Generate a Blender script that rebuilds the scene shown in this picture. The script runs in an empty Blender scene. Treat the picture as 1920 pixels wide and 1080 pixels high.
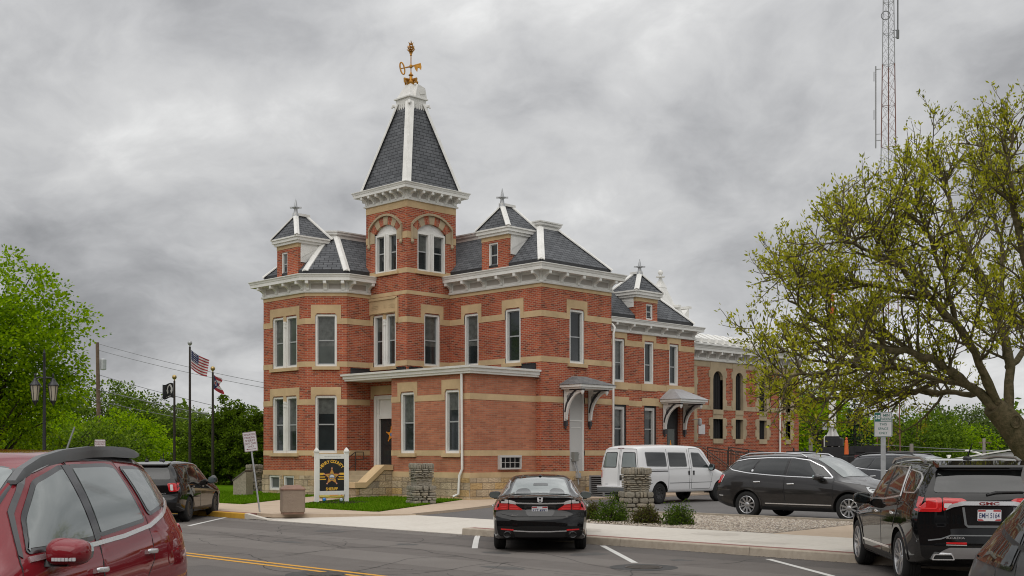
import bpy, bmesh, math, random
from mathutils import Vector, Matrix
from mathutils.bvhtree import BVHTree
from mathutils.geometry import tessellate_polygon
R = math.radians
S2 = math.sqrt(2.0)
SC = bpy.context.scene
COL = SC.collection
# camera
EYE = 1.85
FPX = 2220.0
HORY = 848.0
cam_d = bpy.data.cameras.new('camera')
cam = bpy.data.objects.new('camera', cam_d)
COL.objects.link(cam)
SC.camera = cam
cam.location = (0, 0, EYE)
cam.rotation_euler = (R(90), 0, R(-45))
cam_d.sensor_width = 36.0
cam_d.lens = FPX / 1920.0 * 36.0
cam_d.shift_y = (HORY - 540.0) / 1920.0
cam_d.clip_start = 0.1
cam_d.clip_end = 3000.0
# render settings
SC.view_settings.view_transform = 'Standard'
SC.view_settings.look = 'None'
SC.view_settings.gamma = 1.0
SC.view_settings.exposure = 0.0
SC.cycles.use_denoising = True
SC.cycles.pixel_filter_type = 'BLACKMAN_HARRIS'
SC.cycles.filter_width = 1.05
SC.cycles.use_adaptive_sampling = True
SC.cycles.adaptive_threshold = 0.012
SC.cycles.max_bounces = 6
SC.cycles.diffuse_bounces = 3
SC.cycles.glossy_bounces = 3
SC.cycles.transparent_max_bounces = 8
SC.cycles.sample_clamp_indirect = 4.0
# overcast sky
SUN_EL, SUN_AZ = R(52), R(-150)
W = bpy.data.worlds.new('World')
SC.world = W
W.use_nodes = True
nt = W.node_tree
nt.nodes.clear()
def nd(t, typ, **kw):
 n = t.nodes.new(typ)
 for k, v in kw.items():
  setattr(n, k, v)
 return n
def build_world():
 L = nt.links.new
 out = nd(nt, 'ShaderNodeOutputWorld')
 bg = nd(nt, 'ShaderNodeBackground')
 bg.inputs['Strength'].default_value = 0.1
 sky = nd(nt, 'ShaderNodeTexSky', sky_type='NISHITA')
 sky.sun_disc = False
 sky.sun_elevation = SUN_EL
 sky.sun_rotation = R(90) - SUN_AZ
 sky.altitude = 200
 sky.air_density = 1.0
 sky.dust_density = 2.0
 tc = nd(nt, 'ShaderNodeTexCoord')
 sep = nd(nt, 'ShaderNodeSeparateXYZ')
 L(tc.outputs['Generated'], sep.inputs[0])
 def m(op, a, b=None, c=None, clamp=False):
  n = nd(nt, 'ShaderNodeMath', operation=op)
  n.use_clamp = clamp
  for i, v in enumerate((a, b, c)):
   if v is None:
    continue
   if isinstance(v, (int, float)):
    n.inputs[i].default_value = v
   else:
    L(v, n.inputs[i])
  return n.outputs[0]
 z = m('MAXIMUM', sep.outputs['Z'], 0.0)
 zz = m('ADD', z, 0.42)
 px = m('DIVIDE', sep.outputs['X'], zz)
 py = m('DIVIDE', sep.outputs['Y'], zz)
 comb = nd(nt, 'ShaderNodeCombineXYZ')
 L(px, comb.inputs[0])
 L(py, comb.inputs[1])
 mp = nd(nt, 'ShaderNodeMapping')
 mp.inputs['Rotation'].default_value = (0, 0, R(-45))
 mp.inputs['Location'].default_value = (CLOUD_OFF[0], CLOUD_OFF[1], 0.0)
 mp.inputs['Scale'].default_value = (1.9, 1.75, 1.0)
 L(comb.outputs[0], mp.inputs[0])
 def noise(scale, detail, rough, dist=0.0, vec=None):
  n = nd(nt, 'ShaderNodeTexNoise')
  n.inputs['Scale'].default_value = scale
  n.inputs['Detail'].default_value = detail
  n.inputs['Roughness'].default_value = rough
  n.inputs['Distortion'].default_value = dist
  L(vec or mp.outputs[0], n.inputs['Vector'])
  return n.outputs['Fac']
 warp = nd(nt, 'ShaderNodeTexNoise')
 warp.inputs['Scale'].default_value = 1.6
 warp.inputs['Detail'].default_value = 4
 L(mp.outputs[0], warp.inputs['Vector'])
 wv = nd(nt, 'ShaderNodeVectorMath', operation='MULTIPLY_ADD')
 L(warp.outputs['Color'], wv.inputs[0])
 wv.inputs[1].default_value = (0.36, 0.36, 0.0)
 L(mp.outputs[0], wv.inputs[2])
 big = noise(0.62, 3, 0.5, 0.0, wv.outputs[0])
 med = noise(2.1, 9, 0.56, 0.0, wv.outputs[0])
 fine = noise(7.0, 6, 0.6, 0.3, wv.outputs[0])
 v = m('ADD', m('MULTIPLY', big, 0.50), m('MULTIPLY', med, 0.50))
 v = m('ADD', v, m('MULTIPLY', m('SUBTRACT', fine, 0.5), 0.08))
 ramp = nd(nt, 'ShaderNodeValToRGB')
 cr = ramp.color_ramp
 cr.interpolation = 'B_SPLINE'
 stops = [(0.36, (0.245, 0.248, 0.257)), (0.43, (0.36, 0.363, 0.373)), (0.485, (0.455, 0.458, 0.466)), (0.53, (0.525, 0.527, 0.531)), (0.59, (0.61, 0.611, 0.61)), (0.67, (0.86, 0.86, 0.85))]
 cr.elements[0].position = stops[0][0]
 cr.elements[0].color = stops[0][1] + (1,)
 cr.elements[1].position = stops[-1][0]
 cr.elements[1].color = stops[-1][1] + (1,)
 for p, c in stops[1:-1]:
  e = cr.elements.new(p)
  e.color = c + (1,)
 L(v, ramp.inputs[0])
 bright = m('ADD', 1.0, m('MULTIPLY', m('POWER', m('SUBTRACT', 1.0, z), 8.0), 0.26))
 bright = m('ADD', bright, m('MULTIPLY', m('POWER', z, 2.0), CLOUD_TOP))
 sc = nd(nt, 'ShaderNodeVectorMath', operation='SCALE')
 L(ramp.outputs[0], sc.inputs[0])
 L(m('MULTIPLY', bright, 10.0), sc.inputs['Scale'])
 mix = nd(nt, 'ShaderNodeMix', data_type='RGBA')
 mix.inputs[0].default_value = 0.97
 L(sky.outputs[0], mix.inputs[6])
 L(sc.outputs[0], mix.inputs[7])
 L(mix.outputs[2], bg.inputs['Color'])
 L(bg.outputs[0], out.inputs[0])
CLOUD_OFF = (17.0, 17.0)
CLOUD_TOP = 1.7
build_world()
sun_d = bpy.data.lights.new('sun', 'SUN')
sun_d.energy = 1.4
sun_d.angle = R(75)
sun_d.color = (1.0, 0.96, 0.9)
sun = bpy.data.objects.new('sun', sun_d)
COL.objects.link(sun)
_sd = Vector((math.cos(SUN_EL) * math.cos(SUN_AZ), math.cos(SUN_EL) * math.sin(SUN_AZ), math.sin(SUN_EL)))
sun.rotation_euler = (-_sd).to_track_quat('-Z', 'Y').to_euler()
sun.location = (0, 0, 60)
# helpers
RND = random.Random(7)
def rd(r, d, z=0.0):
 """right / forward of the photographer -> world"""
 return Vector(((d + r) / S2, (d - r) / S2, z))
def gpt(px, py, z=0.0):
 d = FPX * (EYE - z) / (py - HORY)
 return rd((px - 960.0) / FPX * d, d, z)
def tag(o, label=None, cat=None, group=None, kind=None):
 if label:
  o['label'] = label
 if cat:
  o['category'] = cat
 if group:
  o['group'] = group
 if kind:
  o['kind'] = kind
 return o
def empty(name, loc=(0, 0, 0), rz=0.0, parent=None):
 o = bpy.data.objects.new(name, None)
 o.empty_display_size = 0.3
 COL.objects.link(o)
 o.location = loc
 o.rotation_euler = (0, 0, rz)
 if parent is not None:
  o.parent = parent
 return o
def thing(name, label, cat, loc=(0, 0, 0), rz=0.0, group=None):
 return tag(empty(name, loc, rz), label, cat, group)
def copy_tree(o, parent=None):
 c = o.copy()
 COL.objects.link(c)
 if parent is not None:
  c.parent = parent
 for ch in list(o.children):
  copy_tree(ch, c)
 return c
class MB:
 """collects faces (with optional uv and material index) and links them as ONE mesh object"""
 def __init__(s):
  s.v = []
  s.f = []
  s.uv = []
  s.mi = []
  s.has_uv = False
 def face(s, pts, uv=None, mi=0):
  i = len(s.v)
  s.v.extend([tuple(p) for p in pts])
  s.f.append(tuple(range(i, i + len(pts))))
  s.uv.append(uv)
  s.mi.append(mi)
  if uv:
   s.has_uv = True
 def mesh(s, verts, faces, mi=0):
  i = len(s.v)
  s.v.extend([tuple(p) for p in verts])
  for f in faces:
   s.f.append(tuple(i + k for k in f))
   s.uv.append(None)
   s.mi.append(mi)
 def box(s, x0, x1, y0, y1, z0, z1, mi=0):
  v = [(x, y, z) for z in (z0, z1) for y in (y0, y1) for x in (x0, x1)]
  s.mesh(v, [(0, 2, 3, 1), (4, 5, 7, 6), (0, 1, 5, 4), (2, 6, 7, 3), (0, 4, 6, 2), (1, 3, 7, 5)], mi)
 def obox(s, c, ax, ay, az, mi=0):
  c, ax, ay, az = Vector(c), Vector(ax), Vector(ay), Vector(az)
  v = [c + ax * i + ay * j + az * k for k in (-1, 1) for j in (-1, 1) for i in (-1, 1)]
  s.mesh(v, [(0, 2, 3, 1), (4, 5, 7, 6), (0, 1, 5, 4), (2, 6, 7, 3), (0, 4, 6, 2), (1, 3, 7, 5)], mi)
 def prism(s, poly, fn, d0, d1, mi=0):
  """poly: 2D points; fn(a, b, d) -> point; closed solid between d0 and d1"""
  n = len(poly)
  v = [fn(a, b, d0) for a, b in poly] + [fn(a, b, d1) for a, b in poly]
  tri = tessellate_polygon([[Vector((a, b, 0)) for a, b in poly]])
  f = [tuple(t) for t in tri] + [tuple(n + k for k in reversed(t)) for t in tri]
  f += [(i, (i + 1) % n, n + (i + 1) % n, n + i) for i in range(n)]
  s.mesh(v, f, mi)
 def tube(s, pts, rad, n=8, mi=0, cap=True):
  pts = [Vector(p) for p in pts]
  if isinstance(rad, (int, float)):
   rad = [rad] * len(pts)
  base = len(s.v)
  prev = None
  for i, p in enumerate(pts):
   t = (pts[min(i + 1, len(pts) - 1)] - pts[max(i - 1, 0)])
   if t.length < 1e-9:
    t = Vector((0, 0, 1))
   t.normalize()
   if prev is None:
    a = t.cross(Vector((0.31, 0.17, 0.93)))
    if a.length < 0.1:
     a = t.cross(Vector((1, 0, 0)))
   else:
    a = prev - t * prev.dot(t)
    if a.length < 1e-6:
     a = t.orthogonal()
   a.normalize()
   prev = a
   b = t.cross(a)
   for k in range(n):
    an = 2 * math.pi * k / n
    s.v.append(tuple(p + (a * math.cos(an) + b * math.sin(an)) * rad[i]))
  for i in range(len(pts) - 1):
   for k in range(n):
    a0 = base + i * n + k
    a1 = base + i * n + (k + 1) % n
    s.f.append((a0, a1, a1 + n, a0 + n))
    s.uv.append(None)
    s.mi.append(mi)
  if cap:
   s.f.append(tuple(base + k for k in reversed(range(n))))
   s.f.append(tuple(base + (len(pts) - 1) * n + k for k in range(n)))
   s.uv += [None, None]
   s.mi += [mi, mi]
 def lathe(s, prof, c=(0, 0, 0), n=16, mi=0, axis='z', a0=0.0, sq=1.0, cap=True):
  """prof: [(r, h)...] turned about an axis through c"""
  c = Vector(c)
  base = len(s.v)
  for r, h in prof:
   for k in range(n):
    an = 2 * math.pi * k / n + a0
    x, y = r * math.cos(an), r * math.sin(an) * sq
    p = {'z': (x, y, h), 'y': (x, h, y), 'x': (h, x, y)}[axis]
    s.v.append(tuple(c + Vector(p)))
  for i in range(len(prof) - 1):
   for k in range(n):
    q0 = base + i * n + k
    q1 = base + i * n + (k + 1) % n
    s.f.append((q0, q1, q1 + n, q0 + n))
    s.uv.append(None)
    s.mi.append(mi)
  if cap:
   s.f.append(tuple(base + k for k in reversed(range(n))))
   s.f.append(tuple(base + (len(prof) - 1) * n + k for k in range(n)))
   s.uv += [None, None]
   s.mi += [mi, mi]
 def build(s, name, mats, parent=None, smooth=False, angle=None, fix=False):
  me = bpy.data.meshes.new(name)
  me.from_pydata(s.v, [], s.f)
  if not isinstance(mats, (list, tuple)):
   mats = [mats]
  for mt in mats:
   me.materials.append(mt)
  if len(mats) > 1:
   me.polygons.foreach_set('material_index', s.mi)
  if s.has_uv:
   ul = me.uv_layers.new(name='UVMap')
   for p, uv in zip(me.polygons, s.uv):
    if uv:
     for li, c in zip(p.loop_indices, uv):
      ul.data[li].uv = c
  if fix:
   bm = bmesh.new()
   bm.from_mesh(me)
   bmesh.ops.remove_doubles(bm, verts=bm.verts, dist=1e-5)
   bmesh.ops.recalc_face_normals(bm, faces=bm.faces)
   bm.to_mesh(me)
   bm.free()
  if smooth:
   me.polygons.foreach_set('use_smooth', [True] * len(me.polygons))
   if angle is not None:
    me.set_sharp_from_angle(angle=R(angle))
  me.update()
  o = bpy.data.objects.new(name, me)
  COL.objects.link(o)
  if parent is not None:
   o.parent = parent
  return o
# materials
def mat(name, col, rough=0.7, metal=0.0, coat=0.0, spec=0.5, var=0.0, vscale=4.0, bump=0.0, bscale=30.0, vcol=None, detail=4.0, coord='Object', emit=None, trans=0.0):
 m = bpy.data.materials.new(name)
 m.use_nodes = True
 t = m.node_tree
 b = t.nodes['Principled BSDF']
 b.inputs['Base Color'].default_value = tuple(col) + (1,)
 b.inputs['Roughness'].default_value = rough
 b.inputs['Metallic'].default_value = metal
 b.inputs['Specular IOR Level'].default_value = spec
 if coat:
  b.inputs['Coat Weight'].default_value = coat
  b.inputs['Coat Roughness'].default_value = 0.03
 if trans:
  b.inputs['Transmission Weight'].default_value = trans
 if emit:
  b.inputs['Emission Color'].default_value = tuple(emit[0]) + (1,)
  b.inputs['Emission Strength'].default_value = emit[1]
 if var or bump:
  tc = nd(t, 'ShaderNodeTexCoord')
  if var:
   n = nd(t, 'ShaderNodeTexNoise')
   n.inputs['Scale'].default_value = vscale
   n.inputs['Detail'].default_value = detail
   n.inputs['Roughness'].default_value = 0.6
   t.links.new(tc.outputs[coord], n.inputs['Vector'])
   mx = nd(t, 'ShaderNodeMix', data_type='RGBA')
   c2 = vcol if vcol else tuple(c * (1 - var) for c in col)
   c1 = col if vcol else tuple(min(1, c * (1 + var)) for c in col)
   mx.inputs[6].default_value = tuple(c2) + (1,)
   mx.inputs[7].default_value = tuple(c1) + (1,)
   mr = nd(t, 'ShaderNodeMapRange')
   mr.inputs[1].default_value = 0.3
   mr.inputs[2].default_value = 0.7
   t.links.new(n.outputs['Fac'], mr.inputs[0])
   t.links.new(mr.outputs[0], mx.inputs[0])
   t.links.new(mx.outputs[2], b.inputs['Base Color'])
  if bump:
   n = nd(t, 'ShaderNodeTexNoise')
   n.inputs['Scale'].default_value = bscale
   n.inputs['Detail'].default_value = 5
   t.links.new(tc.outputs[coord], n.inputs['Vector'])
   bp = nd(t, 'ShaderNodeBump')
   bp.inputs['Strength'].default_value = bump
   bp.inputs['Distance'].default_value = 0.02
   t.links.new(n.outputs['Fac'], bp.inputs['Height'])
   t.links.new(bp.outputs[0], b.inputs['Normal'])
 return m
def brick_mat(name, cols, mortar, bw=0.215, rh=0.0687, ms=0.009, stain=0.25, seed=0.0, bumpd=0.006, off=0.5, rough=0.85, var_lo=0.75, squash=1.0, noise_amt=0.5):
 """coursed masonry in metres from the uv map"""
 m = bpy.data.materials.new(name)
 m.use_nodes = True
 t = m.node_tree
 L = t.links.new
 b = t.nodes['Principled BSDF']
 b.inputs['Roughness'].default_value = rough
 b.inputs['Specular IOR Level'].default_value = 0.1
 uv = nd(t, 'ShaderNodeUVMap')
 mp = nd(t, 'ShaderNodeMapping')
 mp.inputs['Location'].default_value = (seed, 0, 0)
 L(uv.outputs[0], mp.inputs[0])
 br = nd(t, 'ShaderNodeTexBrick')
 br.offset = off
 br.squash = squash
 br.inputs['Scale'].default_value = 1.0
 br.inputs['Brick Width'].default_value = bw
 br.inputs['Row Height'].default_value = rh
 br.inputs['Mortar Size'].default_value = ms
 br.inputs['Mortar Smooth'].default_value = 0.3
 br.inputs['Bias'].default_value = 0.0
 br.inputs['Color1'].default_value = (0, 0, 0, 1)
 br.inputs['Color2'].default_value = (1, 1, 1, 1)
 br.inputs['Mortar'].default_value = (0.5, 0.5, 0.5, 1)
 L(mp.outputs[0], br.inputs['Vector'])
 rp = nd(t, 'ShaderNodeValToRGB')
 e = rp.color_ramp.elements
 n = len(cols)
 e[0].position = 0.0
 e[0].color = tuple(cols[0]) + (1,)
 e[1].position = 1.0
 e[1].color = tuple(cols[-1]) + (1,)
 for i, c in enumerate(cols[1:-1]):
  q = e.new((i + 1) / (n - 1))
  q.color = tuple(c) + (1,)
 L(br.outputs['Color'], rp.inputs[0])
 ns = nd(t, 'ShaderNodeTexNoise')
 ns.inputs['Scale'].default_value = 0.9
 ns.inputs['Detail'].default_value = 6
 ns.inputs['Roughness'].default_value = 0.65
 L(mp.outputs[0], ns.inputs['Vector'])
 mr = nd(t, 'ShaderNodeMapRange')
 mr.inputs[1].default_value = 0.36
 mr.inputs[2].default_value = 0.62
 mr.inputs[3].default_value = 1.0 - stain
 mr.inputs[4].default_value = 1.0 + stain * 0.5
 st = nd(t, 'ShaderNodeMapping')
 st.inputs['Scale'].default_value = (2.6, 0.22, 1)
 L(mp.outputs[0], st.inputs[0])
 n3 = nd(t, 'ShaderNodeTexNoise')
 n3.inputs['Scale'].default_value = 1.0
 n3.inputs['Detail'].default_value = 7
 n3.inputs['Roughness'].default_value = 0.7
 L(st.outputs[0], n3.inputs['Vector'])
 av = nd(t, 'ShaderNodeMath', operation='MULTIPLY_ADD')
 L(n3.outputs['Fac'], av.inputs[0])
 av.inputs[1].default_value = 0.45
 hf = nd(t, 'ShaderNodeMath', operation='MULTIPLY')
 L(ns.outputs['Fac'], hf.inputs[0])
 hf.inputs[1].default_value = 0.55
 L(hf.outputs[0], av.inputs[2])
 L(av.outputs[0], mr.inputs[0])
 mo = nd(t, 'ShaderNodeMix', data_type='RGBA')
 mo.inputs[7].default_value = tuple(mortar) + (1,)
 L(br.outputs['Fac'], mo.inputs[0])
 L(rp.outputs[0], mo.inputs[6])
 sc = nd(t, 'ShaderNodeVectorMath', operation='SCALE')
 L(mo.outputs[2], sc.inputs[0])
 L(mr.outputs[0], sc.inputs['Scale'])
 L(sc.outputs[0], b.inputs['Base Color'])
 bp = nd(t, 'ShaderNodeBump', invert=True)
 bp.inputs['Strength'].default_value = 0.6
 bp.inputs['Distance'].default_value = bumpd
 n2 = nd(t, 'ShaderNodeTexNoise')
 n2.inputs['Scale'].default_value = 14.0
 n2.inputs['Detail'].default_value = 5
 L(mp.outputs[0], n2.inputs['Vector'])
 ad = nd(t, 'ShaderNodeMath', operation='MULTIPLY_ADD')
 L(n2.outputs['Fac'], ad.inputs[0])
 ad.inputs[1].default_value = -noise_amt
 L(br.outputs['Fac'], ad.inputs[2])
 L(ad.outputs[0], bp.inputs['Height'])
 L(bp.outputs[0], b.inputs['Normal'])
 return m
M = {}
M['brick'] = brick_mat('red_brick', [(0.17, 0.054, 0.034), (0.375, 0.082, 0.042), (0.44, 0.103, 0.048), (0.30, 0.066, 0.040), (0.47, 0.130, 0.056)], (0.42, 0.28, 0.20), stain=.26)
M['brick_new'] = brick_mat('pale_red_brick', [(0.34, 0.125, 0.075), (0.43, 0.155, 0.090), (0.49, 0.19, 0.108), (0.38, 0.135, 0.080)], (0.36, 0.22, 0.15), bw=0.30, stain=0.18, seed=3.3)
M['stone'] = mat('sandstone', (0.62, 0.455, 0.265), 0.95, spec=0.1, var=0.3, vscale=1.1, vcol=(0.44, 0.32, 0.185), bump=0.12, bscale=22, detail=6)
M['stone_grey'] = mat('greyed_sandstone', (0.47, 0.375, 0.245), 0.9, spec=0.2, var=0.3, vscale=1.7, vcol=(0.33, 0.265, 0.18), bump=0.15, bscale=25, detail=6)
M['rock'] = brick_mat('rock_faced_stone', [(0.40, 0.305, 0.20), (0.52, 0.41, 0.28), (0.45, 0.36, 0.25), (0.55, 0.37, 0.17), (0.36, 0.30, 0.235)], (0.22, 0.175, 0.125), bw=0.62, rh=0.25, ms=0.012, stain=0.45, bumpd=0.06, noise_amt=1.6, rough=0.95)
M['white'] = mat('white_paint', (0.78, 0.77, 0.735), 0.6, spec=.3, var=0.2, vscale=1.4, vcol=(.66, .65, .61), detail=9)
M['white_worn'] = mat('worn_white_paint', (0.77, 0.76, 0.73), 0.6, var=0.2, vscale=2.4, vcol=(0.62, 0.61, 0.575), detail=8)
M['panel'] = mat('putty_paint', (0.40, 0.37, 0.335), 0.6, var=0.06, vscale=2.0)
M['putty'] = mat('grey_paint', (0.50, 0.49, 0.47), 0.6)
M['sash'] = mat('grey_sash', (0.33, 0.34, 0.34), 0.5)
M['glass'] = mat('window_glass', (0.020, 0.025, 0.026), 0.05, spec=0.6, var=0.5, vscale=0.6, bump=.05, bscale=1.6)
M['glass_pale'] = mat('window_glass_blind', (0.075, 0.085, 0.078), 0.14, spec=0.5, var=0.35, vscale=0.8)
M['black'] = mat('black_metal', (0.012, 0.012, 0.013), 0.5)
M['dark'] = mat('dark_void', (0.008, 0.008, 0.008), 0.9)
M['iron'] = mat('brown_iron', (0.055, 0.035, 0.026), 0.6)
M['flash'] = mat('dark_flashing', (0.022, 0.022, 0.024), 0.6, var=0.3, vscale=3)
M['slate'] = brick_mat('slate_shingles', [(0.088, 0.092, 0.099), (0.118, 0.123, 0.131), (0.136, 0.141, 0.150), (0.102, 0.107, 0.115)], (0.028, 0.029, 0.032), bw=0.36, rh=0.15, ms=0.012, stain=0.22, bumpd=0.02, rough=0.62, noise_amt=0.15)
M['gold'] = mat('gilded_metal', (0.42, 0.20, 0.03), 0.4, metal=0.7, var=0.2, vscale=6)
M['zinc'] = mat('grey_metal', (0.42, 0.43, 0.44), 0.5, metal=0.35, var=0.1, vscale=5)
M['steel'] = mat('galvanised_steel', (0.45, 0.46, 0.47), 0.45, metal=0.6, var=0.15, vscale=9)
# lettering
_font_cache = {}
def text2d(s, size=1.0, bold=0.0, width=1.0):
 """outline mesh of a line of text, centred on the origin: (verts, faces, half width, half height)"""
 key = (s, bold)
 if key not in _font_cache:
  cu = bpy.data.curves.new('lettering', 'FONT')
  cu.body = s
  cu.size = 1.0
  cu.align_x = 'CENTER'
  cu.align_y = 'CENTER'
  cu.offset = bold
  cu.resolution_u = 3
  ob = bpy.data.objects.new('lettering', cu)
  COL.objects.link(ob)
  dg = bpy.context.evaluated_depsgraph_get()
  me = bpy.data.meshes.new_from_object(ob.evaluated_get(dg))
  vs = [(v.co.x, v.co.y) for v in me.vertices]
  fs = [tuple(p.vertices) for p in me.polygons]
  bpy.data.objects.remove(ob)
  bpy.data.curves.remove(cu)
  bpy.data.meshes.remove(me)
  if vs:
   x0, x1 = min(v[0] for v in vs), max(v[0] for v in vs)
   y0, y1 = min(v[1] for v in vs), max(v[1] for v in vs)
   vs = [(x - (x0 + x1) / 2, y - (y0 + y1) / 2) for x, y in vs]
  else:
   x0 = x1 = y0 = y1 = 0
  _font_cache[key] = (vs, fs, (x1 - x0) / 2, (y1 - y0) / 2)
 vs, fs, hw, hh = _font_cache[key]
 return [(x * size * width, y * size) for x, y in vs], fs, hw * size * width, hh * size
def put_text(mb, s, fn, c, height, width=None, bold=0.0, mi=0, maxw=None):
 """flat letters of a given cap height, mapped by fn(a, b) -> 3D point"""
 vs, fs, hw, hh = text2d(s, 1.0, bold)
 if not vs:
  return
 k = height / (2 * hh)
 kx = k if width is None else width / (2 * hw)
 if maxw and 2 * hw * kx > maxw:
  kx = maxw / (2 * hw)
 mb.mesh([fn(c[0] + x * kx, c[1] + y * k) for x, y in vs], fs, mi)
# the brick jail building
class Fr:
 """a wall's frame: u along the wall, z up, o outwards"""
 def __init__(s, o, u, n):
  s.o, s.u, s.n = Vector(o), Vector(u).normalized(), Vector(n).normalized()
  s.flip = s.u.cross(Vector((0, 0, 1))).dot(s.n) < 0
 def P(s, u, z, o=0.0):
  return s.o + s.u * u + s.n * o + Vector((0, 0, z))
def fx(X):
 return Fr((X, 0, 0), (0, 1, 0), (-1, 0, 0))
def fy(Y):
 return Fr((0, Y, 0), (1, 0, 0), (0, -1, 0))
def fquad(mb, F, u0, u1, z0, z1, o=0.0, mi=0, us=0.0):
 q = [(u0, z0), (u1, z0), (u1, z1), (u0, z1)]
 if F.flip:
  q.reverse()
 mb.face([F.P(a, b, o) for a, b in q], [(a + us, b) for a, b in q], mi)
def wall(mb, F, u0, u1, z0, z1, holes=(), reveal=0.2, us=0.0):
 us_ = sorted({u0, u1} | {h[0] for h in holes} | {h[1] for h in holes})
 zs = sorted({z0, z1} | {h[2] for h in holes} | {h[3] for h in holes})
 for a, b in zip(us_, us_[1:]):
  for c, d in zip(zs, zs[1:]):
   m, n = (a + b) / 2, (c + d) / 2
   if any(h[0] < m < h[1] and h[2] < n < h[3] for h in holes):
    continue
   fquad(mb, F, a, b, c, d, us=us)
 for a, b, c, d in holes:
  for (p, q) in (((a, c), (a, d)), ((b, d), (b, c)), ((a, d), (b, d)), ((b, c), (a, c))):
   pts = [F.P(p[0], p[1], 0), F.P(q[0], q[1], 0), F.P(q[0], q[1], -reveal), F.P(p[0], p[1], -reveal)]
   if p[0] == q[0]:
    uv = [(0, p[1]), (0, q[1]), (reveal, q[1]), (reveal, p[1])]
   else:
    uv = [(p[0], 0), (q[0], 0), (q[0], reveal), (p[0], reveal)]
   mb.face(pts, uv)
def fbox(mb, F, u0, u1, z0, z1, o0, o1, mi=0):
 c = F.P((u0 + u1) / 2, (z0 + z1) / 2, (o0 + o1) / 2)
 mb.obox(c, F.u * ((u1 - u0) / 2), F.n * ((o1 - o0) / 2), Vector((0, 0, (z1 - z0) / 2)), mi)
def fprism(mb, F, poly, o0, o1, mi=0):
 mb.prism(poly, lambda a, b, d: F.P(a, b, d), o0, o1, mi)
def sub_spans(u0, u1, cuts):
 spans = [(u0, u1)]
 for a, b in cuts:
  nxt = []
  for s, e in spans:
   if b <= s or a >= e:
    nxt.append((s, e))
   else:
    if a > s:
     nxt.append((s, a))
    if b < e:
     nxt.append((b, e))
  spans = nxt
 return [q for q in spans if q[1] - q[0] > 0.02]
def band(mb, F, u0, u1, z0, z1, cuts=(), o=0.012):
 for a, b in sub_spans(u0, u1, cuts):
  fbox(mb, F, a, b, z0, z1, -0.05, o)
def window(parent, F, u0, u1, z0, z1, dep=0.13, fr=0.085, pane_m='glass', frame_m='white', rail=0.5, name='window', sill=None, fzb=None):
 """casing (the part) with sash and pane sub-parts"""
 mb = MB()
 o0, o1 = -dep - 0.05, -0.03
 fbox(mb, F, u0, u0 + fr, z0, z1, o0, o1)
 fbox(mb, F, u1 - fr, u1, z0, z1, o0, o1)
 fbox(mb, F, u0 + fr, u1 - fr, z1 - fr, z1, o0, o1 - 0.002)
 fbox(mb, F, u0 + fr, u1 - fr, z0, z0 + (fzb or fr), o0, o1 - 0.002)
 w = mb.build(name, M[frame_m], parent)
 s = MB()
 sw = 0.035
 a, b, c, d = u0 + fr, u1 - fr, z0 + (fzb or fr), z1 - fr
 p0, p1 = -dep - 0.03, -dep
 fbox(s, F, a, a + sw, c, d, p0, p1)
 fbox(s, F, b - sw, b, c, d, p0, p1)
 fbox(s, F, a + sw, b - sw, d - sw, d, p0, p1 - 0.002)
 fbox(s, F, a + sw, b - sw, c, c + sw * 1.3, p0, p1 - 0.002)
 if rail:
  zr = c + (d - c) * rail
  fbox(s, F, a + sw, b - sw, zr - 0.025, zr + 0.025, p0, p1 + 0.012)
 s.build('sash', M['sash'], w)
 g = MB()
 fbox(g, F, a + 0.01, b - 0.01, c + 0.01, d - 0.01, -dep - 0.024, -dep - 0.014)
 g.build('pane', M[pane_m], w)
 WIN[0] += 1
 k = WIN[0] * 7 % 5
 if rail and k in (0, 2, 3):
  h = MB()
  zc = d - (d - c) * (0.30, 0, 0.62, 0.48, 0)[k]
  fbox(h, F, a + sw, b - sw, zc, d - sw, -dep - 0.0139, -dep - 0.0125)
  h.build('blind', M['blind'], w)
 return w
WIN = [0]
M['blind'] = mat('drawn_blind_behind_glass', (0.095, 0.10, 0.093), 0.12, spec=0.5, var=.35, vscale=5)
def stone_head(mb, F, u0, u1, z_head, z_top, z_leg, side=0.17, o=0.02):
 """lintel block with its two shoulders"""
 fbox(mb, F, u0 - side, u1 + side, z_head + 0.03, z_top, -0.08, o)
 c = 0.07
 for a, b, s in ((u0 - side, u0, 1), (u1, u1 + side, -1)):
  fbox(mb, F, a, b, z_leg, z_head + 0.03, -0.08, o - 0.001)
 fprism(mb, F, [(u0, z_head + 0.03), (u0, z_head - c), (u0 + c, z_head + 0.03)], -0.06, o - 0.002)
 fprism(mb, F, [(u1, z_head + 0.03), (u1 - c, z_head + 0.03), (u1, z_head - c)], -0.06, o - 0.002)
def stone_sill(mb, F, u0, u1, z, h=0.13, side=0.12, o=0.09):
 fbox(mb, F, u0 - side, u1 + side, z - h, z + 0.004, -0.15, o)
def miter_path(path):
 """outward offset vectors (per unit) for an open polyline; outward is (dy, -dx)"""
 P = [Vector((x, y)) for x, y in path]
 ns = []
 for a, b in zip(P, P[1:]):
  d = (b - a).normalized()
  ns.append(Vector((d.y, -d.x)))
 off = []
 for i in range(len(P)):
  if i == 0:
   off.append(ns[0])
  elif i == len(P) - 1:
   off.append(ns[-1])
  else:
   a, b = ns[i - 1], ns[i]
   off.append((a + b) / (1 + a.dot(b)))
 return P, off, ns
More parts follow.
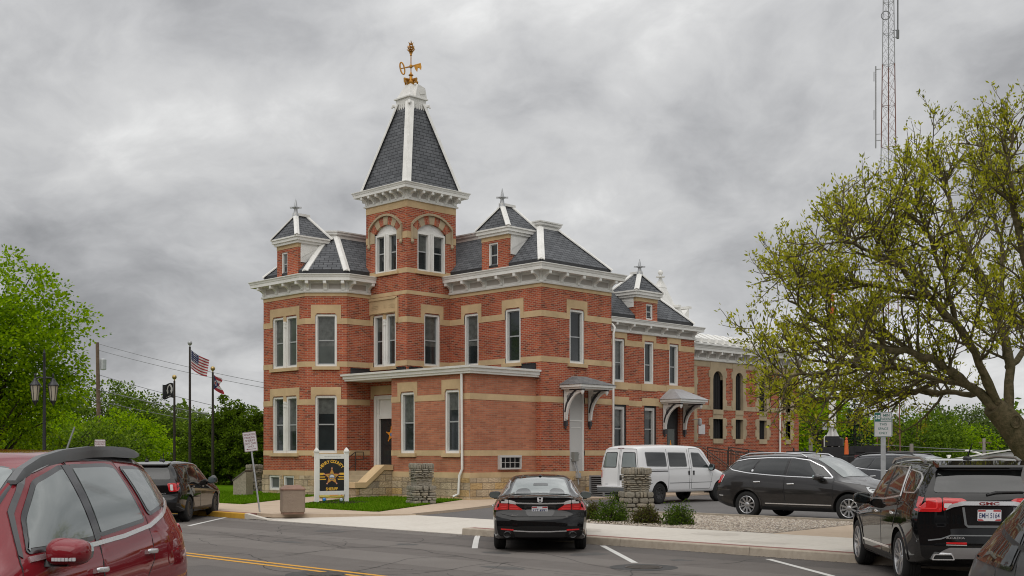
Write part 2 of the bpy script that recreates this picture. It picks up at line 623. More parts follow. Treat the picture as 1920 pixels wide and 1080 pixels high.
def sweep(mb, path, prof, mi=0):
 P, off, ns = miter_path(path)
 n = len(prof)
 base = len(mb.v)
 for p, o in zip(P, off):
  for a, z in prof:
   q = p + o * a
   mb.v.append((q.x, q.y, z))
 for i in range(len(P) - 1):
  for k in range(n):
   a = base + i * n + k
   b = base + i * n + (k + 1) % n
   mb.f.append((a, b, b + n, a + n))
   mb.uv.append(None)
   mb.mi.append(mi)
 for idx, i in ((0, 0), (len(P) - 1, len(P) - 1)):
  poly = [(a, z) for a, z in prof]
  tri = tessellate_polygon([[Vector((a, z, 0)) for a, z in poly]])
  for t in tri:
   mb.f.append(tuple(base + i * n + k for k in t))
   mb.uv.append(None)
   mb.mi.append(mi)
def cornice(parent, path, zb, zt, ov, spacing, skip=(), bw=0.13, ends=(0.12, 0.12), name='cornice', panels=True):
 """bracketed cornice; zb foot of the frieze, zt top edge, ov overhang"""
 H = zt - zb
 k = H / 0.70
 mb = MB()
 zf = zb + 0.10 * k
 zs = zb + 0.45 * k
 prof = [(-0.02, zb), (0.07, zb), (0.085, zb + 0.05 * k), (0.06, zb + 0.085 * k), (0.03, zf), (0.03, zs), (ov * 0.86, zs - 0.004), (ov * 0.86, zs + 0.11 * k), (ov * 0.90, zs + 0.13 * k),
   (ov * 0.93, zs + 0.18 * k), (ov * 0.99, zs + 0.215 * k), (ov, zs + 0.22 * k), (ov, zt), (-0.25, zt + 0.05)]
 sweep(mb, path, prof)
 co = mb.build(name, M['white'], parent)
 bp = [(0.03, zf - 0.01), (0.085, zf - 0.01), (0.10, zf + 0.05 * k), (0.085, zf + 0.08 * k), (0.12, zf + 0.13 * k), (0.19, zf + 0.185 * k), (0.27, zf + 0.215 * k)]
 s = (ov * 0.86 - 0.03) / 0.36
 bp = [(0.03 + (a - 0.03) * s, z) for a, z in bp] + [(ov * 0.80, zf + 0.22 * k), (ov * 0.82, zf + 0.26 * k), (ov * 0.82, zs), (0.03, zs)]
 P, off, ns = miter_path(path)
 for i, (a, b) in enumerate(zip(P, P[1:])):
  if i in skip:
   continue
  L = (b - a).length
  d = (b - a) / L
  F = Fr((a.x, a.y, 0), (d.x, d.y, 0), (ns[i].x, ns[i].y, 0))
  n = max(1, round((L - ends[0] - ends[1]) / spacing))
  st = [ends[0] + (L - ends[0] - ends[1]) * j / n for j in range(n + 1)]
  for u in st:
   m = MB()
   m.prism(bp, lambda q, z, e: F.P(u + e, z, q), -bw / 2, bw / 2)
   m.build('bracket', M['white'], co)
  if panels:
   for u, v in zip(st, st[1:]):
    if v - u > bw + 0.15:
     pm = MB()
     fbox(pm, F, u + bw / 2 + 0.05, v - bw / 2 - 0.05, zf + 0.055 * k, zs - 0.09 * k, 0.0, 0.034)
     pm.build('frieze_panel', M['panel'], co)
 return co
def slope(mb, a, b, c, d, us=0.0):
 """roof quad a,b (eaves) c,d (top) with uv in metres"""
 a, b, c, d = (Vector(q) for q in (a, b, c, d))
 e = (b - a).normalized()
 n = e.cross(d - a)
 up = n.cross(e).normalized()
 if up.z < 0:
  up = -up
 mb.face([a, b, c, d], [((q - a).dot(e) + us, (q - a).dot(up)) for q in (a, b, c, d)])
def hip_cap(mb, p, q, w=0.13, h=0.07):
 """ribbed cap along a hip: two wings and a round rib"""
 p, q = Vector(p), Vector(q)
 t = (q - p).normalized()
 side = t.cross(Vector((0, 0, 1))).normalized()
 up = side.cross(t).normalized()
 for s in (-1, 1):
  c = (p + q) / 2 + side * (s * w * 0.58) + up * (h * 0.30)
  mb.obox(c, t * ((q - p).length / 2), (side - up * (0.45 * s)).normalized() * (w * 0.5) if s > 0 else (side + up * 0.45).normalized() * (w * 0.5), up * 0.022)
 mb.tube([p + up * h * 0.55, q + up * h * 0.55], 0.038, 8)
def mansard(parent, base, top, z0, z1, caps=(), deck=True, deck_ov=0.10, deck_h=0.26, skirt=0.20, hipw=0.13, name='roof', skip=()):
 """slated slopes between two plan polygons"""
 n = len(base)
 mb = MB()
 zs = z0 + skirt
 for i in range(n):
  if i in skip:
   continue
  j = (i + 1) % n
  slope(mb, (*base[i], zs), (*base[j], zs), (*top[j], z1), (*top[i], z1), us=i * 3.1)
 rf = mb.build(name, M['slate'], parent)
 f = MB()
 for i in range(n):
  if i in skip:
   continue
  j = (i + 1) % n
  f.face([(*base[i], z0 - 0.03), (*base[j], z0 - 0.03), (*base[j], zs), (*base[i], zs)])
 f.build('flashing', M['flash'], rf)
 c = MB()
 for i in caps:
  b, t = Vector((*base[i], zs - 0.02)), Vector((*top[i], z1))
  hip_cap(c, b + (b - t).normalized() * 0.06, t, hipw)
 if caps:
  c.build('hip_trim', M['white_worn'], rf)
 if deck:
  d = MB()
  cx = sum(p[0] for p in top) / n
  cy = sum(p[1] for p in top) / n
  path = [tuple(p) for p in top]
  Pm = path + [path[0], path[1]]
  P, off, ns = miter_path(Pm)
  ring = [(P[i], off[i]) for i in range(1, n + 1)]
  prof = [(0.0, z1 - 0.10), (0.03, z1 - 0.10), (0.03, z1 + 0.06), (deck_ov * 0.7, z1 + 0.09), (deck_ov, z1 + 0.12), (deck_ov, z1 + deck_h - 0.06), (deck_ov + 0.04, z1 + deck_h - 0.05), (deck_ov + 0.04, z1 + deck_h), (-0.2, z1 + deck_h + 0.03)]
  for (p, o), (q, r) in zip(ring, ring[1:] + ring[:1]):
   for (a, za), (b, zb) in zip(prof, prof[1:]):
    d.face([(*(p + o * a), za), (*(q + r * a), za), (*(q + r * b), zb), (*(p + o * b), zb)])
  d.face([(*(p + o * -0.19), z1 + deck_h + 0.028) for p, o in ring])
  d.build('roof_deck', M['white_worn'], rf)
 return rf
def finial(name, parent, c, h, m='zinc', r=0.125, n=10):
 mb = MB()
 k = h / 0.62
 mb.lathe([(r * 1.15, -0.15), (r * 0.95, 0.0), (r * 0.75, 0.02 * k), (r * 0.55, 0.16 * k), (r * 0.60, 0.20 * k), (r * 1.25, 0.235 * k), (r * 1.25, 0.265 * k), (r * 0.55, 0.29 * k), (r * 0.40, 0.42 * k), (r * 0.06, 0.62 * k)], c, n)
 for s in range(4):
  a = s * math.pi / 2 + math.pi / 4
  mb.obox(Vector(c) + Vector((math.cos(a) * r * 1.4, math.sin(a) * r * 1.4, 0.25 * k)), Vector((math.cos(a), math.sin(a), 0)) * r * 0.5, Vector((-math.sin(a), math.cos(a), 0)) * r * 0.25, Vector((0, 0, 0.03 * k)))
 return mb.build(name, M[m], parent, smooth=True, angle=40)
def dormer(parent, F, u0, u1, z0, z1, depth, win, peak_h, fin, roof_back, side=1):
 """small brick dormer with a hipped slate cap; F front frame, depth back into the roof"""
 w = MB()
 hole = [win]
 wall(w, F, u0, u1, z0, z1 - 0.16, hole, reveal=0.12)
 B0 = F.P(u0, 0, -depth)
 for u in (u0, u1):
  p = [F.P(u, z0, 0), F.P(u, z0, -0.5), F.P(u, z0 + 0.85, -0.5), F.P(u, z0 + 0.85, 0)]
  w.face(p, [(0, z0), (0.5, z0), (0.5, z0 + 0.85), (0, z0 + 0.85)])
  w.face([F.P(u, z0 + 0.85, 0), F.P(u, z0 + 0.85, -0.12), F.P(u, z1 - 0.16, -0.12), F.P(u, z1 - 0.16, 0)], [(0, z0 + 0.85), (0.12, z0 + 0.85), (0.12, z1), (0, z1)])
 dm = w.build('dormer', M['brick'], parent)
 s = MB()
 fbox(s, F, u0 - 0.01, u1 + 0.01, z1 - 0.16, z1, -0.3, 0.012)
 s.build('lintel', M['stone'], dm)
 window(dm, F, win[0], win[1], win[2], win[3], dep=0.08, fr=0.06)
 for u, sg in ((u0, -1), (u1, 1)):
  g = MB()
  fprism_pts = [(-0.12, z0 + 0.55), (-depth, z0 + 0.55), (-depth, z1), (-0.12, z1)]
  g.prism(fprism_pts, lambda a, b, d: F.P(u + d, b, a), -0.03 if sg < 0 else -0.02, 0.02 if sg < 0 else 0.03)
  g.prism([(-0.16, z1 - 0.10), (-depth * 0.72, z1 - 0.10), (-0.16, z0 + 0.75)], lambda a, b, d: F.P(u + sg * d, b, a), 0.02, 0.045)
  g.build('cheek_panel', M['white_worn'], dm)
 e = MB()
 ov = 0.20
 e0, e1 = u0 - ov, u1 + ov
 fbox(e, F, e0 + 0.10, e1 - 0.10, z1, z1 + 0.10, -depth - 0.1, ov - 0.10)
 fbox(e, F, e0 + 0.04, e1 - 0.04, z1 + 0.10, z1 + 0.22, -depth - 0.1, ov - 0.04)
 fbox(e, F, e0, e1, z1 + 0.22, z1 + 0.28, -depth - 0.1, ov)
 e.build('eaves', M['white'], dm)
 zr = z1 + 0.285
 um = (u0 + u1) / 2
 pf, pb = -(u1 - u0) * 0.27, -(u1 - u0) * 0.27 - roof_back
 top = zr + peak_h
 bk = pb - (u1 - u0) * 0.42
 r = MB()
 A, Bb, C, D = F.P(e0 + 0.03, zr, ov - 0.03), F.P(e1 - 0.03, zr, ov - 0.03), F.P(e1 - 0.03, zr, bk), F.P(e0 + 0.03, zr, bk)
 T, U = F.P(um, top, pf), F.P(um, top, pb)
 for a, b, c, d in ((A, Bb, T, T), (Bb, C, U, T), (C, D, U, U), (D, A, T, U)):
  slope(r, a, b, c, d)
 ro = r.build('dormer_roof', M['slate'], dm)
 h = MB()
 for a, b in ((A, T), (Bb, T), (C, U), (D, U)):
  hip_cap(h, a, b, 0.10, 0.05)
 q = (T + U) / 2
 h.obox(q + Vector((0, 0, 0.03)), F.n * ((pf - pb) / 2 + 0.1), F.u * 0.10, Vector((0, 0, 0.05)))
 h.build('hip_trim', M['white_worn'], dm)
 finial('finial', dm, T + Vector((0, 0, 0.06)), fin)
 return dm
# levels
WT = (0.92, 1.12)
B5 = (1.72, 1.92)
B4 = (3.75, 3.97)
B3 = (5.27, 5.48)
B2 = (6.98, 7.21)
B1 = (8.09, 8.235)
ZE = 8.235
W1 = (1.81, 4.12)
W2 = (5.28, 7.38)
GZ = 0.10
XM, YM, XME = 32.28, 30.72, 36.35
XT, YT, YTE, XTE = 30.0, 35.85, 38.43, 32.60
XF, YF0, YF1 = 27.64, 39.35, 42.32
XC, YC = 28.82, 38.17
XA, YA, YAE = 28.88, 31.0, 35.42
YR, XRE = 31.1, 42.42
YJ, XJE = 31.6, 51.8
bld = thing('brick_building', 'red brick jail building with slate mansard roofs and a pointed corner tower', 'building', (30.0, 35.0, 0))
bld.location = (0, 0, 0)
FM, FMR = fx(XM), fy(YM)
FT, FTR = fx(XT), fy(YT)
FF, FFR = fx(XF), fy(YC)
FC = Fr((XC, YC, 0), (-1, 1, 0), (-1, -1, 0))
CL = (Vector((XF, YF0)) - Vector((XC, YC))).length
FA, FAR, FAL = fx(XA), fy(YA), Fr((0, YAE, 0), (1, 0, 0), (0, 1, 0))
FR_, FJ = fy(YR), fy(YJ)
walls, trim = MB(), MB()
rock = MB()
def std_window(F, u0, u1, z0, z1, head, leg, pane='glass', rail=0.5, sill=True):
 window(bld, F, u0, u1, z0, z1, pane_m=pane, rail=rail)
 stone_head(trim, F, u0, u1, z1, head, leg)
 if sill:
  stone_sill(trim, F, u0, u1, z0)
def pair_window(F, u0, u1, z0, z1, head, leg, pane='glass', mull=0.16):
 um = (u0 + u1) / 2
 window(bld, F, u0, um - mull / 2, z0, z1, pane_m=pane)
 window(bld, F, um + mull / 2, u1, z0, z1, pane_m=pane)
 m = MB()
 c = F.P(um, 0, -0.05)
 fbox(m, F, um - mull / 2, um + mull / 2, z0, z1 - 0.2, -0.16, -0.04)
 for zz, hh, rr in ((z0, 0.22, 0.075), (z1 - 0.44, 0.07, 0.085), (z1 - 0.30, 0.07, 0.085)):
  m.lathe([(rr, zz), (rr, zz + hh)], F.P(um, 0, -0.03), 10)
 m.lathe([(0.055, z0 + 0.2), (0.05, z1 - 0.4)], F.P(um, 0, -0.02), 10)
 m.lathe([(0.05, z1 - 0.4), (0.085, z1 - 0.25), (0.085, z1 - 0.2)], F.P(um, 0, -0.02), 10)
 m.build('mullion', M['white'], bld)
 stone_head(trim, F, u0, u1, z1, head, leg)
 fbox(trim, F, um - mull / 2 - 0.01, um + mull / 2 + 0.01, z1 - 0.2, z1 + 0.03, -0.16, 0.012)
 stone_sill(trim, F, u0, u1, z0)
# main block
mA, mB_ = (34.16, 34.99), (31.82, 32.66)
wall(walls, FM, YM, YT, 0.1, ZE + 0.3, [(*mA, *W2), (*mB_, *W2)])
for u in (mA, mB_):
 std_window(FM, *u, *W2, 7.74, B2[0])
sd = (33.86, 34.75)
mR = (33.86, 34.71)
wall(walls, FMR, XM, XME, 0.92, ZE + 0.3, [(*mR, *W2), (*sd, 1.12, 4.15)], us=1.7)
std_window(FMR, *mR, *W2, 7.74, B2[0])
for F, a, b, c2, c1 in ((FM, YM - 0.012, YT, [(34.16, 34.99), (31.82, 32.66)], []), (FMR, XM + 0.05, XME, [mR], [sd])):
 band(trim, F, a, b, *B1)
 band(trim, F, a, b, *B2, [(q[0] - 0.17, q[1] + 0.17) for q in c2])
 band(trim, F, a, b, *B3, c2)
band(trim, FMR, XM + 0.05, XME, *B4, [sd])
band(trim, FM, YM - 0.012, YA, *B4)
band(trim, FM, YM - 0.012, YA, *B5)
band(trim, FMR, XM + 0.05, XME, *B5, [sd])
band(trim, FMR, XM + 0.05, XME, *WT, o=0.03)
band(trim, FM, YM - 0.03, YA, *WT, o=0.03)
fquad(rock, FMR, XM - 0.05, XME, 0.0, WT[0], 0.05)
fquad(rock, FM, YM - 0.05, YA, 0.0, WT[0], 0.05)
fe = Fr((XME, 0, 0), (0, 1, 0), (1, 0, 0))
wall(walls, fe, YM, 43.0, 0.1, ZE + 0.3)
# tower
tw = (36.54, 37.96)
tdoor = (36.25, 37.95)
t1 = (30.89, 31.74)
arl = (36.47, 37.86)
arr = (30.55, 32.04)
AZ = (9.05, 10.98)
wall(walls, FT, YT, YTE, 0.1, 11.85, [(*tw, *W2), (*tdoor, 1.05, 4.14), (*arl, *AZ)], us=0.4)
wall(walls, FTR, XT, XTE, 0.1, 11.85, [(*t1, *W2), (*arr, *AZ)], us=2.3)
wall(walls, Fr((0, YTE, 0), (1, 0, 0), (0, 1, 0)), XT, XTE, 8.0, 11.85)
wall(walls, Fr((XTE, 0, 0), (0, 1, 0), (1, 0, 0)), YT, YTE, 8.0, 11.85)
pair_window(FT, *tw, *W2, 7.42, B2[0])
std_window(FTR, *t1, *W2, 7.74, B2[0])
for F, a, b, c2 in ((FT, YT - 0.012, YC, [tw]), (FTR, XT + 0.05, XM, [t1])):
 band(trim, F, a, b, *B1)
 band(trim, F, a, b, *B2, [(q[0] - 0.17, q[1] + 0.17) for q in c2])
 band(trim, F, a, b, *B3, c2)
for F, a, b, cc in ((FT, YT - 0.012, YTE, arl), (FTR, XT + 0.05, XTE, arr)):
 band(trim, F, a, b, 8.94, 9.13, [cc])
 band(trim, F, a, b, 10.30, 10.56, [(cc[0] - 0.02, cc[1] + 0.02)])
 band(trim, F, a, b, 11.52, 11.80)
 stone_sill(trim, F, *cc, AZ[0], h=0.12)
fbox(trim, FT, 36.40, 38.16, 7.40, 8.05, -0.02, 0.05)
for a, b, c, d in ((36.40, 38.16, 7.96, 8.06), (36.36, 36.46, 7.0, 8.0), (36.50, 38.1, 7.43, 7.47)):
 fbox(trim, FT, a, b, c, d, 0.0, 0.085)
for tx, uy, w_ in (('ERECT', 37.78, .42), ('A', 37.18, .09), ('1882', 36.72, .36)):
 put_text(trim, tx, lambda a, b: FT.P(uy - a, 7.70 + b, 0.062), (0, 0), .17, width=w_, bold=.03)
for F, (a, b), pane in ((FT, arl, 'glass'), (FTR, arr, 'glass')):
 arch_trim, arch_brick, arch_white = MB(), MB(), MB()
 um, hw, rise = (a + b) / 2, (b - a) / 2, 0.32
 Rr = (hw * hw + rise * rise) / (2 * rise)
 zc = AZ[1] - Rr
 th = math.asin(hw / Rr)
 N = 7
 for k in range(N):
  t0, t1_ = -th + 2 * th * k / N, -th + 2 * th * (k + 1) / N
  pts = []
  for rr, ts in ((Rr, (t0, (t0 + t1_) / 2, t1_)), (Rr + 0.33, (t1_, (t0 + t1_) / 2, t0))):
   for t in ts:
    pts.append((um + rr * math.sin(t), zc + rr * math.cos(t)))
  if k % 2 == 1:
   fprism(arch_trim, F, pts, -0.18, 0.015)
  else:
   q = [F.P(p[0], p[1], 0.004) for p in pts]
   arch_brick.face(q, [(p[1], p[0]) for p in pts])
   arch_brick.face([F.P(pts[i][0], pts[i][1], 0.004 if j else -0.18) for i, j in ((0, 1), (1, 1), (1, 0), (0, 0))], [(0, 0), (0.2, 0), (0.2, 0.2), (0, 0.2)])
   arch_brick.face([F.P(pts[i][0], pts[i][1], 0.004 if j else -0.18) for i, j in ((1, 1), (2, 1), (2, 0), (1, 0))], [(0, 0), (0.2, 0), (0.2, 0.2), (0, 0.2)])
 hm = [(um + (Rr + 0.34) * math.sin(-th * 1.06 + 2.12 * th * k / 14), zc + (Rr + 0.34) * math.cos(-th * 1.06 + 2.12 * th * k / 14)) for k in range(15)]
 for p, q in zip(hm, hm[1:]):
  dx, dz = q[0] - p[0], q[1] - p[1]
  l = math.hypot(dx, dz)
  nx, nz = -dz / l, dx / l
  if nz < 0:
   nx, nz = -nx, -nz
  fprism(arch_trim, F, [p, q, (q[0] + nx * 0.08, q[1] + nz * 0.08), (p[0] + nx * 0.08, p[1] + nz * 0.08)], -0.02, 0.09)
 for s, e in ((-1, hm[0]), (1, hm[-1])):
  x0 = e[0]
  fbox(arch_trim, F, min(x0, x0 + s * 0.06), max(x0, x0 + s * 0.06), 10.25, e[1] + 0.03, -0.02, 0.075)
  xa, xb = sorted((um + s * hw, x0))
  fprism(arch_trim, F, [(um + s * hw, 10.30), (x0, 10.30), (x0, e[1] - 0.02), (um + s * hw, AZ[1] - rise)], -0.12, 0.014)
  arch_trim.lathe([(0.03, 10.10), (0.07, 10.16), (0.06, 10.24), (0.04, 10.26)], F.P(x0 + s * 0.02, 0, 0.06), 8)
 pts = [(a, AZ[1] - rise - 0.05), (b, AZ[1] - rise - 0.05)] + [(um + (Rr + 0.02) * math.sin(th - 2 * th * k / 12), zc + (Rr + 0.02) * math.cos(th - 2 * th * k / 12)) for k in range(13)]
 fprism(arch_white, F, pts, -0.19, -0.10)
 z1 = AZ[1] - rise - 0.05
 window(bld, F, a, um - 0.075, AZ[0], z1, pane_m=pane, rail=0.52, dep=0.15, fr=0.075)
 window(bld, F, um + 0.075, b, AZ[0], z1, pane_m=pane, rail=0.52, dep=0.15, fr=0.075)
 fbox(arch_white, F, um - 0.075, um + 0.075, AZ[0], z1, -0.18, -0.06)
 fbox(arch_white, F, um - 0.025, um + 0.025, AZ[0], z1, -0.06, -0.035)
 arch_trim.build('arch_hood', M['stone_grey'], bld)
 arch_brick.build('arch_brick', M['brick'], bld)
 arch_white.build('arch_panel', M['white_worn'], bld)
# left block with its canted corner
lf = (39.90, 41.64)
rock_b = MB()
cw = (0.394, 1.262)
wall(walls, FF, YF0, YF1, 0.92, ZE + 0.3, [(*lf, *W1), (*lf, *W2)], us=0.9)
wall(walls, FC, 0, CL, 0.92, ZE + 0.3, [(*cw, *W1), (*cw, *W2)], us=5.2)
wall(walls, FFR, XC, XT, 0.1, ZE + 0.3, us=7.1)
wall(walls, Fr((0, YF1, 0), (1, 0, 0), (0, 1, 0)), XF, 34.0, 0.1, ZE + 0.3)
pair_window(FF, *lf, *W1, 4.46, B4[0], 'glass')
pair_window(FF, *lf, *W2, 7.74, B2[0], 'glass_pale')
std_window(FC, *cw, *W1, 4.46, B4[0], 'glass')
std_window(FC, *cw, *W2, 7.74, B2[0], 'glass_pale')
e_ = 0.005
for F, a, b, cc in ((FF, YF0 - e_, YF1, [lf]), (FC, -e_, CL + e_, [cw]), (FFR, XC - e_, XT, [])):
 wide = [(q[0] - 0.17, q[1] + 0.17) for q in cc]
 band(trim, F, a, b, *B1)
 band(trim, F, a, b, *B2, wide)
 band(trim, F, a, b, *B3, cc)
 band(trim, F, a, b, *B4, wide)
 band(trim, F, a, b, *B5, cc)
 band(trim, F, a, b, *WT, o=0.03)
bw0, bw1 = (41.08, 41.84), (40.05, 40.80)
wall(rock_b, Fr((XF - 0.05, 0, 0), (0, 1, 0), (-1, 0, 0)), YF0 - 0.02, YF1 + 0.05, 0.0, WT[0], [(*bw0, 0.30, 0.90), (*bw1, 0.30, 0.90)])
fquad(rock_b, FC, -0.02, CL + 0.02, 0.0, WT[0], 0.05)
fquad(rock_b, FFR, XC - 0.02, XT, 0.0, WT[0], 0.05)
for q in (bw0, bw1):
 window(bld, Fr((XF - 0.05, 0, 0), (0, 1, 0), (-1, 0, 0)), *q, 0.30, 0.90, rail=0, fr=0.075, dep=0.1, pane_m='glass_pale')
rock_b.build('foundation', M['rock'], bld)
trim.build('stone_trim', M['stone'], bld)
trim = MB()
# one-storey annex
aw = [(34.06, 34.88), (31.56, 32.35)]
wn = MB()
wall(wn, FA, YA, YAE, 0.92, 4.70, [(*q, *W1) for q in aw], us=0.2)
wall(wn, FAR, XA, XM, 0.92, 4.70, us=4.4)
wall(wn, FAL, XA, XT, 0.92, 4.70, us=8.8)
wn.build('wall', M['brick_new'], bld)
for q in aw:
 std_window(FA, *q, *W1, 4.50, B4[0], 'glass')
for F, a, b, cc in ((FA, YA - 0.012, YAE + 0.012, aw), (FAR, XA + 0.05, XM, []), (FAL, XA + 0.05, XT, [])):
 band(trim, F, a, b, *B4, [(q[0] - 0.17, q[1] + 0.17) for q in cc])
 band(trim, F, a, b, *B5, cc)
 band(trim, F, a - (0.018 if F is FA else 0), b + (0.018 if F is FA else 0), *WT, o=0.03)
 k_ = F is FA
 fquad(rock, F, (YA - 0.05) if k_ else (XA - 0.05), (YAE + 0.05) if k_ else b, 0.18, WT[0], 0.05)
 fbox(trim, F, (YA - 0.10) if k_ else (XA + 0.05), (YAE + 0.10) if k_ else b, 0.0, 0.19, -0.05, 0.10)
trim.build('stone_trim', M['stone'], bld)
trim = MB()
# rear wing and jail wing
rw2 = [(36.99, 37.63), (38.92, 39.56), (40.63, 41.27)]
rw1 = [(36.97, 37.75), (38.92, 39.74)]
rdoor = (40.46, 41.42)
ZR = 6.76
wall(walls, FR_, XME, XRE, 0.92, ZR + 0.2, [(*q, 4.72, 6.49) for q in rw2] + [(*q, 2.0, 3.80) for q in rw1] + [(*rdoor, 1.05, 3.80)], us=2.9)
for q in rw2:
 window(bld, FR_, *q, 4.72, 6.49, rail=0.45)
 fbox(trim, FR_, q[0] - 0.15, q[1] + 0.15, 6.52, ZR, -0.05, 0.02)
 for a, b in ((q[0] - 0.15, q[0]), (q[1], q[1] + 0.15)):
  fbox(trim, FR_, a, b, 6.22, 6.52, -0.05, 0.02)
band(trim, FR_, XME, XRE, 6.22, 6.46, [(q[0] - 0.15, q[1] + 0.15) for q in rw2])
band(trim, FR_, XME, XRE, 4.44, 4.70)
for q in rw2:
 fbox(trim, FR_, q[0] - 0.2, q[1] + 0.2, 4.42, 4.715, -0.05, 0.03)
band(trim, FR_, XME, XRE, B4[0], 3.98, [(q[0] - 0.15, q[1] + 0.15) for q in rw1 + [rdoor]])
for q in rw1 + [rdoor]:
 fbox(trim, FR_, q[0] - 0.15, q[1] + 0.15, 3.80, 4.12, -0.05, 0.02)
for q in rw1:
 w = window(bld, FR_, *q, 2.0, 3.80, frame_m='black', fr=0.07, rail=0.45)
 m = MB()
 fbox(m, FR_, q[1] - 0.20, q[1] - 0.09, 2.08, 3.70, -0.17, -0.04)
 fbox(m, FR_, q[0] + 0.07, q[1] - 0.09, 3.60, 3.72, -0.17, -0.05)
 m.build('security_screen', M['putty'], w)
wall(rock, FR_, XME, XRE, 0, 0.92)
wall(walls, Fr((XRE, 0, 0), (0, 1, 0), (1, 0, 0)), YR, 42.0, 0.1, ZR + 0.3)
jail, jt = MB(), MB()
jw = [(44.50, 45.28), (46.28, 46.90), (48.25, 48.90), (50.55, 51.0)]
ZJ = 5.98
wall(jail, FJ, XRE, XJE, 0.1, ZJ + 0.3, [(*q, 3.80, 5.56) for q in jw] + [(*q, 2.47, 3.37) for q in jw], reveal=0.16, us=0.6)
wall(jail, Fr((XJE, 0, 0), (0, 1, 0), (1, 0, 0)), YJ, 42.0, 0.1, ZJ + 0.3)
jail.build('wall', M['brick'], bld)
for q in jw:
 a, b = q
 um, hw = (a + b) / 2, (b - a) / 2
 for zz0, zz1 in ((2.47, 3.37), (3.80, 5.56)):
  for s, e in ((a - 0.22, a), (b, b + 0.22)):
   fbox(jt, FJ, s, e, zz0 - 0.02, zz1 + (0.06 if zz1 < 4 else 0.4), -0.16, 0.03)
  for zq in (zz0 + 0.12, zz1 - 0.30):
   for s, e in ((a - 0.32, a - 0.22), (b + 0.22, b + 0.32)):
    fbox(jt, FJ, s, e, zq, zq + 0.32, -0.03, 0.028)
  fbox(jt, FJ, a, b, zz0 - 0.22, zz0 + 0.0, -0.16, 0.05)
 fbox(jt, FJ, a, b, 3.37, 3.60, -0.16, 0.029)
 pts = [(a, 5.56 - hw), (a, 6.0), (b, 6.0), (b, 5.56 - hw)] + [(um + hw * math.cos(t), 5.56 - hw + hw * math.sin(t)) for t in [math.pi * k / 8 for k in range(1, 8)]]
 fprism(jt, FJ, pts, -0.15, 0.03)
 for zz0, zz1 in ((2.47, 3.37), (3.80, 5.56)):
  g = MB()
  fbox(g, FJ, a, b, zz0, zz1, -0.155, -0.13)
  gw = g.build('barred_window', M['dark'], bld)
  bb = MB()
  k = 4
  for i in range(1, k):
   u = a + (b - a) * i / k
   bb.tube([FJ.P(u, zz0, -0.10), FJ.P(u, zz1, -0.10)], 0.012, 5)
  bb.build('bars', M['black'], gw)
band(jt, FJ, XRE, XJE, 3.78, 4.0, [(q[0] - 0.22, q[1] + 0.22) for q in jw])
band(jt, FJ, XRE, XJE, 5.72, ZJ)
fbox(jt, FJ, 43.0, 43.28, 2.3, 5.7, -0.1, 0.03)
fbox(jt, FJ, 42.46, 42.72, 2.3, 5.7, -0.1, 0.02)
for zq in (2.4, 3.1, 3.8, 4.9):
 fbox(jt, FJ, 43.28, 43.36, zq, zq + 0.3, -0.05, 0.025)
jt.build('stone_trim', M['stone_grey'], bld)
walls.build('wall', M['brick'], bld)
trim.build('stone_trim', M['stone'], bld)
rock.build('foundation', M['rock'], bld)
# cornices
cornice(bld, [(XM, YT), (XM, YM), (XME, YM), (XME, YM + 1.2)], ZE, 8.94, 0.46, 1.0, skip=(2,))
cornice(bld, [(XF + 1.0, YF1), (XF, YF1), (XF, YF0), (XC, YC), (XT, YC)], ZE, 8.94, 0.46, 0.85, skip=(0,))
cornice(bld, [(XTE, YTE), (XT, YTE), (XT, YT), (XTE, YT), (XTE, YTE)], 11.80, 12.42, 0.44, 0.47, bw=0.11)
cornice(bld, [(XME, YR), (XRE, YR), (XRE, YR + 1.5)], ZR, 7.32, 0.36, 1.02, skip=(1,), ends=(0.5, 0.12), bw=0.10)
cornice(bld, [(XRE, YJ), (XJE, YJ), (XJE, YJ + 1.5)], ZJ, 6.63, 0.38, 0.78, skip=(1,), bw=0.10)
# roofs
ins = 1.51
mansard(bld, [(XM + 0.02, 43.0), (XM + 0.02, YM + 0.02), (XME - 0.02, YM + 0.02), (XME - 0.02, 43.0)],
  [(XM + ins, 41.5), (XM + ins, YM + ins), (XME - ins, YM + ins), (XME - ins, 41.5)], 8.97, 10.72, caps=(1, 2))
mansard(bld, [(XF + 0.02, YF1 - 0.02), (XF + 0.02, YF0), (XC, YC + 0.02), (34.0, YC + 0.02), (34.0, YF1 - 0.02)],
  [(XF + ins, YF1 - ins), (XF + ins, YF0 + 0.62), (XC + 0.62, YC + ins), (33.0, YC + ins), (33.0, YF1 - ins)], 8.97, 10.72, caps=(0, 1, 2))
mansard(bld, [(XME - 1.0, YR + 0.05), (XRE - 0.02, YR + 0.05), (XRE - 0.02, 37.0), (XME - 1.0, 37.0)],
  [(XME - 1.0, YR + 1.14), (XRE - 1.14, YR + 1.14), (XRE - 1.14, 36.0), (XME - 1.0, 36.0)], 7.33, 8.62, caps=(1,), deck=False)
tc = ((XT + XTE) / 2, (YT + YTE) / 2)
hb, ht = 1.42, 0.37
sq = lambda h: [(tc[0] - h, tc[1] + h), (tc[0] - h, tc[1] - h), (tc[0] + h, tc[1] - h), (tc[0] + h, tc[1] + h)]
spire = mansard(bld, sq(hb), sq(ht), 12.44, 16.05, caps=(0, 1, 2, 3), deck=False, skirt=0.04, hipw=0.17, name='tower_roof')
cr = MB()
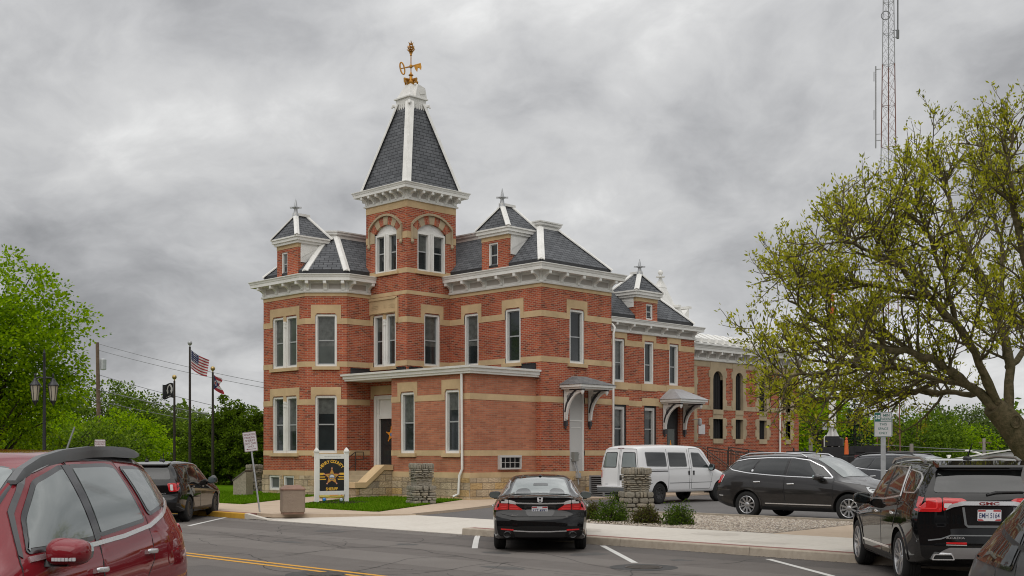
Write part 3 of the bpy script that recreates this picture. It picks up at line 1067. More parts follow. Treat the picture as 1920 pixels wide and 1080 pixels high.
for h0, z0, h1, z1 in ((0.42, 15.98, 0.44, 16.22), (0.50, 16.22, 0.50, 16.27), (0.43, 16.27, 0.16, 16.86)):
 a, b = sq(h0), sq(h1)
 cr.mesh([(*p, z0) for p in a] + [(*p, z1) for p in b], [(0, 1, 5, 4), (1, 2, 6, 5), (2, 3, 7, 6), (3, 0, 4, 7), (4, 5, 6, 7), (3, 2, 1, 0)])
for F, u, o in ((Fr((tc[0] - 0.40, 0, 0), (0, 1, 0), (-1, 0, 0)), tc[1], 0), (Fr((0, tc[1] - 0.40, 0), (1, 0, 0), (0, -1, 0)), tc[0], 0), (Fr((tc[0] + 0.40, 0, 0), (0, 1, 0), (1, 0, 0)), tc[1], 0)):
 for k in range(6):
  uu = u - 0.30 + 0.12 * k
  fprism(cr, F, [(uu - 0.045, 16.0), (uu + 0.045, 16.0), (uu + 0.05, 15.86), (uu, 15.72), (uu - 0.05, 15.86)], -0.02, 0.05)
Fp = Fr((0, tc[1] - 0.41, 0), (1, 0, 0), (0, -1, 0))
fprism(cr, Fp, [(tc[0] - 0.16, 16.27), (tc[0] + 0.46, 16.27), (tc[0] + 0.36, 16.70), (tc[0] - 0.02, 16.80)], -0.3, 0.06)
for k in range(5):
 cr.lathe([(0.02, -0.06), (0.055, -0.03), (0.055, 0.03), (0.02, 0.06)], Fp.P(tc[0] - 0.02 + 0.10 * k, 16.82 - 0.03 * k, -0.1), 8, axis='y')
cr.obox(Fp.P(tc[0] + 0.18, 16.52, 0.07), Vector((0.12, 0, 0.03)), Vector((0, 0.012, 0)), Vector((-0.02, 0, 0.10)))
for sx, sy in ((-1, 1), (-1, -1), (1, -1), (1, 1)):
 cr.tube([(tc[0] + sx * 0.40, tc[1] + sy * 0.40, 15.95), (tc[0] + sx * 0.52, tc[1] + sy * 0.52, 16.0), (tc[0] + sx * 0.55, tc[1] + sy * 0.55, 15.9)], [0.09, 0.07, 0.04], 8)
cr.build('spire_crest', M['white_worn'], spire)
dormer(bld, FF, 39.83, 41.32, 8.98, 10.30, 1.35, (40.58, 41.0, 9.05, 10.02), 0.98, 0.62, 0.55)
dormer(bld, FM, 32.48, 33.97, 8.98, 10.30, 1.35, (33.06, 33.58, 9.08, 10.06), 0.98, 0.62, 0.55)
dormer(bld, fy(YR), 38.38, 39.80, 7.34, 8.30, 1.15, (39.05, 39.50, 7.42, 8.08), 0.80, 0.55, 0.35)
jr = MB()
A0, A1 = (XRE, YJ - 0.1), (XJE + 0.1, YJ - 0.1)
jr.face([(A0[0], A0[1], 6.70), (A1[0], A1[1], 6.70), (A1[0] - 0.5, A1[1] + 0.75, 7.22), (A0[0], A0[1] + 0.75, 7.22)])
jr.face([(A0[0], A0[1] + 0.75, 7.22), (A1[0] - 0.5, A1[1] + 0.75, 7.22), (A1[0] - 0.5, A1[1] + 9, 7.3), (A0[0], A0[1] + 9, 7.3)])
jr.face([(A1[0], A1[1], 6.70), (A1[0], A1[1] + 9, 6.70), (A1[0] - 0.5, A1[1] + 9, 7.3), (A1[0] - 0.5, A1[1] + 0.75, 7.22)])
u = XRE + 0.25
while u < XJE - 0.7:
 F = fy(YJ - 0.1)
 jr.prism([(-0.28, 6.86), (-0.12, 6.82), (-0.10, 6.98), (-0.16, 7.02), (-0.78, 7.30), (-0.80, 7.15)], lambda a, b, d: F.P(u + d, b, a), 0.0, 0.36)
 u += 0.56
jr.box(XRE, XJE + 0.2, YJ - 0.42, YJ - 0.05, 6.64, 6.71)
jr.build('metal_roof', M['white_worn'], bld)
tu = MB()
c = Vector((46.0, 35.75, 0))
tu.lathe([(1.15, 8.0), (0.98, 8.5), (0.30, 9.85), (0.32, 9.88), (0.13, 10.22)], c, 4, a0=math.pi / 4)
tu.lathe([(0.10, 10.2), (0.09, 10.32), (0.06, 10.36), (0.07, 10.5)], c, 8)
tu.lathe([(0.02, 10.48), (0.10, 10.53), (0.13, 10.60), (0.13, 10.64), (0.10, 10.71), (0.02, 10.75)], c, 12)
tu.lathe([(0.05, 10.36), (0.22, 10.39), (0.22, 10.43), (0.05, 10.46)], c, 12)
tu.build('turret', M['white_worn'], bld)
tg = MB()
tg.prism([(-0.40, 8.2), (0.40, 8.2), (0.40, 8.95), (0.0, 8.55), (-0.40, 8.95)], lambda a, b, d: Vector((46.9 + a, 35.0 + d, b)), 0, 0.7)
tg.box(46.35, 46.6, 34.95, 35.75, 8.9, 9.02)
tg.box(47.2, 47.45, 34.95, 35.75, 8.9, 9.02)
tg.build('turret_gable', M['white_worn'], bld)
vp = MB()
vp.lathe([(0.09, 8.2), (0.09, 9.35), (0.13, 9.4), (0.13, 9.6), (0.17, 9.62), (0.17, 9.7), (0.05, 9.75)], (41.2, 34.3, 0), 12)
vp.build('vent_pipe', M['zinc'], bld, smooth=True, angle=40)
# weather vane
vane = empty('weather_vane', (0, 0, 0), parent=bld)
vane.name = 'weather_vane'
cx, cy = tc
v = MB()
v.lathe([(0.17, 16.80), (0.20, 16.95), (0.15, 17.02), (0.07, 17.1), (0.06, 17.22), (0.11, 17.26), (0.05, 17.32), (0.022, 17.4), (0.022, 18.05), (0.05, 18.08), (0.03, 18.16), (0.012, 18.3), (0.012, 18.68)], (cx, cy, 0), 10)
for k in range(4):
 a = k * math.pi / 2 + math.pi / 4 + R(45)
 v.tube([(cx + math.cos(a) * 0.10, cy + math.sin(a) * 0.10, 17.03), (cx + math.cos(a) * 0.34, cy + math.sin(a) * 0.34, 17.04), (cx + math.cos(a) * 0.33, cy + math.sin(a) * 0.33, 16.90)], [0.07, 0.06, 0.04], 6)
v.build('finial', M['gold'], vane, smooth=True, angle=40)
kd = Vector((S2 / 2, -S2 / 2, 0)) * 1.0
kd = (kd + Vector((0, 0, 0.22))).normalized()
kp = Vector((cx, cy, 17.62))
key = MB()
key.tube([kp - kd * 0.22, kp + kd * 0.42], 0.03, 6)
key.lathe([(0.06, -0.06), (0.07, 0), (0.06, 0.06)], kp, 8)
rc = kp - kd * 0.36
kz = Vector((0, 0, 1))
kz = (kz - kd * kz.dot(kd)).normalized()
ring = [rc + kd * (0.085 * math.cos(t)) + kz * (0.25 * math.sin(t)) for t in [2 * math.pi * i / 18 for i in range(19)]]
key.tube(ring, 0.032, 6)
key.tube([rc - kd * 0.08, kp - kd * 0.2], 0.022, 6)
kn = kd.cross(kz)
key.prism([(0.12, 0.03), (0.42, 0.05), (0.42, -0.10), (0.37, -0.24), (0.31, -0.12), (0.26, -0.12), (0.20, -0.28), (0.14, -0.14)], lambda a, b, d: kp + kd * a + kz * b + kn * d, -0.025, 0.025)
key.build('key_pointer', M['gold'], vane, smooth=True, angle=40)
tf = MB()
for zz, r0, n in ((18.20, 0.10, 4), (18.28, 0.17, 6), (18.36, 0.17, 6), (18.44, 0.13, 5), (18.56, 0.10, 4)):
 for k in range(n):
  a = 2 * math.pi * k / n + zz * 7
  tf.tube([(cx, cy, zz - 0.06), (cx + math.cos(a) * r0 * 0.6, cy + math.sin(a) * r0 * 0.6, zz - 0.02), (cx + math.cos(a) * r0, cy + math.sin(a) * r0, zz + 0.05)], [0.018, 0.028, 0.008], 5)
tf.build('leaf_ornament', M['gold'], vane, smooth=True, angle=50)
# flat roof of the annex
ar = MB()
prof = [(0.02, 4.68), (0.16, 4.68), (0.17, 4.74), (0.21, 4.76), (0.22, 4.86), (0.28, 4.88), (0.29, 4.955), (-0.02, 4.97)]
path = [(XT, 38.02), (XA, 38.02), (XA, YA), (XM, YA)]
sweep(ar, path, prof)
ar.mesh([(XA, 38.0, 4.69), (XA, YAE, 4.69), (XT, YAE, 4.69), (XT, 38.0, 4.69)], [(0, 1, 2, 3)])
ar.build('roof_fascia', M['white'], bld)
a2 = MB()
a2.box(XA - 0.1, XM, YA - 0.1, YT, 4.75, 4.968)
a2.box(XA - 0.1, XT, YT, 38.0, 4.75, 4.967)
a2.build('flat_roof', M['flash'], bld)
fl = MB()
for F, a, b, n in ((FFR, 29.0, 30.0, 7), (FTR, 30.1, 31.1, 4), (FT, 35.9, 36.5, 3), (FM, 31.0, 31.75, 5)):
 fbox(fl, F, a, b, 4.97, 5.22, 0.0, 0.05)
 for k in range(n):
  u = a + (b - a) * (k + 0.5) / n
  fbox(fl, F, u - 0.05, u + 0.05, 5.20, 5.235, 0.0, 0.07)
fl.build('flashing', M['flash'], bld)
# downspouts
for pts, r in (([FA.P(31.34, 4.70, 0.10), FA.P(31.34, 1.25, 0.07), FA.P(31.42, 1.0, 0.14), FA.P(31.46, 0.35, 0.14), FA.P(31.58, 0.25, 0.30)], 0.05),
    ([FMR.P(XME + 0.10, 7.0, -0.05), FMR.P(XME + 0.10, 6.85, 0.10), FMR.P(XME + 0.06, 6.6, 0.06), FMR.P(XME + 0.05, 0.3, 0.05)], 0.045),
    ([FJ.P(49.95, 6.0, 0.10), FJ.P(49.95, 0.3, 0.08)], 0.05)):
 m = MB()
 m.tube(pts, r, 8)
 m.build('downspout', M['white'], bld, smooth=True, angle=50)
# entrance door in the tower, stairs and cheek wall
FTd = FT
d0, d1 = tdoor
dr = MB()
fbox(dr, FTd, d0, d1, 1.05, 4.14, -0.2, -0.17)
door = dr.build('door', M['black'], bld)
m = MB()
for a, b, c, d, o in ((d1 - 0.16, d1, 1.05, 4.14, 0.0), (d0, d0 + 0.16, 1.05, 4.14, 0.0), (d0 + 0.16, d1 - 0.16, 3.98, 4.14, -0.002), (d0 + 0.16, d1 - 0.16, 3.20, 3.34, -0.04)):
 fbox(m, FTd, a, b, c, d, -0.17, o - 0.02)
fbox(m, FTd, d1 - 0.27, d1 - 0.16, 1.05, 3.98, -0.17, -0.07)
fbox(m, FTd, d0 + 0.16, d1 - 0.27, 3.34, 3.98, -0.17, -0.12)
m.build('door_frame', M['white'], door)
m = MB()
dm0, dm1 = d0 + 0.20, d1 - 0.32
fbox(m, FTd, dm0 + 0.15, dm1 - 0.14, 2.15, 3.08, -0.17, -0.155)
fbox(m, FTd, dm0 + 0.15, dm1 - 0.14, 1.2, 2.08, -0.17, -0.156)
m.build('door_glass', M['glass'], door)
stone_head(trim2 := MB(), FTd, d0, d1, 4.14, 4.52, 4.0, side=0.16)
trim2.build('door_lintel', M['stone'], bld)
def star_pts(cx, cz, r, ri=0.42, rot=math.pi / 2, n=5):
 out = []
 for k in range(2 * n):
  rr = r if k % 2 == 0 else r * ri
  a = rot + math.pi * k / n
  out.append((cx + rr * math.cos(a), cz + rr * math.sin(a)))
 return out
M['orange'] = mat('star_orange', (0.75, 0.27, 0.02), 0.5)
M['blue'] = mat('seal_blue', (0.10, 0.22, 0.42), 0.5)
M['letter_gold'] = mat('letter_gold', (0.80, 0.46, 0.05), 0.5)
def door_star(F, u, z, r, o, parent):
 m = MB()
 fprism(m, F, star_pts(u, z, r), o, o + 0.008)
 for k in range(5):
  a = math.pi / 2 + 2 * math.pi * k / 5
  c = (u + r * math.cos(a), z + r * math.sin(a))
  fprism(m, F, [(c[0] + 0.1 * r * math.cos(t), c[1] + 0.1 * r * math.sin(t)) for t in [2 * math.pi * i / 8 for i in range(8)]], o, o + 0.009)
 s = m.build('star_badge', M['orange'], parent)
 m = MB()
 fprism(m, F, [(u + 0.24 * r * math.cos(t), z + 0.24 * r * math.sin(t)) for t in [2 * math.pi * i / 14 for i in range(14)]], o, o + 0.013)
 m.build('seal', M['blue'], s)
 return s
door_star(FTd, 37.0, 2.56, 0.30, -0.154, door)
dr = MB()
fbox(dr, FR_, *rdoor, 1.05, 3.80, -0.2, -0.15)
d2 = dr.build('door', M['black'], bld)
m = MB()
fbox(m, FR_, rdoor[0] + 0.22, rdoor[1] - 0.25, 1.35, 2.85, -0.16, -0.14)
m.build('door_glass', M['glass_pale'], d2)
door_star(FR_, (rdoor[0] + rdoor[1]) / 2 - 0.05, 2.05, 0.29, -0.138, d2)
dr = MB()
fbox(dr, FMR, sd[0], sd[1], 1.12, 4.15, -0.16, -0.06)
d3 = dr.build('door', M['putty'], bld)
m = MB()
for a, b, c, d in ((sd[0], sd[0] + 0.05, 1.12, 4.15), (sd[1] - 0.10, sd[1], 1.12, 4.15), (sd[0] + 0.05, sd[1] - 0.1, 3.05, 3.10), (sd[0] + 0.1, sd[1] - 0.2, 2.80, 2.82), (sd[0] + 0.1, sd[1] - 0.2, 1.60, 1.62)):
 fbox(m, FMR, a, b, c, d, -0.1, -0.04)
m.build('door_frame', M['white'], d3)
# bracketed door hoods
def hood(F, u0, u1, ub, z_e, z_peak, proj, bl, roofm):
 w = MB()
 fbox(w, F, u0 + 0.08, u1 - 0.08, z_e, z_e + 0.07, 0, proj - 0.08)
 fbox(w, F, u0, u1, z_e + 0.07, z_e + 0.17, 0, proj)
 h = w.build('door_hood', M['white_worn'], bld)
 r = MB()
 zz = z_e + 0.175
 um = (u0 + u1) / 2
 A, B, C, D = F.P(u0 - 0.04, zz, 0), F.P(u0 - 0.04, zz, proj + 0.04), F.P(u1 + 0.04, zz, proj + 0.04), F.P(u1 + 0.04, zz, 0)
 T0, T1 = F.P(um - 0.35, z_peak, 0), F.P(um + 0.35, z_peak, 0)
 Tm0, Tm1 = F.P(um - 0.30, z_peak, 0.22), F.P(um + 0.30, z_peak, 0.22)
 slope(r, A, B, Tm0, T0)
 slope(r, B, C, Tm1, Tm0)
 slope(r, C, D, T1, Tm1)
 r.face([T0, Tm0, Tm1, T1])
 r.build('hood_roof', M[roofm], h)
 for u in ub:
  k = MB()
  zb = z_e - bl
  q = proj - 0.12
  fbox(k, F, u - 0.05, u + 0.05, zb, z_e, 0.0, 0.09)
  fbox(k, F, u - 0.05, u + 0.05, z_e - 0.08, z_e, 0.09, q)
  arc_o = [(0.10 + (q - 0.16) * (1 - math.cos(t)), z_e - 0.08 - (bl * 0.80) * (1 - math.sin(t))) for t in [math.pi / 2 * i / 10 for i in range(11)]]
  arc_i = [(a - 0.07, z + 0.10) for a, z in arc_o]
  k2 = MB()
  k2.prism([(0.085, z_e - bl * 0.86)] + arc_o[:] + [(0.09, z_e - 0.08)], lambda a, b, d: F.P(u + d, b, a), -0.02, 0.02)
  for p, pn in zip(arc_o, arc_o[1:]):
   k.prism([p, pn, (pn[0] + 0.05, pn[1] - 0.04), (p[0] + 0.05, p[1] - 0.04)], lambda a, b, d: F.P(u + d, b, a), -0.045, 0.045)
  br = k.build('hood_bracket', M['white_worn'], h)
  k2.build('bracket_web', M['white_worn'], br)
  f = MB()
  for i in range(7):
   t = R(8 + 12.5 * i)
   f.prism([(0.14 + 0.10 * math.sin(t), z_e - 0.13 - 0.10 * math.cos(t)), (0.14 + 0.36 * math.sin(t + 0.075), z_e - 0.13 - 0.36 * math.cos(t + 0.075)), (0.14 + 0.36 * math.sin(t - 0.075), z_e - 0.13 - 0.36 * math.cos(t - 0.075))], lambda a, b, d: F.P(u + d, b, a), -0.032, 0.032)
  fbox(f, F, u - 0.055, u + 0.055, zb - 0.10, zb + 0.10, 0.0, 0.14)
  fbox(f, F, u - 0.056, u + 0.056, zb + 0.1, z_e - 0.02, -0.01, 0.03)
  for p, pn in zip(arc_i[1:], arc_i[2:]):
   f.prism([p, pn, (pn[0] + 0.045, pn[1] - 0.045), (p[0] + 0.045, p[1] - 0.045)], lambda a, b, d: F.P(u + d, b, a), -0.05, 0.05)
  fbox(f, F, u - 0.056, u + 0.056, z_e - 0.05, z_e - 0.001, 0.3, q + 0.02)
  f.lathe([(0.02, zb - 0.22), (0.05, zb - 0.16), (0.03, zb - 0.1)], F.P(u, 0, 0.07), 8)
  f.build('bracket_dark_trim', M['hood_dark'], br)  # dark fan, edging and foot block of the bracket
  d = MB()
  d.lathe([(0.02, z_e - 0.22), (0.05, z_e - 0.17), (0.07, z_e - 0.12), (0.07, z_e - 0.09), (0.04, z_e - 0.02)], F.P(u, 0, q - 0.05), 8)
  d.build('pendant', M['white_worn'], br)
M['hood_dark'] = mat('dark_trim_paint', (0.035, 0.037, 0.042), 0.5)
M['hood_slate'] = brick_mat('hood_shingles', [(0.16, 0.165, 0.17), (0.22, 0.22, 0.22), (0.19, 0.195, 0.20)], (0.10, 0.10, 0.10), bw=0.3, rh=0.14, ms=0.01, rough=0.8, bumpd=0.01)
hood(FMR, 33.30, 35.30, (33.56, 34.97), 4.26, 4.78, 1.10, 1.30, 'hood_slate')
hood(FR_, 39.98, 41.90, (40.22, 41.62), 3.92, 4.55, 1.10, 1.20, 'zinc')
st = MB()
for k in range(6):
 x0 = 27.35 + 0.28 * k
 st.box(x0, XT - 0.03 if k == 5 else x0 + 0.30, YAE + 0.35, YC - 0.06, 0.05, 0.28 + 0.165 * k)
st.build('steps', M['stone_grey'], bld)
ck = MB()
pts = [(XA - 0.02, 0.0), (XA - 0.02, 1.17), (28.42, 1.17), (27.55, 0.52), (27.10, 0.52), (27.10, 0.0)]
for a, b in zip(pts[1:], pts[2:]):
 if abs(a[0] - b[0]) < 1e-6:
  continue
yq0, yq1 = YAE - 0.08, YAE + 0.36
uvq = lambda p, y: (p[0] + y, p[1])
for y in (yq0, yq1):
 ck.face([(p[0], y, p[1]) for p in pts], [(p[0], p[1]) for p in pts])
for a, b in zip(pts, pts[1:] + pts[:1]):
 ck.face([(a[0], yq0, a[1]), (b[0], yq0, b[1]), (b[0], yq1, b[1]), (a[0], yq1, a[1])], [(0, a[1]), (0, b[1]), (0.44, b[1]), (0.44, a[1])])
ckw = ck.build('stair_wall', M['rock'], bld)
cp = MB()
yc0, yc1 = yq0 - 0.05, yq1 + 0.05
cop = [(XA - 0.02, 1.17), (28.42, 1.17), (27.55, 0.52), (27.02, 0.52)]
for a, b in zip(cop, cop[1:]):
 cp.mesh([(a[0], yc0, a[1]), (b[0], yc0, b[1]), (b[0], yc1, b[1]), (a[0], yc1, a[1]), (a[0], yc0, a[1] + 0.20), (b[0], yc0, b[1] + 0.20), (b[0], yc1, b[1] + 0.20), (a[0], yc1, a[1] + 0.20)],
   [(0, 1, 2, 3), (4, 5, 6, 7), (0, 1, 5, 4), (3, 2, 6, 7), (0, 3, 7, 4), (1, 2, 6, 5)])
cp.build('coping', M['stone'], ckw)
# ground, road, pavements
def sheet(name, pts, z, m, kind='structure', th=0.0):
 mb = MB()
 if isinstance(z, (int, float)):
  P = [Vector((x, y, z)) for x, y in pts]
 else:
  P = [Vector((x, y, q)) for (x, y), q in zip(pts, z)]
 tri = tessellate_polygon([[Vector((p.x, p.y, 0)) for p in P]])
 fs = []
 for t in tri:
  a, b, c = (P[i] for i in t)
  fs.append(tuple(t) if (b - a).cross(c - a).z > 0 else tuple(reversed(t)))
 mb.mesh(P, fs)
 n = len(P)
 if th:
  Q = [p - Vector((0, 0, th)) for p in P]
  for i in range(n):
   j = (i + 1) % n
   mb.face([P[i], P[j], Q[j], Q[i]])
 o = mb.build(name, m)
 if kind:
  o['kind'] = kind
 return o
def ground_mat(name, cols, scales, rough=0.9, bump=0.3, bscale=60, spec=0.2):
 """layered noise colours for ground surfaces (object coordinates are metres)"""
 m = bpy.data.materials.new(name)
 m.use_nodes = True
 t = m.node_tree
 L = t.links.new
 b = t.nodes['Principled BSDF']
 b.inputs['Roughness'].default_value = rough
 b.inputs['Specular IOR Level'].default_value = spec
 tc = nd(t, 'ShaderNodeTexCoord')
 cur = None
 for i, (c0, c1, sc, fac) in enumerate([(cols[k], cols[k + 1], scales[k // 2][0], scales[k // 2][1]) for k in range(0, len(cols), 2)]):
  n = nd(t, 'ShaderNodeTexNoise')
  n.inputs['Scale'].default_value = sc
  n.inputs['Detail'].default_value = 6
  n.inputs['Roughness'].default_value = 0.65
  L(tc.outputs['Object'], n.inputs['Vector'])
  mr = nd(t, 'ShaderNodeMapRange')
  mr.inputs[1].default_value = 0.32
  mr.inputs[2].default_value = 0.68
  L(n.outputs['Fac'], mr.inputs[0])
  mx = nd(t, 'ShaderNodeMix', data_type='RGBA')
  mx.inputs[6].default_value = (*c0, 1)
  mx.inputs[7].default_value = (*c1, 1)
  L(mr.outputs[0], mx.inputs[0])
  if cur is None:
   cur = mx.outputs[2]
  else:
   m2 = nd(t, 'ShaderNodeMix', data_type='RGBA')
   m2.inputs[0].default_value = fac
   L(cur, m2.inputs[6])
   L(mx.outputs[2], m2.inputs[7])
   cur = m2.outputs[2]
 L(cur, b.inputs['Base Color'])
 n = nd(t, 'ShaderNodeTexNoise')
 n.inputs['Scale'].default_value = bscale
 n.inputs['Detail'].default_value = 4
 L(tc.outputs['Object'], n.inputs['Vector'])
 bp = nd(t, 'ShaderNodeBump')
 bp.inputs['Strength'].default_value = bump
 bp.inputs['Distance'].default_value = 0.02
 L(n.outputs['Fac'], bp.inputs['Height'])
 L(bp.outputs[0], b.inputs['Normal'])
 return m
M['asphalt'] = ground_mat('asphalt', [(0.115, 0.101, 0.092), (0.155, 0.139, 0.128), (0.09, 0.08, 0.073), (0.18, 0.163, 0.15), (0.115, 0.102, 0.094), (0.16, 0.144, 0.133)], [(0.12, 1), (45, 0.5), (2.2, 0.42)], rough=0.88, bump=0.35, bscale=90)
M['asphalt_old'] = ground_mat('old_asphalt', [(0.115, 0.108, 0.104), (0.155, 0.147, 0.141), (0.09, 0.085, 0.082), (0.17, 0.16, 0.155)], [(0.2, 1), (30, 0.4)], bump=0.35, bscale=80)
M['tar'] = ground_mat('patch_tar', [(0.055, 0.053, 0.052), (0.08, 0.078, 0.076)], [(4, 1)], rough=0.8)
M['concrete'] = ground_mat('pale_concrete', [(0.52, 0.48, 0.42), (0.60, 0.56, 0.50), (0.47, 0.43, 0.375), (0.62, 0.58, 0.52)], [(0.5, 1), (9, 0.35)], bump=0.12, bscale=120)
M['concrete_tan'] = ground_mat('tan_concrete', [(0.43, 0.335, 0.245), (0.51, 0.405, 0.305), (0.39, 0.30, 0.22), (0.52, 0.42, 0.325)], [(0.5, 1), (8, 0.35)], bump=0.12, bscale=120)
M['kerb'] = ground_mat('kerb_concrete', [(0.34, 0.29, 0.23), (0.45, 0.39, 0.315), (0.24, 0.20, 0.155), (0.46, 0.40, 0.33)], [(0.8, 1), (7, 0.4)], bump=0.3, bscale=60)
M['kerb_yellow'] = ground_mat('yellow_kerb_paint', [(0.55, 0.30, 0.035), (0.62, 0.36, 0.05), (0.40, 0.22, 0.04), (0.62, 0.36, 0.06)], [(1.0, 1), (9, 0.35)], bump=0.2)
M['paver'] = ground_mat('red_pavers', [(0.25, 0.11, 0.09), (0.31, 0.16, 0.13), (0.20, 0.09, 0.08), (0.33, 0.2, 0.17)], [(2, 1), (14, 0.5)], bump=0.3)
M['line_white'] = ground_mat('road_paint_white', [(0.58, 0.57, 0.54), (0.66, 0.65, 0.62), (0.45, 0.44, 0.42), (0.66, 0.65, 0.62)], [(2, 1), (25, 0.35)], rough=0.7, bump=0.2)
M['line_yellow'] = ground_mat('road_paint_yellow', [(0.60, 0.29, 0.03), (0.66, 0.34, 0.045), (0.42, 0.21, 0.04), (0.66, 0.34, 0.045)], [(2, 1), (25, 0.35)], rough=0.7, bump=0.2)
M['lawn'] = ground_mat('lawn_soil', [(0.055, 0.125, 0.004), (0.085, 0.165, 0.007), (0.045, 0.10, 0.004), (0.105, 0.19, 0.010)], [(0.5, 1), (14, 0.5)], bump=0.8, bscale=40, spec=0, rough=1)
M['field'] = ground_mat('rough_ground', [(0.07, 0.12, 0.03), (0.12, 0.14, 0.06), (0.05, 0.09, 0.02), (0.12, 0.15, 0.05)], [(0.03, 1), (1.2, 0.5)], bump=0.4)
M['mulch'] = ground_mat('dark_mulch', [(0.022, 0.016, 0.012), (0.05, 0.038, 0.03)], [(18, 1)], bump=1.0, bscale=30)
M['gravel_bed'] = ground_mat('gravel_bed', [(0.16, 0.13, 0.10), (0.24, 0.20, 0.16), (0.08, 0.065, 0.05), (0.30, 0.26, 0.21)], [(1, 1), (22, 0.6)], bump=1.0, bscale=30)
KX = 18.0
SW = 0.15
sheet('ground', [(-900, -900), (1500, -900), (1500, 1500), (-900, 1500)], -0.03, M['field'])
sheet('road', [(-40, -120), (KX + 0.02, -120), (KX + 0.02, 260), (-40, 260)], 0.0, M['asphalt'])
sheet('parking_lot', [(21.2, -60), (70, -60), (70, 30.6), (27.0, 30.6), (27.0, 28.5), (21.2, 26.4)], 0.075, M['asphalt_old'])
DY0, DY1 = 19.6, 27.9
def kerb(name, y0, y1, m, z0=SW):
 mb = MB()
 prof = [(0.0, -0.02), (0.018, z0 - 0.02), (0.03, z0 - 0.006), (0.05, z0), (0.155, z0), (0.155, -0.02)]
 y = y0
 while y < y1 - 0.05:
  e = min(y + 3.0, y1)
  mb.prism(prof, lambda a, b, d: Vector((KX + a, d, b)), y + 0.006, e - 0.006)
  y = e
 o = mb.build(name, m)
 o['kind'] = 'structure'
 return o
kerb('kerb', -60, DY0, M['kerb'])
kerb('yellow_kerb', DY1 + 0.6, 33.2, M['kerb_yellow'])
kerb('kerb', 33.2, 140, M['kerb'])
mb = MB()
for y0, y1, h0, h1 in ((DY1 - 0.5, DY1 + 0.6, 0.03, SW),):
 mb.mesh([(KX, y0, 0), (KX, y1, 0), (KX, y1, h1), (KX, y0, h0), (KX + 0.155, y0, 0), (KX + 0.155, y1, 0), (KX + 0.155, y1, h1), (KX + 0.155, y0, h0)],
   [(0, 1, 2, 3), (3, 2, 6, 7), (4, 7, 6, 5), (0, 3, 7, 4), (1, 5, 6, 2)])
o = mb.build('kerb', M['concrete'])
o['kind'] = 'structure'
def slabs(name, x0, x1, y0, y1, z, m, step=1.6, gap=0.008, th=0.12, zf=None):
 mb = MB()
 y = y0
 while y < y1 - 0.05:
  e = min(y + step, y1)
  a, b = y + gap / 2, e - gap / 2
  za, zb_ = (z, z) if zf is None else (zf(x0), zf(x1))
  mb.mesh([(x0, a, za), (x1, a, zb_), (x1, b, zb_), (x0, b, za), (x0, a, za - th), (x1, a, zb_ - th), (x1, b, zb_ - th), (x0, b, za - th)],
    [(0, 1, 2, 3), (0, 4, 5, 1), (2, 6, 7, 3), (1, 5, 6, 2), (3, 7, 4, 0)])
  y = e
 o = mb.build(name, m)
 o['kind'] = 'structure'
 return o
slabs('pavement', KX + 0.40, 21.4, -60, DY0, SW - 0.002, M['concrete'], 1.7)
slabs('pavement', KX + 0.40, 21.2, DY1 + 0.4, 140, SW - 0.002, M['concrete_tan'], 1.7)
slabs('paver_strip', KX + 0.157, KX + 0.398, -60, DY0, SW - 0.003, M['paver'], 0.9, 0.004)
slabs('paver_strip', KX + 0.157, KX + 0.398, DY1 + 0.6, 140, SW - 0.003, M['paver'], 0.9, 0.004)
slabs('drive_apron', KX + 0.0, 21.25, DY0, DY1 + 0.4, 0.0, M['concrete'], 2.77, 0.01, zf=lambda x: 0.012 + 0.10 * (x - KX) / 3.2)
sheet('pavement', [(21.2, 25.2), (23.9, 26.2), (26.7, 27.55), (29.2, 28.9), (44, 29.2), (44, 31.06), (36.3, 30.72), (28.9, 30.9), (28.7, 31.2), (21.2, 26.6)], 0.148, M['concrete_tan'], th=0.1)
sheet('pavement', [(21.2, 31.3), (21.2, 33.6), (25.0, 36.4), (27.4, 38.0), (27.4, 35.4)], 0.152, M['concrete_tan'], th=0.05)
sheet('pavement', [(KX + 0.42, 28.32), (KX + 0.42, 27.75), (21.25, 25.0), (21.25, 28.32)], 0.1485, M['concrete_tan'], th=0.1)
sheet('lawn', [(21.2, 26.75), (28.5, 31.3), (29.0, 31.3), (29.0, 35.6), (27.4, 35.3), (21.2, 31.2)], 0.158, M['lawn'], th=0.1)
sheet('lawn', [(21.2, 33.8), (25.0, 36.6), (27.8, 38.3), (28.0, 40), (34, 42.2), (60, 42.2), (60, 85), (21.2, 85)], 0.157, M['lawn'], th=0.1)
GBX = 26.35
sheet('gravel_bed', [(21.4, 13.7), (GBX, 14.1), (GBX, 20.0), (25.6, 20.9), (22.0, 20.9), (21.4, 20.3)], 0.145, M['gravel_bed'], th=0.06)
sheet('pavement', [(21.4, 11.2), (GBX + 0.2, 11.2), (GBX + 0.2, 14.08), (21.4, 13.68)], 0.150, M['concrete_tan'], th=0.1)
sheet('lawn', [(21.4, -60), (GBX, -60), (GBX, 11.1), (21.4, 11.1)], 0.151, M['lawn'], th=0.1)
mb = MB()
mb.box(GBX, GBX + 0.16, 8.0, 20.0, 0.0, 0.20)
mb.obox(((GBX + 25.6) / 2 + 0.06, 20.45, 0.10), Vector((-0.75, 0.9, 0)).normalized() * 0.6, Vector((0.9, 0.75, 0)).normalized() * 0.08, Vector((0, 0, 0.099)))
mb.box(21.95, 25.62, 20.9, 21.05, 0.0, 0.198)
o = mb.build('kerb', M['kerb'])
o['kind'] = 'structure'
rp = random.Random(3)
mb = MB()
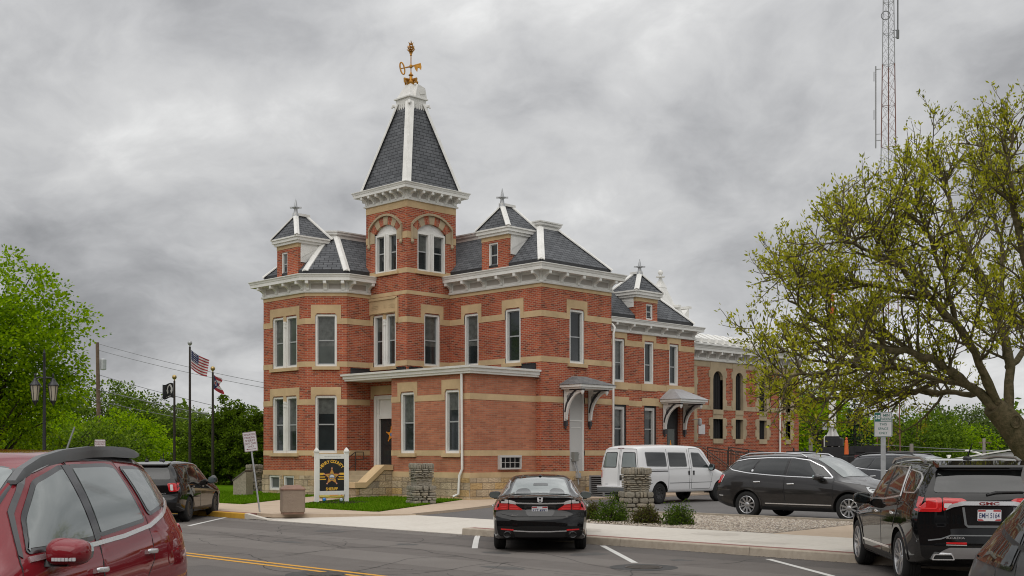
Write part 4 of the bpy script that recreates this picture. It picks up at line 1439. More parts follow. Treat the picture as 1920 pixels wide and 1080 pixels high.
ico = [(0, 0, 1), (0.894, 0, 0.447), (0.276, 0.851, 0.447), (-0.724, 0.526, 0.447), (-0.724, -0.526, 0.447), (0.276, -0.851, 0.447)]
icf = [(0, 1, 2), (0, 2, 3), (0, 3, 4), (0, 4, 5), (0, 5, 1)]
for i in range(17000):
 x, y = rp.uniform(21.45, GBX - 0.03), rp.uniform(13.75, 20.85)
 if y < 13.7 + (x - 21.4) * 0.08 + 0.05 or (x > 25.6 and y > 20.9 - (x - 25.6) * 1.2):
  continue
 s = rp.uniform(0.012, 0.034)
 a = rp.uniform(0, 6.28)
 ca, sa = math.cos(a), math.sin(a)
 sx, sy, sz = s * rp.uniform(0.9, 1.7), s, s * rp.uniform(0.6, 1.1)
 tx, ty = rp.uniform(-0.5, 0.5), rp.uniform(-0.5, 0.5)
 mb.mesh([(x + px * sx * ca - py * sy * sa, y + px * sx * sa + py * sy * ca, 0.140 + (pz * sz) + (px * tx + py * ty) * s * 0.4) for px, py, pz in ico], icf, rp.choice((0, 0, 1, 1, 2, 3)))
g = mb.build('gravel', [mat('pebble_a', (0.33, 0.27, 0.21), 0.8), mat('pebble_b', (0.42, 0.36, 0.29), 0.8), mat('pebble_c', (0.24, 0.20, 0.17), 0.8), mat('pebble_d', (0.50, 0.45, 0.38), 0.8)])
tag(g, 'tan and grey river gravel covering the planting bed', 'gravel', kind='stuff')
def in_poly(x, y, P):
 c = False
 for (x0, y0), (x1, y1) in zip(P, P[1:] + P[:1]):
  if (y0 > y) != (y1 > y) and x < (x1 - x0) * (y - y0) / (y1 - y0) + x0:
   c = not c
 return c
mb = MB()
for P, n in (([(21.2, 26.75), (28.5, 31.3), (28.95, 31.2), (28.85, 35.4), (27.4, 35.2), (21.2, 31.2)], 20000), ([(21.2, 33.8), (25.0, 36.6), (27.7, 38.4), (27.6, 46), (21.2, 46)], 16000)):
 xs, ys = [p[0] for p in P], [p[1] for p in P]
 for i in range(n):
  x, y = rp.uniform(min(xs) - 0.03, max(xs)), rp.uniform(min(ys), max(ys))
  if not in_poly(x, y, P):
   continue
  a = rp.uniform(0, 6.28)
  w, h = rp.uniform(0.010, 0.02), rp.uniform(0.03, 0.075)
  dx, dy = math.cos(a) * w, math.sin(a) * w
  lx, ly = rp.uniform(-0.03, 0.03), rp.uniform(-0.03, 0.03)
  mb.face([(x - dx, y - dy, 0.15), (x + dx, y + dy, 0.15), (x + lx, y + ly, 0.155 + h)], mi=rp.choice((0, 0, 1)))
for P in ([(21.2, 26.75), (28.5, 31.3)], [(21.2, 31.2), (21.2, 26.75)], [(27.4, 35.3), (21.2, 31.2)], [(21.2, 33.8), (25.0, 36.6)], [(21.2, 46), (21.2, 33.8)]):
 (x0, y0), (x1, y1) = P
 for i in range(int(520 * math.hypot(x1 - x0, y1 - y0))):
  f_ = rp.random()
  x, y = x0 + (x1 - x0) * f_ + rp.gauss(0, .035), y0 + (y1 - y0) * f_ + rp.gauss(0, .035)
  a, w, h = rp.uniform(0, 6.28), rp.uniform(.010, .02), rp.uniform(.02, .06)
  dx, dy = math.cos(a) * w, math.sin(a) * w
  mb.face([(x - dx, y - dy, 0.15), (x + dx, y + dy, 0.15), (x + rp.uniform(-.04, .04), y + rp.uniform(-.04, .04), 0.155 + h)], mi=rp.choice((0, 0, 1)))
g = mb.build('grass', [mat('grass_blade', (0.075, 0.165, 0.004), 1, spec=0), mat('grass_blade_pale', (0.12, 0.20, 0.012), 1, spec=0)])
tag(g, 'short green grass growing on the lawns by the brick building', 'grass', kind='stuff')
mb = MB()
for x0, x1 in ((10.82, 10.93), (11.08, 11.19)):
 mb.mesh([(x0, -60, 0.004), (x1, -60, 0.004), (x1, 200, 0.004), (x0, 200, 0.004)], [(0, 1, 2, 3)])
o = mb.build('road_marking', M['line_yellow'])
o['kind'] = 'structure'
mb = MB()
def stripe(p, q, w=0.11):
 p, q = Vector(p), Vector(q)
 t = (q - p).normalized()
 s = Vector((-t.y, t.x, 0)) * (w / 2)
 mb.face([p - s, q - s, q + s, p + s])
for p, q in (((1130, 1023), (1190, 1055)), ((1440, 1048), (1572, 1083))):
 stripe(gpt(*p, 0.004), gpt(*q, 0.004))
for p, q in (((896, 1003), (893, 1012)), ((893, 1012), (890, 1028))):
 stripe(gpt(*p, 0.0041 if p[1] < 1010 else 0.0045), gpt(*q, 0.0041 if p[1] < 1010 else 0.0045), 0.115)
a = gpt(430, 968.5, 0.004)
stripe(a, a + Vector((-3.0, -3.0, 0)))
for k in range(1, 4):
 stripe(Vector((17.8, 33.0 + 5.0 * k, 0.004)), Vector((14.6, 29.8 + 5.0 * k, 0.004)))
 stripe(Vector((17.8, 12.0 - 5.0 * k, 0.004)), Vector((14.6, 8.8 - 5.0 * k, 0.004)))
o = mb.build('road_marking', M['line_white'])
o['kind'] = 'structure'
def disc(mb, c, r, z, n=28, r0=0.0, mi=0):
 for i in range(n):
  a, b = 2 * math.pi * i / n, 2 * math.pi * (i + 1) / n
  if r0:
   mb.face([(c.x + r0 * math.cos(a), c.y + r0 * math.sin(a), z), (c.x + r * math.cos(a), c.y + r * math.sin(a), z), (c.x + r * math.cos(b), c.y + r * math.sin(b), z), (c.x + r0 * math.cos(b), c.y + r0 * math.sin(b), z)], mi=mi)
  else:
   mb.face([(c.x, c.y, z), (c.x + r * math.cos(a), c.y + r * math.sin(a), z), (c.x + r * math.cos(b), c.y + r * math.sin(b), z)], mi=mi)
M['iron_cover'] = ground_mat('cast_iron', [(0.07, 0.062, 0.055), (0.12, 0.105, 0.09)], [(9, 1)], rough=0.6, bump=0.6, bscale=40)
for nm, c, r in (('road patch beside the white parking line', gpt(1207, 1064), 0.55), ('road patch on the yellow centre line', gpt(612, 1077), 0.62)):
 mb = MB()
 disc(mb, c, r, 0.0032, r0=r - 0.17)
 disc(mb, c, r - 0.17, 0.0030)
 o = mb.build('asphalt_patch', M['tar'])
 o['kind'] = 'structure'
 cov = thing('manhole_cover', 'round iron manhole cover in a dark ' + nm, 'manhole cover', (c.x, c.y, 0.006), group='manhole covers in the road')
 m = MB()
 m.lathe([(0.30, 0), (0.30, 0.006), (0.27, 0.006), (0.27, 0.003), (0.02, 0.004)], (0, 0, 0), 28)
 for k in range(-3, 4):
  w = math.sqrt(max(0.0, 0.26 ** 2 - (k * 0.07) ** 2))
  m.box(k * 0.07 - 0.012, k * 0.07 + 0.012, -w, w, 0.004, 0.0075)
 m.build('lid', M['iron_cover'], cov)
M['crack'] = mat('crack_filler', (0.045, 0.043, 0.042), 0.8, spec=.2)
M['oil'] = ground_mat('oil_stained_asphalt', [(0.085, 0.081, 0.078), (0.11, 0.105, 0.10)], [(3, 1)], rough=.75, bump=.3, bscale=90)
M['repair'] = ground_mat('repaired_asphalt', [(0.098, 0.088, 0.082), (0.132, 0.119, 0.111), (0.08, 0.072, 0.067), (0.15, 0.136, 0.127)], [(.8, 1), (40, .4)], bump=.35, bscale=90)
M['worn'] = ground_mat('worn_asphalt', [(0.15, 0.134, 0.122), (0.19, 0.172, 0.158), (0.115, 0.103, 0.094), (0.205, 0.187, 0.172)], [(.35, 1), (40, .4)], bump=.35, bscale=90)
rc = random.Random(12)
mb = MB()
def crack(p, d, l, w):
 p = Vector((*p, .0024))
 a = d
 for i in range(int(l / .22)):
  a += rc.uniform(-.45, .45)
  a = a * .8 + d * .2
  q = p + Vector((math.cos(a), math.sin(a), 0)) * .22
  stripe_to(mb, p, q, w * rc.uniform(.6, 1.3))
  if rc.random() < .06:
   crack((q.x, q.y), a + rc.choice((-1, 1)) * rc.uniform(.6, 1.2), l * .25, w * .7)
  p = q
def stripe_to(b, p, q, w):
 t = (q - p).normalized()
 s = Vector((-t.y, t.x, 0)) * (w / 2)
 b.face([p - s, q - s, q + s, p + s])
for x, y, d, l in ((12.6, 2, 1.5, 24), (15.4, 4, 1.62, 20), (9.2, 6, 1.55, 20), (13.9, 26, 1.6, 30), (16.4, 22, 2.9, 9), (14.2, 14, 2.7, 7), (12.2, 18, .3, 5), (16.8, 9, 2.8, 8), (13.2, 11, .2, 5), (12.9, 24, 3.0, 7), (9.8, 15, .1, 5)):
 crack((x, y), d, l, .018)
o = mb.build('road_crack', M['crack'])
tag(o, 'thin dark cracks wandering over the grey road', 'cracks', kind='stuff')
def blotch(name, c, rx, ry, z, m, seed, n=26):
 q = random.Random(seed)
 ph = [q.uniform(0, 6.28) for _ in range(4)]
 sheet(name, [(c[0] + rx * math.cos(a) * (1 + .18 * math.sin(3 * a + ph[0]) + .10 * math.sin(5 * a + ph[1])), c[1] + ry * math.sin(a) * (1 + .18 * math.sin(2 * a + ph[2]) + .1 * math.sin(7 * a + ph[3]))) for a in [2 * math.pi * i / n for i in range(n)]], z, m)
for i, (x, y, rx, ry) in enumerate(((16.2, 14.2, .38, .30), (15.2, 15.6, .22, .3), (16.6, 22.6, .3, .5), (15.9, 9.0, .34, .3), (14.0, 20.5, .16, .5), (15.3, 18.3, .2, .25), (16.4, 12.3, .15, .2), (13.3, 13.5, .2, .4))):
 blotch('oil_stain', (x, y), rx, ry, .0016 + .0001 * i, M['oil'], i)
sheet('asphalt_patch', [(12.55, 3.0), (13.75, 3.0), (13.8, 40.0), (12.6, 40.0)], .0010, M['worn'])
sheet('asphalt_patch', [(14.7, 3.0), (15.6, 3.0), (15.65, 44.0), (14.75, 44.0)], .0011, M['worn'])
sheet('asphalt_patch', [(16.9, -10.0), (17.98, -10.0), (17.98, 19.3), (17.0, 19.2)], .0012, M['repair'])
sheet('asphalt_patch', [(17.25, 19.25), (17.98, 19.3), (17.98, 60), (17.2, 60)], .0013, M['worn'])
sheet('asphalt_patch', [(8.1, 14.2), (10.1, 14.1), (10.2, 17.3), (8.2, 17.4)], .0014, M['repair'])
mb = MB()
for i in range(1500):
 y = rc.uniform(5, 40)
 x = KX - abs(rc.gauss(0, .09)) - .01
 if DY0 - .5 < y < DY1 + .5:
  x -= rc.uniform(0, .25)
 s_ = rc.uniform(.004, .016)
 a = rc.uniform(0, 6.28)
 mb.mesh([(x + px * s_ * 1.6 * math.cos(a) - py * s_ * math.sin(a), y + px * s_ * 1.6 * math.sin(a) + py * s_ * math.cos(a), .002 + pz * s_ * .6) for px, py, pz in ico], icf, rc.choice((0, 0, 1)))
o = mb.build('gutter_grit', [mat('grit_dark', (.07, .055, .04), .9), mat('grit_pale', (.20, .17, .13), .9)])
tag(o, 'dark grit and leaf scraps gathered along the far kerb', 'grit', kind='stuff')
M['stained'] = ground_mat('stained_concrete', [(0.45, 0.41, 0.36), (0.54, 0.50, 0.44), (0.40, 0.36, 0.31), (0.55, 0.51, 0.455)], [(.9, 1), (9, .4)], bump=.12, bscale=120)
for i, (x, y, rx, ry) in enumerate(((19.4, 17.6, .5, .9), (20.4, 14.4, .4, .6), (19.1, 12.6, .25, .8), (20.2, 10.3, .5, .5), (19.6, 8.4, .4, .9), (20.8, 18.8, .3, .4))):
 blotch('pavement_stain', (x, y), rx, ry, SW + .0002 + .0001 * i, M['stained'], 40 + i)
# vehicle bodies
def pchip(tbl):
 xs = [t[0] for t in tbl]
 ys = [t[1] for t in tbl]
 n = len(xs)
 h = [xs[i + 1] - xs[i] for i in range(n - 1)]
 d = [(ys[i + 1] - ys[i]) / h[i] for i in range(n - 1)]
 m = [0.0] * n
 m[0], m[-1] = d[0], d[-1]
 for i in range(1, n - 1):
  m[i] = 0.0 if d[i - 1] * d[i] <= 0 else 2 * d[i - 1] * d[i] / (d[i - 1] + d[i])
 def f(x):
  if x <= xs[0]:
   return ys[0]
  if x >= xs[-1]:
   return ys[-1]
  i = 0
  while x > xs[i + 1]:
   i += 1
  t = (x - xs[i]) / h[i]
  a = ys[i] * (1 + 2 * t) * (1 - t) ** 2 + m[i] * h[i] * t * (1 - t) ** 2
  b = ys[i + 1] * t * t * (3 - 2 * t) + m[i + 1] * h[i] * t * t * (t - 1)
  return a + b
 return f
def round_poly(pts, r=0.03, n=4):
 out = []
 N = len(pts)
 for i in range(N):
  p0, p1, p2 = (Vector((*pts[j % N], 0)) for j in (i - 1, i, i + 1))
  a, b = (p0 - p1), (p2 - p1)
  ri = min(r, a.length * 0.45, b.length * 0.45)
  a, b = p1 + a.normalized() * ri, p1 + b.normalized() * ri
  for k in range(n + 1):
   t = k / n
   q = a * (1 - t) ** 2 + p1 * 2 * t * (1 - t) + b * t * t
   out.append((q.x, q.y))
 return out
def stroke(pts, w, closed=False):
 """2D quads along a polyline"""
 P = [Vector((*p, 0)) for p in pts]
 n = len(P)
 L, Rr = [], []
 for i in range(n):
  if closed:
   t = (P[(i + 1) % n] - P[i - 1])
  else:
   t = P[min(i + 1, n - 1)] - P[max(i - 1, 0)]
  t.normalize()
  s = Vector((-t.y, t.x, 0)) * w / 2
  L.append(P[i] + s)
  Rr.append(P[i] - s)
 out = []
 for i in range(n if closed else n - 1):
  j = (i + 1) % n
  out.append([(L[i].x, L[i].y), (Rr[i].x, Rr[i].y), (Rr[j].x, Rr[j].y), (L[j].x, L[j].y)])
 return out
def densify(pts, step, closed=False):
 out = []
 N = len(pts)
 for i in range(N if closed else N - 1):
  a, b = pts[i], pts[(i + 1) % N]
  l = math.hypot(b[0] - a[0], b[1] - a[1])
  k = max(1, int(l / step))
  for j in range(k):
   out.append((a[0] + (b[0] - a[0]) * j / k, a[1] + (b[1] - a[1]) * j / k))
 if not closed:
  out.append(pts[-1])
 return out
class Car:
 def __init__(s, name, label, cat, loc, rz, spec, group=None):
  s.sp = spec
  s.L = spec['L']
  s.root = thing(name, label, cat, loc, rz, group)
  s.f = {k: pchip(v) for k, v in spec['tab'].items()}
  s.build_shell()
 def ring(s, x):
  f = s.f
  zb, zbelt, zt = f['zb'](x), f['zbelt'](x), f['ztop'](x)
  w, wb, wt = f['w'](x), f['wbelt'](x), f['wtop'](x)
  zm = f['zm'](x)
  zr = zt - f['crown'](x)
  pts = [(0, zb), (w - 0.22, zb), (w - 0.09, zb + 0.01), (w - 0.045, zb + 0.05)]
  pts += [(w - 0.028, zb + 0.13), (w - 0.018, zb + (zm - zb) * 0.45), (w - 0.004, zb + (zm - zb) * 0.8), (w, zm), (w - 0.006, zm + (zbelt - zm) * 0.35)]
  pts += [(w + (wb - w) * 0.45, zm + (zbelt - zm) * 0.75), (wb + 0.012, zbelt - 0.025), (wb, zbelt)]
  bul = s.sp.get('bulge', 0.02)
  for t in (0.2, 0.4, 0.6, 0.8, 1.0):
   b = bul * 4 * t * (1 - t)
   pts.append((wb + (wt - wb) * t + b, zbelt + (zr - zbelt) * t))
  pts += [(wt - 0.05, zr + (zt - zr) * 0.42), (wt * 0.82, zr + (zt - zr) * 0.66), (wt * 0.5, zr + (zt - zr) * 0.90), (0, zt)]
  return pts
 def warp(s, x, y, z):
  """plan rounding and end profiles"""
  L = s.L
  er, ef = s.sp.get('end_r', 0.9), s.sp.get('end_f', 0.9)
  W = s.sp['W'] / 2
  q = min(1.0, abs(y) / W)
  cr, cf = s.sp.get('plan_r', (0.04, 0.10)), s.sp.get('plan_f', (0.10, 0.22))
  if x < er:
   f = (1 - x / er) ** 1.6
   x2 = x + f * (s.f['xr'](z) + cr[0] * q * q + cr[1] * q ** 6)
  elif x > L - ef:
   f = (1 - (L - x) / ef) ** 1.6
   x2 = x - f * (s.f['xf'](z) + cf[0] * q * q + cf[1] * q ** 6)
  else:
   x2 = x
  return Vector((x2 - L / 2, y, z))
 def build_shell(s):
  L = s.L
  xs = sorted(set([0, 0.03, 0.08, 0.16] + [0.16 + (L - 0.32) * i / s.sp.get('nst', 46) for i in range(s.sp.get('nst', 46) + 1)] + [L - 0.08, L - 0.03, L]))
  vs, fs = [], []
  rings = []
  for x in xs:
   pts = s.ring(x)
   n = len(pts)
   full = [(-y, z) for y, z in pts[::-1]] + [(y, z) for y, z in pts[1:-1]]
   idx = []
   for y, z in full:
    idx.append(len(vs))
    vs.append(s.warp(x, y, z))
   rings.append(idx)
  m = len(rings[0])
  for a, b in zip(rings, rings[1:]):
   for k in range(m):
    k2 = (k + 1) % m
    fs.append((a[k], a[k2], b[k2], b[k]))
  for end, x in ((0, 0), (-1, L)):
   pts = s.ring(x)
   n = len(pts)
   C = 8
   rows = []
   for i in range(n):
    y, z = pts[i]
    row = []
    for c in range(C + 1):
     yy = -y + 2 * y * c / C
     row.append(len(vs))
     vs.append(s.warp(x, yy, z))
    rows.append(row)
   for a, b in zip(rows, rows[1:]):
    for c in range(C):
     q = (a[c], a[c + 1], b[c + 1], b[c])
     fs.append(q if end == 0 else q[::-1])
  me = bpy.data.meshes.new('body')
  me.from_pydata(vs, [], fs)
  bm = bmesh.new()
  bm.from_mesh(me)
  bmesh.ops.remove_doubles(bm, verts=bm.verts, dist=1e-4)
  bmesh.ops.dissolve_degenerate(bm, edges=bm.edges, dist=1e-5)
  bmesh.ops.recalc_face_normals(bm, faces=bm.faces)
  s.bvh = BVHTree.FromBMesh(bm)
  bm.to_mesh(me)
  bm.free()
  me.materials.append(s.sp['paint'])
  body = bpy.data.objects.new('body', me)
  COL.objects.link(body)
  cut = MB()
  wr = s.sp['wr'] + s.sp.get('arch', 0.055)
  W = s.sp['W'] / 2
  for xw in s.sp['axles']:
   for sg in (-1, 1):
    N = 32
    pr = [(wr * math.cos(2 * math.pi * i / N), wr * math.sin(2 * math.pi * i / N)) for i in range(N)]
    cut.prism(pr, lambda a, b, d: Vector((xw - L / 2 + a, d, s.sp['wr'] + b)), sg * (W - 0.30), sg * (W + 0.2))
  co = cut.build('arch_cutter', M['dark'], fix=True)
  md = body.modifiers.new('arches', 'BOOLEAN')
  md.operation = 'DIFFERENCE'
  md.solver = 'EXACT'
  md.object = co
  try:
   md.material_mode = 'TRANSFER'
  except Exception:
   pass
  dg = bpy.context.evaluated_depsgraph_get()
  nm = bpy.data.meshes.new_from_object(body.evaluated_get(dg))
  body.modifiers.clear()
  body.data = nm
  nm.name = 'body'
  bpy.data.objects.remove(co)
  nm.polygons.foreach_set('use_smooth', [True] * len(nm.polygons))
  nm.set_sharp_from_angle(angle=R(s.sp.get('sharp', 38)))
  body.parent = s.root
  s.body = body
 def cast(s, view, a, b):
  L = s.L
  if view in 'LR':
   sg = 1 if view == 'L' else -1
   o, d = Vector((a - L / 2, sg * 3, b)), Vector((0, -sg, 0))
  elif view == 'B':
   o, d = Vector((-L / 2 - 2, a, b)), Vector((1, 0, 0))
  elif view == 'F':
   o, d = Vector((L / 2 + 2, a, b)), Vector((-1, 0, 0))
  else:
   o, d = Vector((a - L / 2, b, 4)), Vector((0, 0, -1))
  h = s.bvh.ray_cast(o, d)
  if h[0] is None:
   return None, None
  n = h[1]
  if n.dot(d) > 0:
   n = -n
  return h[0], n
 def panel(s, name, view, polys, m, off=0.006, parent=None, grid=0.07, depth=0.012, smooth=True, lim=0.2):
  """2D outline(s) laid on the body as seen in one view; x from the rear bumper in side and top views"""
  if polys and isinstance(polys[0][0], (int, float)):
   polys = [polys]
  out = MB()
  for poly in polys:
   bm = bmesh.new()
   vs = [bm.verts.new((a, b, 0)) for a, b in poly]
   try:
    bm.faces.new(vs)
   except ValueError:
    bm.free()
    continue
   if grid:
    a0, a1 = min(p[0] for p in poly), max(p[0] for p in poly)
    b0, b1 = min(p[1] for p in poly), max(p[1] for p in poly)
    for k in range(1, int((a1 - a0) / grid) + 1):
     bmesh.ops.bisect_plane(bm, geom=bm.verts[:] + bm.edges[:] + bm.faces[:], plane_co=(a0 + k * (a1 - a0) / (int((a1 - a0) / grid) + 1), 0, 0), plane_no=(1, 0, 0))
    for k in range(1, int((b1 - b0) / grid) + 1):
     bmesh.ops.bisect_plane(bm, geom=bm.verts[:] + bm.edges[:] + bm.faces[:], plane_co=(0, b0 + k * (b1 - b0) / (int((b1 - b0) / grid) + 1), 0), plane_no=(0, 1, 0))
   bmesh.ops.triangulate(bm, faces=[f for f in bm.faces if len(f.verts) > 4])
   bm.verts.index_update()
   loc, bad = {}, set()
   for v in bm.verts:
    p, n = s.cast(view, v.co.x, v.co.y)
    if p is None or abs(n[{'L': 1, 'R': 1, 'B': 0, 'F': 0, 'T': 2}[view]]) < lim:
     bad.add(v.index)
    else:
     loc[v.index] = (p + n * off, p - n * depth)
   base = len(out.v)
   mp = {}
   for i, (p, q) in loc.items():
    mp[i] = len(out.v)
    out.v.append(tuple(p))
   for f in bm.faces:
    ids = [v.index for v in f.verts]
    if any(i in bad for i in ids):
     continue
    out.f.append(tuple(mp[i] for i in ids))
    out.uv.append(None)
    out.mi.append(0)
   for e in bm.edges:
    if len(e.link_faces) == 1:
     i, j = e.verts[0].index, e.verts[1].index
     if i in bad or j in bad:
      continue
     k = len(out.v)
     out.v.append(tuple(loc[j][1]))
     out.v.append(tuple(loc[i][1]))
     out.f.append((mp[i], mp[j], k, k + 1))
     out.uv.append(None)
     out.mi.append(0)
   bm.free()
  if not out.f:
   return None
  o = out.build(name, m, parent or s.root)
  me = o.data
  bm = bmesh.new()
  bm.from_mesh(me)
  bmesh.ops.recalc_face_normals(bm, faces=bm.faces)
  c = 0
  for f in bm.faces:
   p, n = s.cast(view, *((f.calc_center_median().x + s.L / 2, f.calc_center_median().z) if view in 'LR' else ((f.calc_center_median().y, f.calc_center_median().z) if view in 'BF' else (f.calc_center_median().x + s.L / 2, f.calc_center_median().y))))
   if n is not None:
    c += 1 if f.normal.dot(n) > 0 else -1
  if c < 0:
   bmesh.ops.reverse_faces(bm, faces=bm.faces)
  bm.to_mesh(me)
  bm.free()
  if smooth:
   me.polygons.foreach_set('use_smooth', [True] * len(me.polygons))
   me.set_sharp_from_angle(angle=R(40))
  return o
 def line(s, name, view, pts, w, m, off=0.004, parent=None, closed=False, step=0.10, depth=0.006):
  return s.panel(name, view, stroke(densify(pts, step, closed), w, closed), m, off, parent, grid=0, depth=depth)
 def both(s, fn):
  for v in 'LR':
   fn(v)
 def wheel(s, x, sg, style):
  r = s.sp['wr']
  W = s.sp['W'] / 2
  w = s.sp.get('tw', 0.245)
  y1 = W - s.sp.get('inset', 0.025)
  root = MB()
  c = Vector((x - s.L / 2, 0, r))
  rr = style['rim']
  o = lambda h: sg * (y1 - w + h)
  prof = [(rr - 0.01, 0.02), (r - 0.05, 0.0), (r - 0.015, 0.015), (r, 0.045), (r + 0.0, 0.075), (r - 0.008, 0.08), (r - 0.008, 0.09), (r, 0.095), (r, w * 0.5 - 0.008), (r - 0.008, w * 0.5), (r, w * 0.5 + 0.008), (r, w - 0.095), (r - 0.008, w - 0.09), (r - 0.008, w - 0.08), (r, w - 0.075),
    (r - 0.002, w - 0.045), (r - 0.02, w - 0.015), (r - 0.05, w), (rr + 0.02, w - 0.004), (rr, w - 0.012)]
  root.lathe([(a, o(h)) for a, h in prof], c, 40, axis='y', cap=False)
  ty = root.build('wheel', M['tyre'], s.root, smooth=True, angle=35)
  rim = MB()
  rim.lathe([(rr, o(w - 0.012)), (rr - 0.012, o(w - 0.006)), (rr - 0.022, o(w - 0.012)), (rr - 0.03, o(w - 0.08)), (rr - 0.05, o(w - 0.10))], c, 36, axis='y', cap=False)
  ns = style['spokes']
  dish = style.get('dish', 0.03)
  sw = style.get('sw', 0.05)
  split = style.get('split', 0)
  for k in range(ns):
   a = 2 * math.pi * k / ns + style.get('a0', 0.3)
   for da in ((-split, split) if split else (0,)):
    e = Vector((math.cos(a + da), 0, math.sin(a + da)))
    e0 = Vector((math.cos(a + da * 0.4), 0, math.sin(a + da * 0.4)))
    p0, p1 = e0 * 0.05, e * (rr - 0.015)
    t = (p1 - p0).normalized()
    sd = Vector((t.z, 0, -t.x))
    y0_, y1_ = o(w - 0.012 - dish), o(w - 0.016)
    yb = -sg * 0.03
    A = [c + p0 - sd * sw * 0.5, c + p0 + sd * sw * 0.5, c + p1 + sd * sw * style.get('flare', 0.42), c + p1 - sd * sw * style.get('flare', 0.42)]
    ys = [y0_, y0_, y1_, y1_]
    top = [Vector((q.x, yy, q.z)) for q, yy in zip(A, ys)]
    bot = [Vector((q.x, yy + yb, q.z)) for q, yy in zip(A, ys)]
    rim.mesh(top + bot, [(0, 1, 2, 3), (0, 4, 5, 1), (1, 5, 6, 2), (3, 2, 6, 7), (0, 3, 7, 4)])
  rim.lathe([(0.085, o(w - 0.05)), (0.08, o(w - 0.02 - dish)), (0.06, o(w - 0.008 - dish)), (0.035, o(w - 0.0 - dish)), (0.005, o(w + 0.002 - dish))], c, 20, axis='y')
  rim.build('rim', style['m'], ty, smooth=True, angle=30)
  dk = MB()
  dk.lathe([(rr - 0.03, o(w - 0.10)), (0.02, o(w - 0.11))], c, 24, axis='y')
  dk.build('brake_disc', M['brake'], ty)
  return ty
 def wheels(s, style):
  for x in s.sp['axles']:
   for sg in (1, -1):
    s.wheel(x, sg, style)
 def P(s, x, y, z):
  return Vector((x - s.L / 2, y, z))
def blob(mb, c, ax, ay, az, p=2.6, nu=16, nv=10, fn=None, mi=0):
 """rounded solid (superellipsoid) with axis vectors"""
 c, ax, ay, az = Vector(c), Vector(ax), Vector(ay), Vector(az)
 base = len(mb.v)
 def sp(v):
  return math.copysign(abs(v) ** (2.0 / p), v)
 for i in range(nv + 1):
  th = -math.pi / 2 + math.pi * i / nv
  for k in range(nu):
   ph = 2 * math.pi * k / nu
   x, y, z = sp(math.cos(th)) * sp(math.cos(ph)), sp(math.cos(th)) * sp(math.sin(ph)), sp(math.sin(th))
   if fn:
    x, y, z = fn(x, y, z)
   mb.v.append(tuple(c + ax * x + ay * y + az * z))
 for i in range(nv):
  for k in range(nu):
   a, b = base + i * nu + k, base + i * nu + (k + 1) % nu
   mb.f.append((a, b, b + nu, a + nu))
   mb.uv.append(None)
   mb.mi.append(mi)
def car_paint(name, col, flake=0.0, rough=0.35, coat=1.0, spec=0.4, metal=0.0):
 m = mat(name, col, rough, metal=metal, coat=coat, spec=0.0 if metal == 0 else 0.3)
 return m
def mirror_pair(car, x, z, m, size=(0.10, 0.13, 0.085), out=0.13, arm_m=None):
 for v, sg in (('L', 1), ('R', -1)):
  p, n = car.cast(v, x, z)
  y = abs(p.y)
  mb = MB()
  c = car.P(x + 0.02, sg * (y + out), z + 0.055)
  def shp(a, b, cc):
   k = 1 - 0.35 * max(0.0, a)
   return a, b * (1 - 0.12 * max(0, a)), cc * k * (1.0 - 0.12 * b * sg)
  blob(mb, c, (size[0], 0, 0), (0, size[1], 0), (0, 0, size[2]), 3.2, 20, 12, shp)
  mi = mb.build('mirror', m, car.root, smooth=True, angle=60)
  a = MB()
  a.prism([(x - 0.03, z - 0.03), (x + 0.09, z - 0.03), (x + 0.05, z + 0.01), (x - 0.03, z + 0.01)], lambda q, w, d: car.P(q, d, w), sg * (y - 0.04), sg * (y + out + 0.02))
  a.build('mirror_arm', arm_m or M['trim'], mi)
  g = MB()
  g.prism([(math.cos(t) * size[1] * 0.86, math.copysign(abs(math.sin(t)) ** 0.6, math.sin(t)) * size[2] * 0.80) for t in [2 * math.pi * i / 20 for i in range(20)]], lambda q, w, d: c + Vector((d, q, w)), -size[0] - 0.006, -size[0] + 0.04)
  g.build('mirror_glass', M['mirror'], mi)
M['tyre'] = mat('tyre_rubber', (0.018, 0.018, 0.018), 0.8, spec=0.3)
M['brake'] = mat('brake_dark', (0.03, 0.03, 0.03), 0.6, metal=0.5)
M['trim'] = mat('black_trim', (0.012, 0.012, 0.013), 0.45)
M['trim_gloss'] = mat('gloss_black_trim', (0.010, 0.010, 0.011), 0.12, coat=0.6)
M['chrome'] = mat('chrome', (0.80, 0.80, 0.81), 0.22, metal=.75)
M['alloy'] = mat('alloy_wheel', (0.50, 0.50, 0.51), 0.28, metal=0.85)
M['alloy_dark'] = mat('steel_wheel_black', (0.02, 0.02, 0.02), 0.4)
M['mirror'] = mat('mirror_glass', (0.35, 0.42, 0.42), 0.05, metal=1.0)
M['car_glass'] = mat('tinted_car_glass', (0.012, 0.014, 0.014), 0.03, spec=0.6, coat=0.5)
M['car_glass_clear'] = mat('clear_car_glass', (0.16, 0.185, 0.18), 0.03, spec=0.8, coat=0.8)
M['tail_red'] = mat('tail_lamp_red', (0.50, 0.012, 0.014), 0.12, coat=1.0)
M['tail_dark'] = mat('tail_lamp_dark_red', (0.18, 0.008, 0.010), 0.12, coat=1.0)
M['tail_bright'] = mat('tail_lamp_light_bar', (0.75, 0.05, 0.05), 0.15, coat=1.0)
M['tail_clear'] = mat('tail_lamp_clear', (0.62, 0.60, 0.60), 0.15, coat=1.0)
M['lamp_clear'] = mat('head_lamp', (0.55, 0.57, 0.58), 0.08, coat=1.0)
M['plate'] = mat('plate_white', (0.68, 0.69, 0.72), 0.45)
M['plate_blue'] = mat('plate_blue', (0.02, 0.035, 0.12), 0.5)
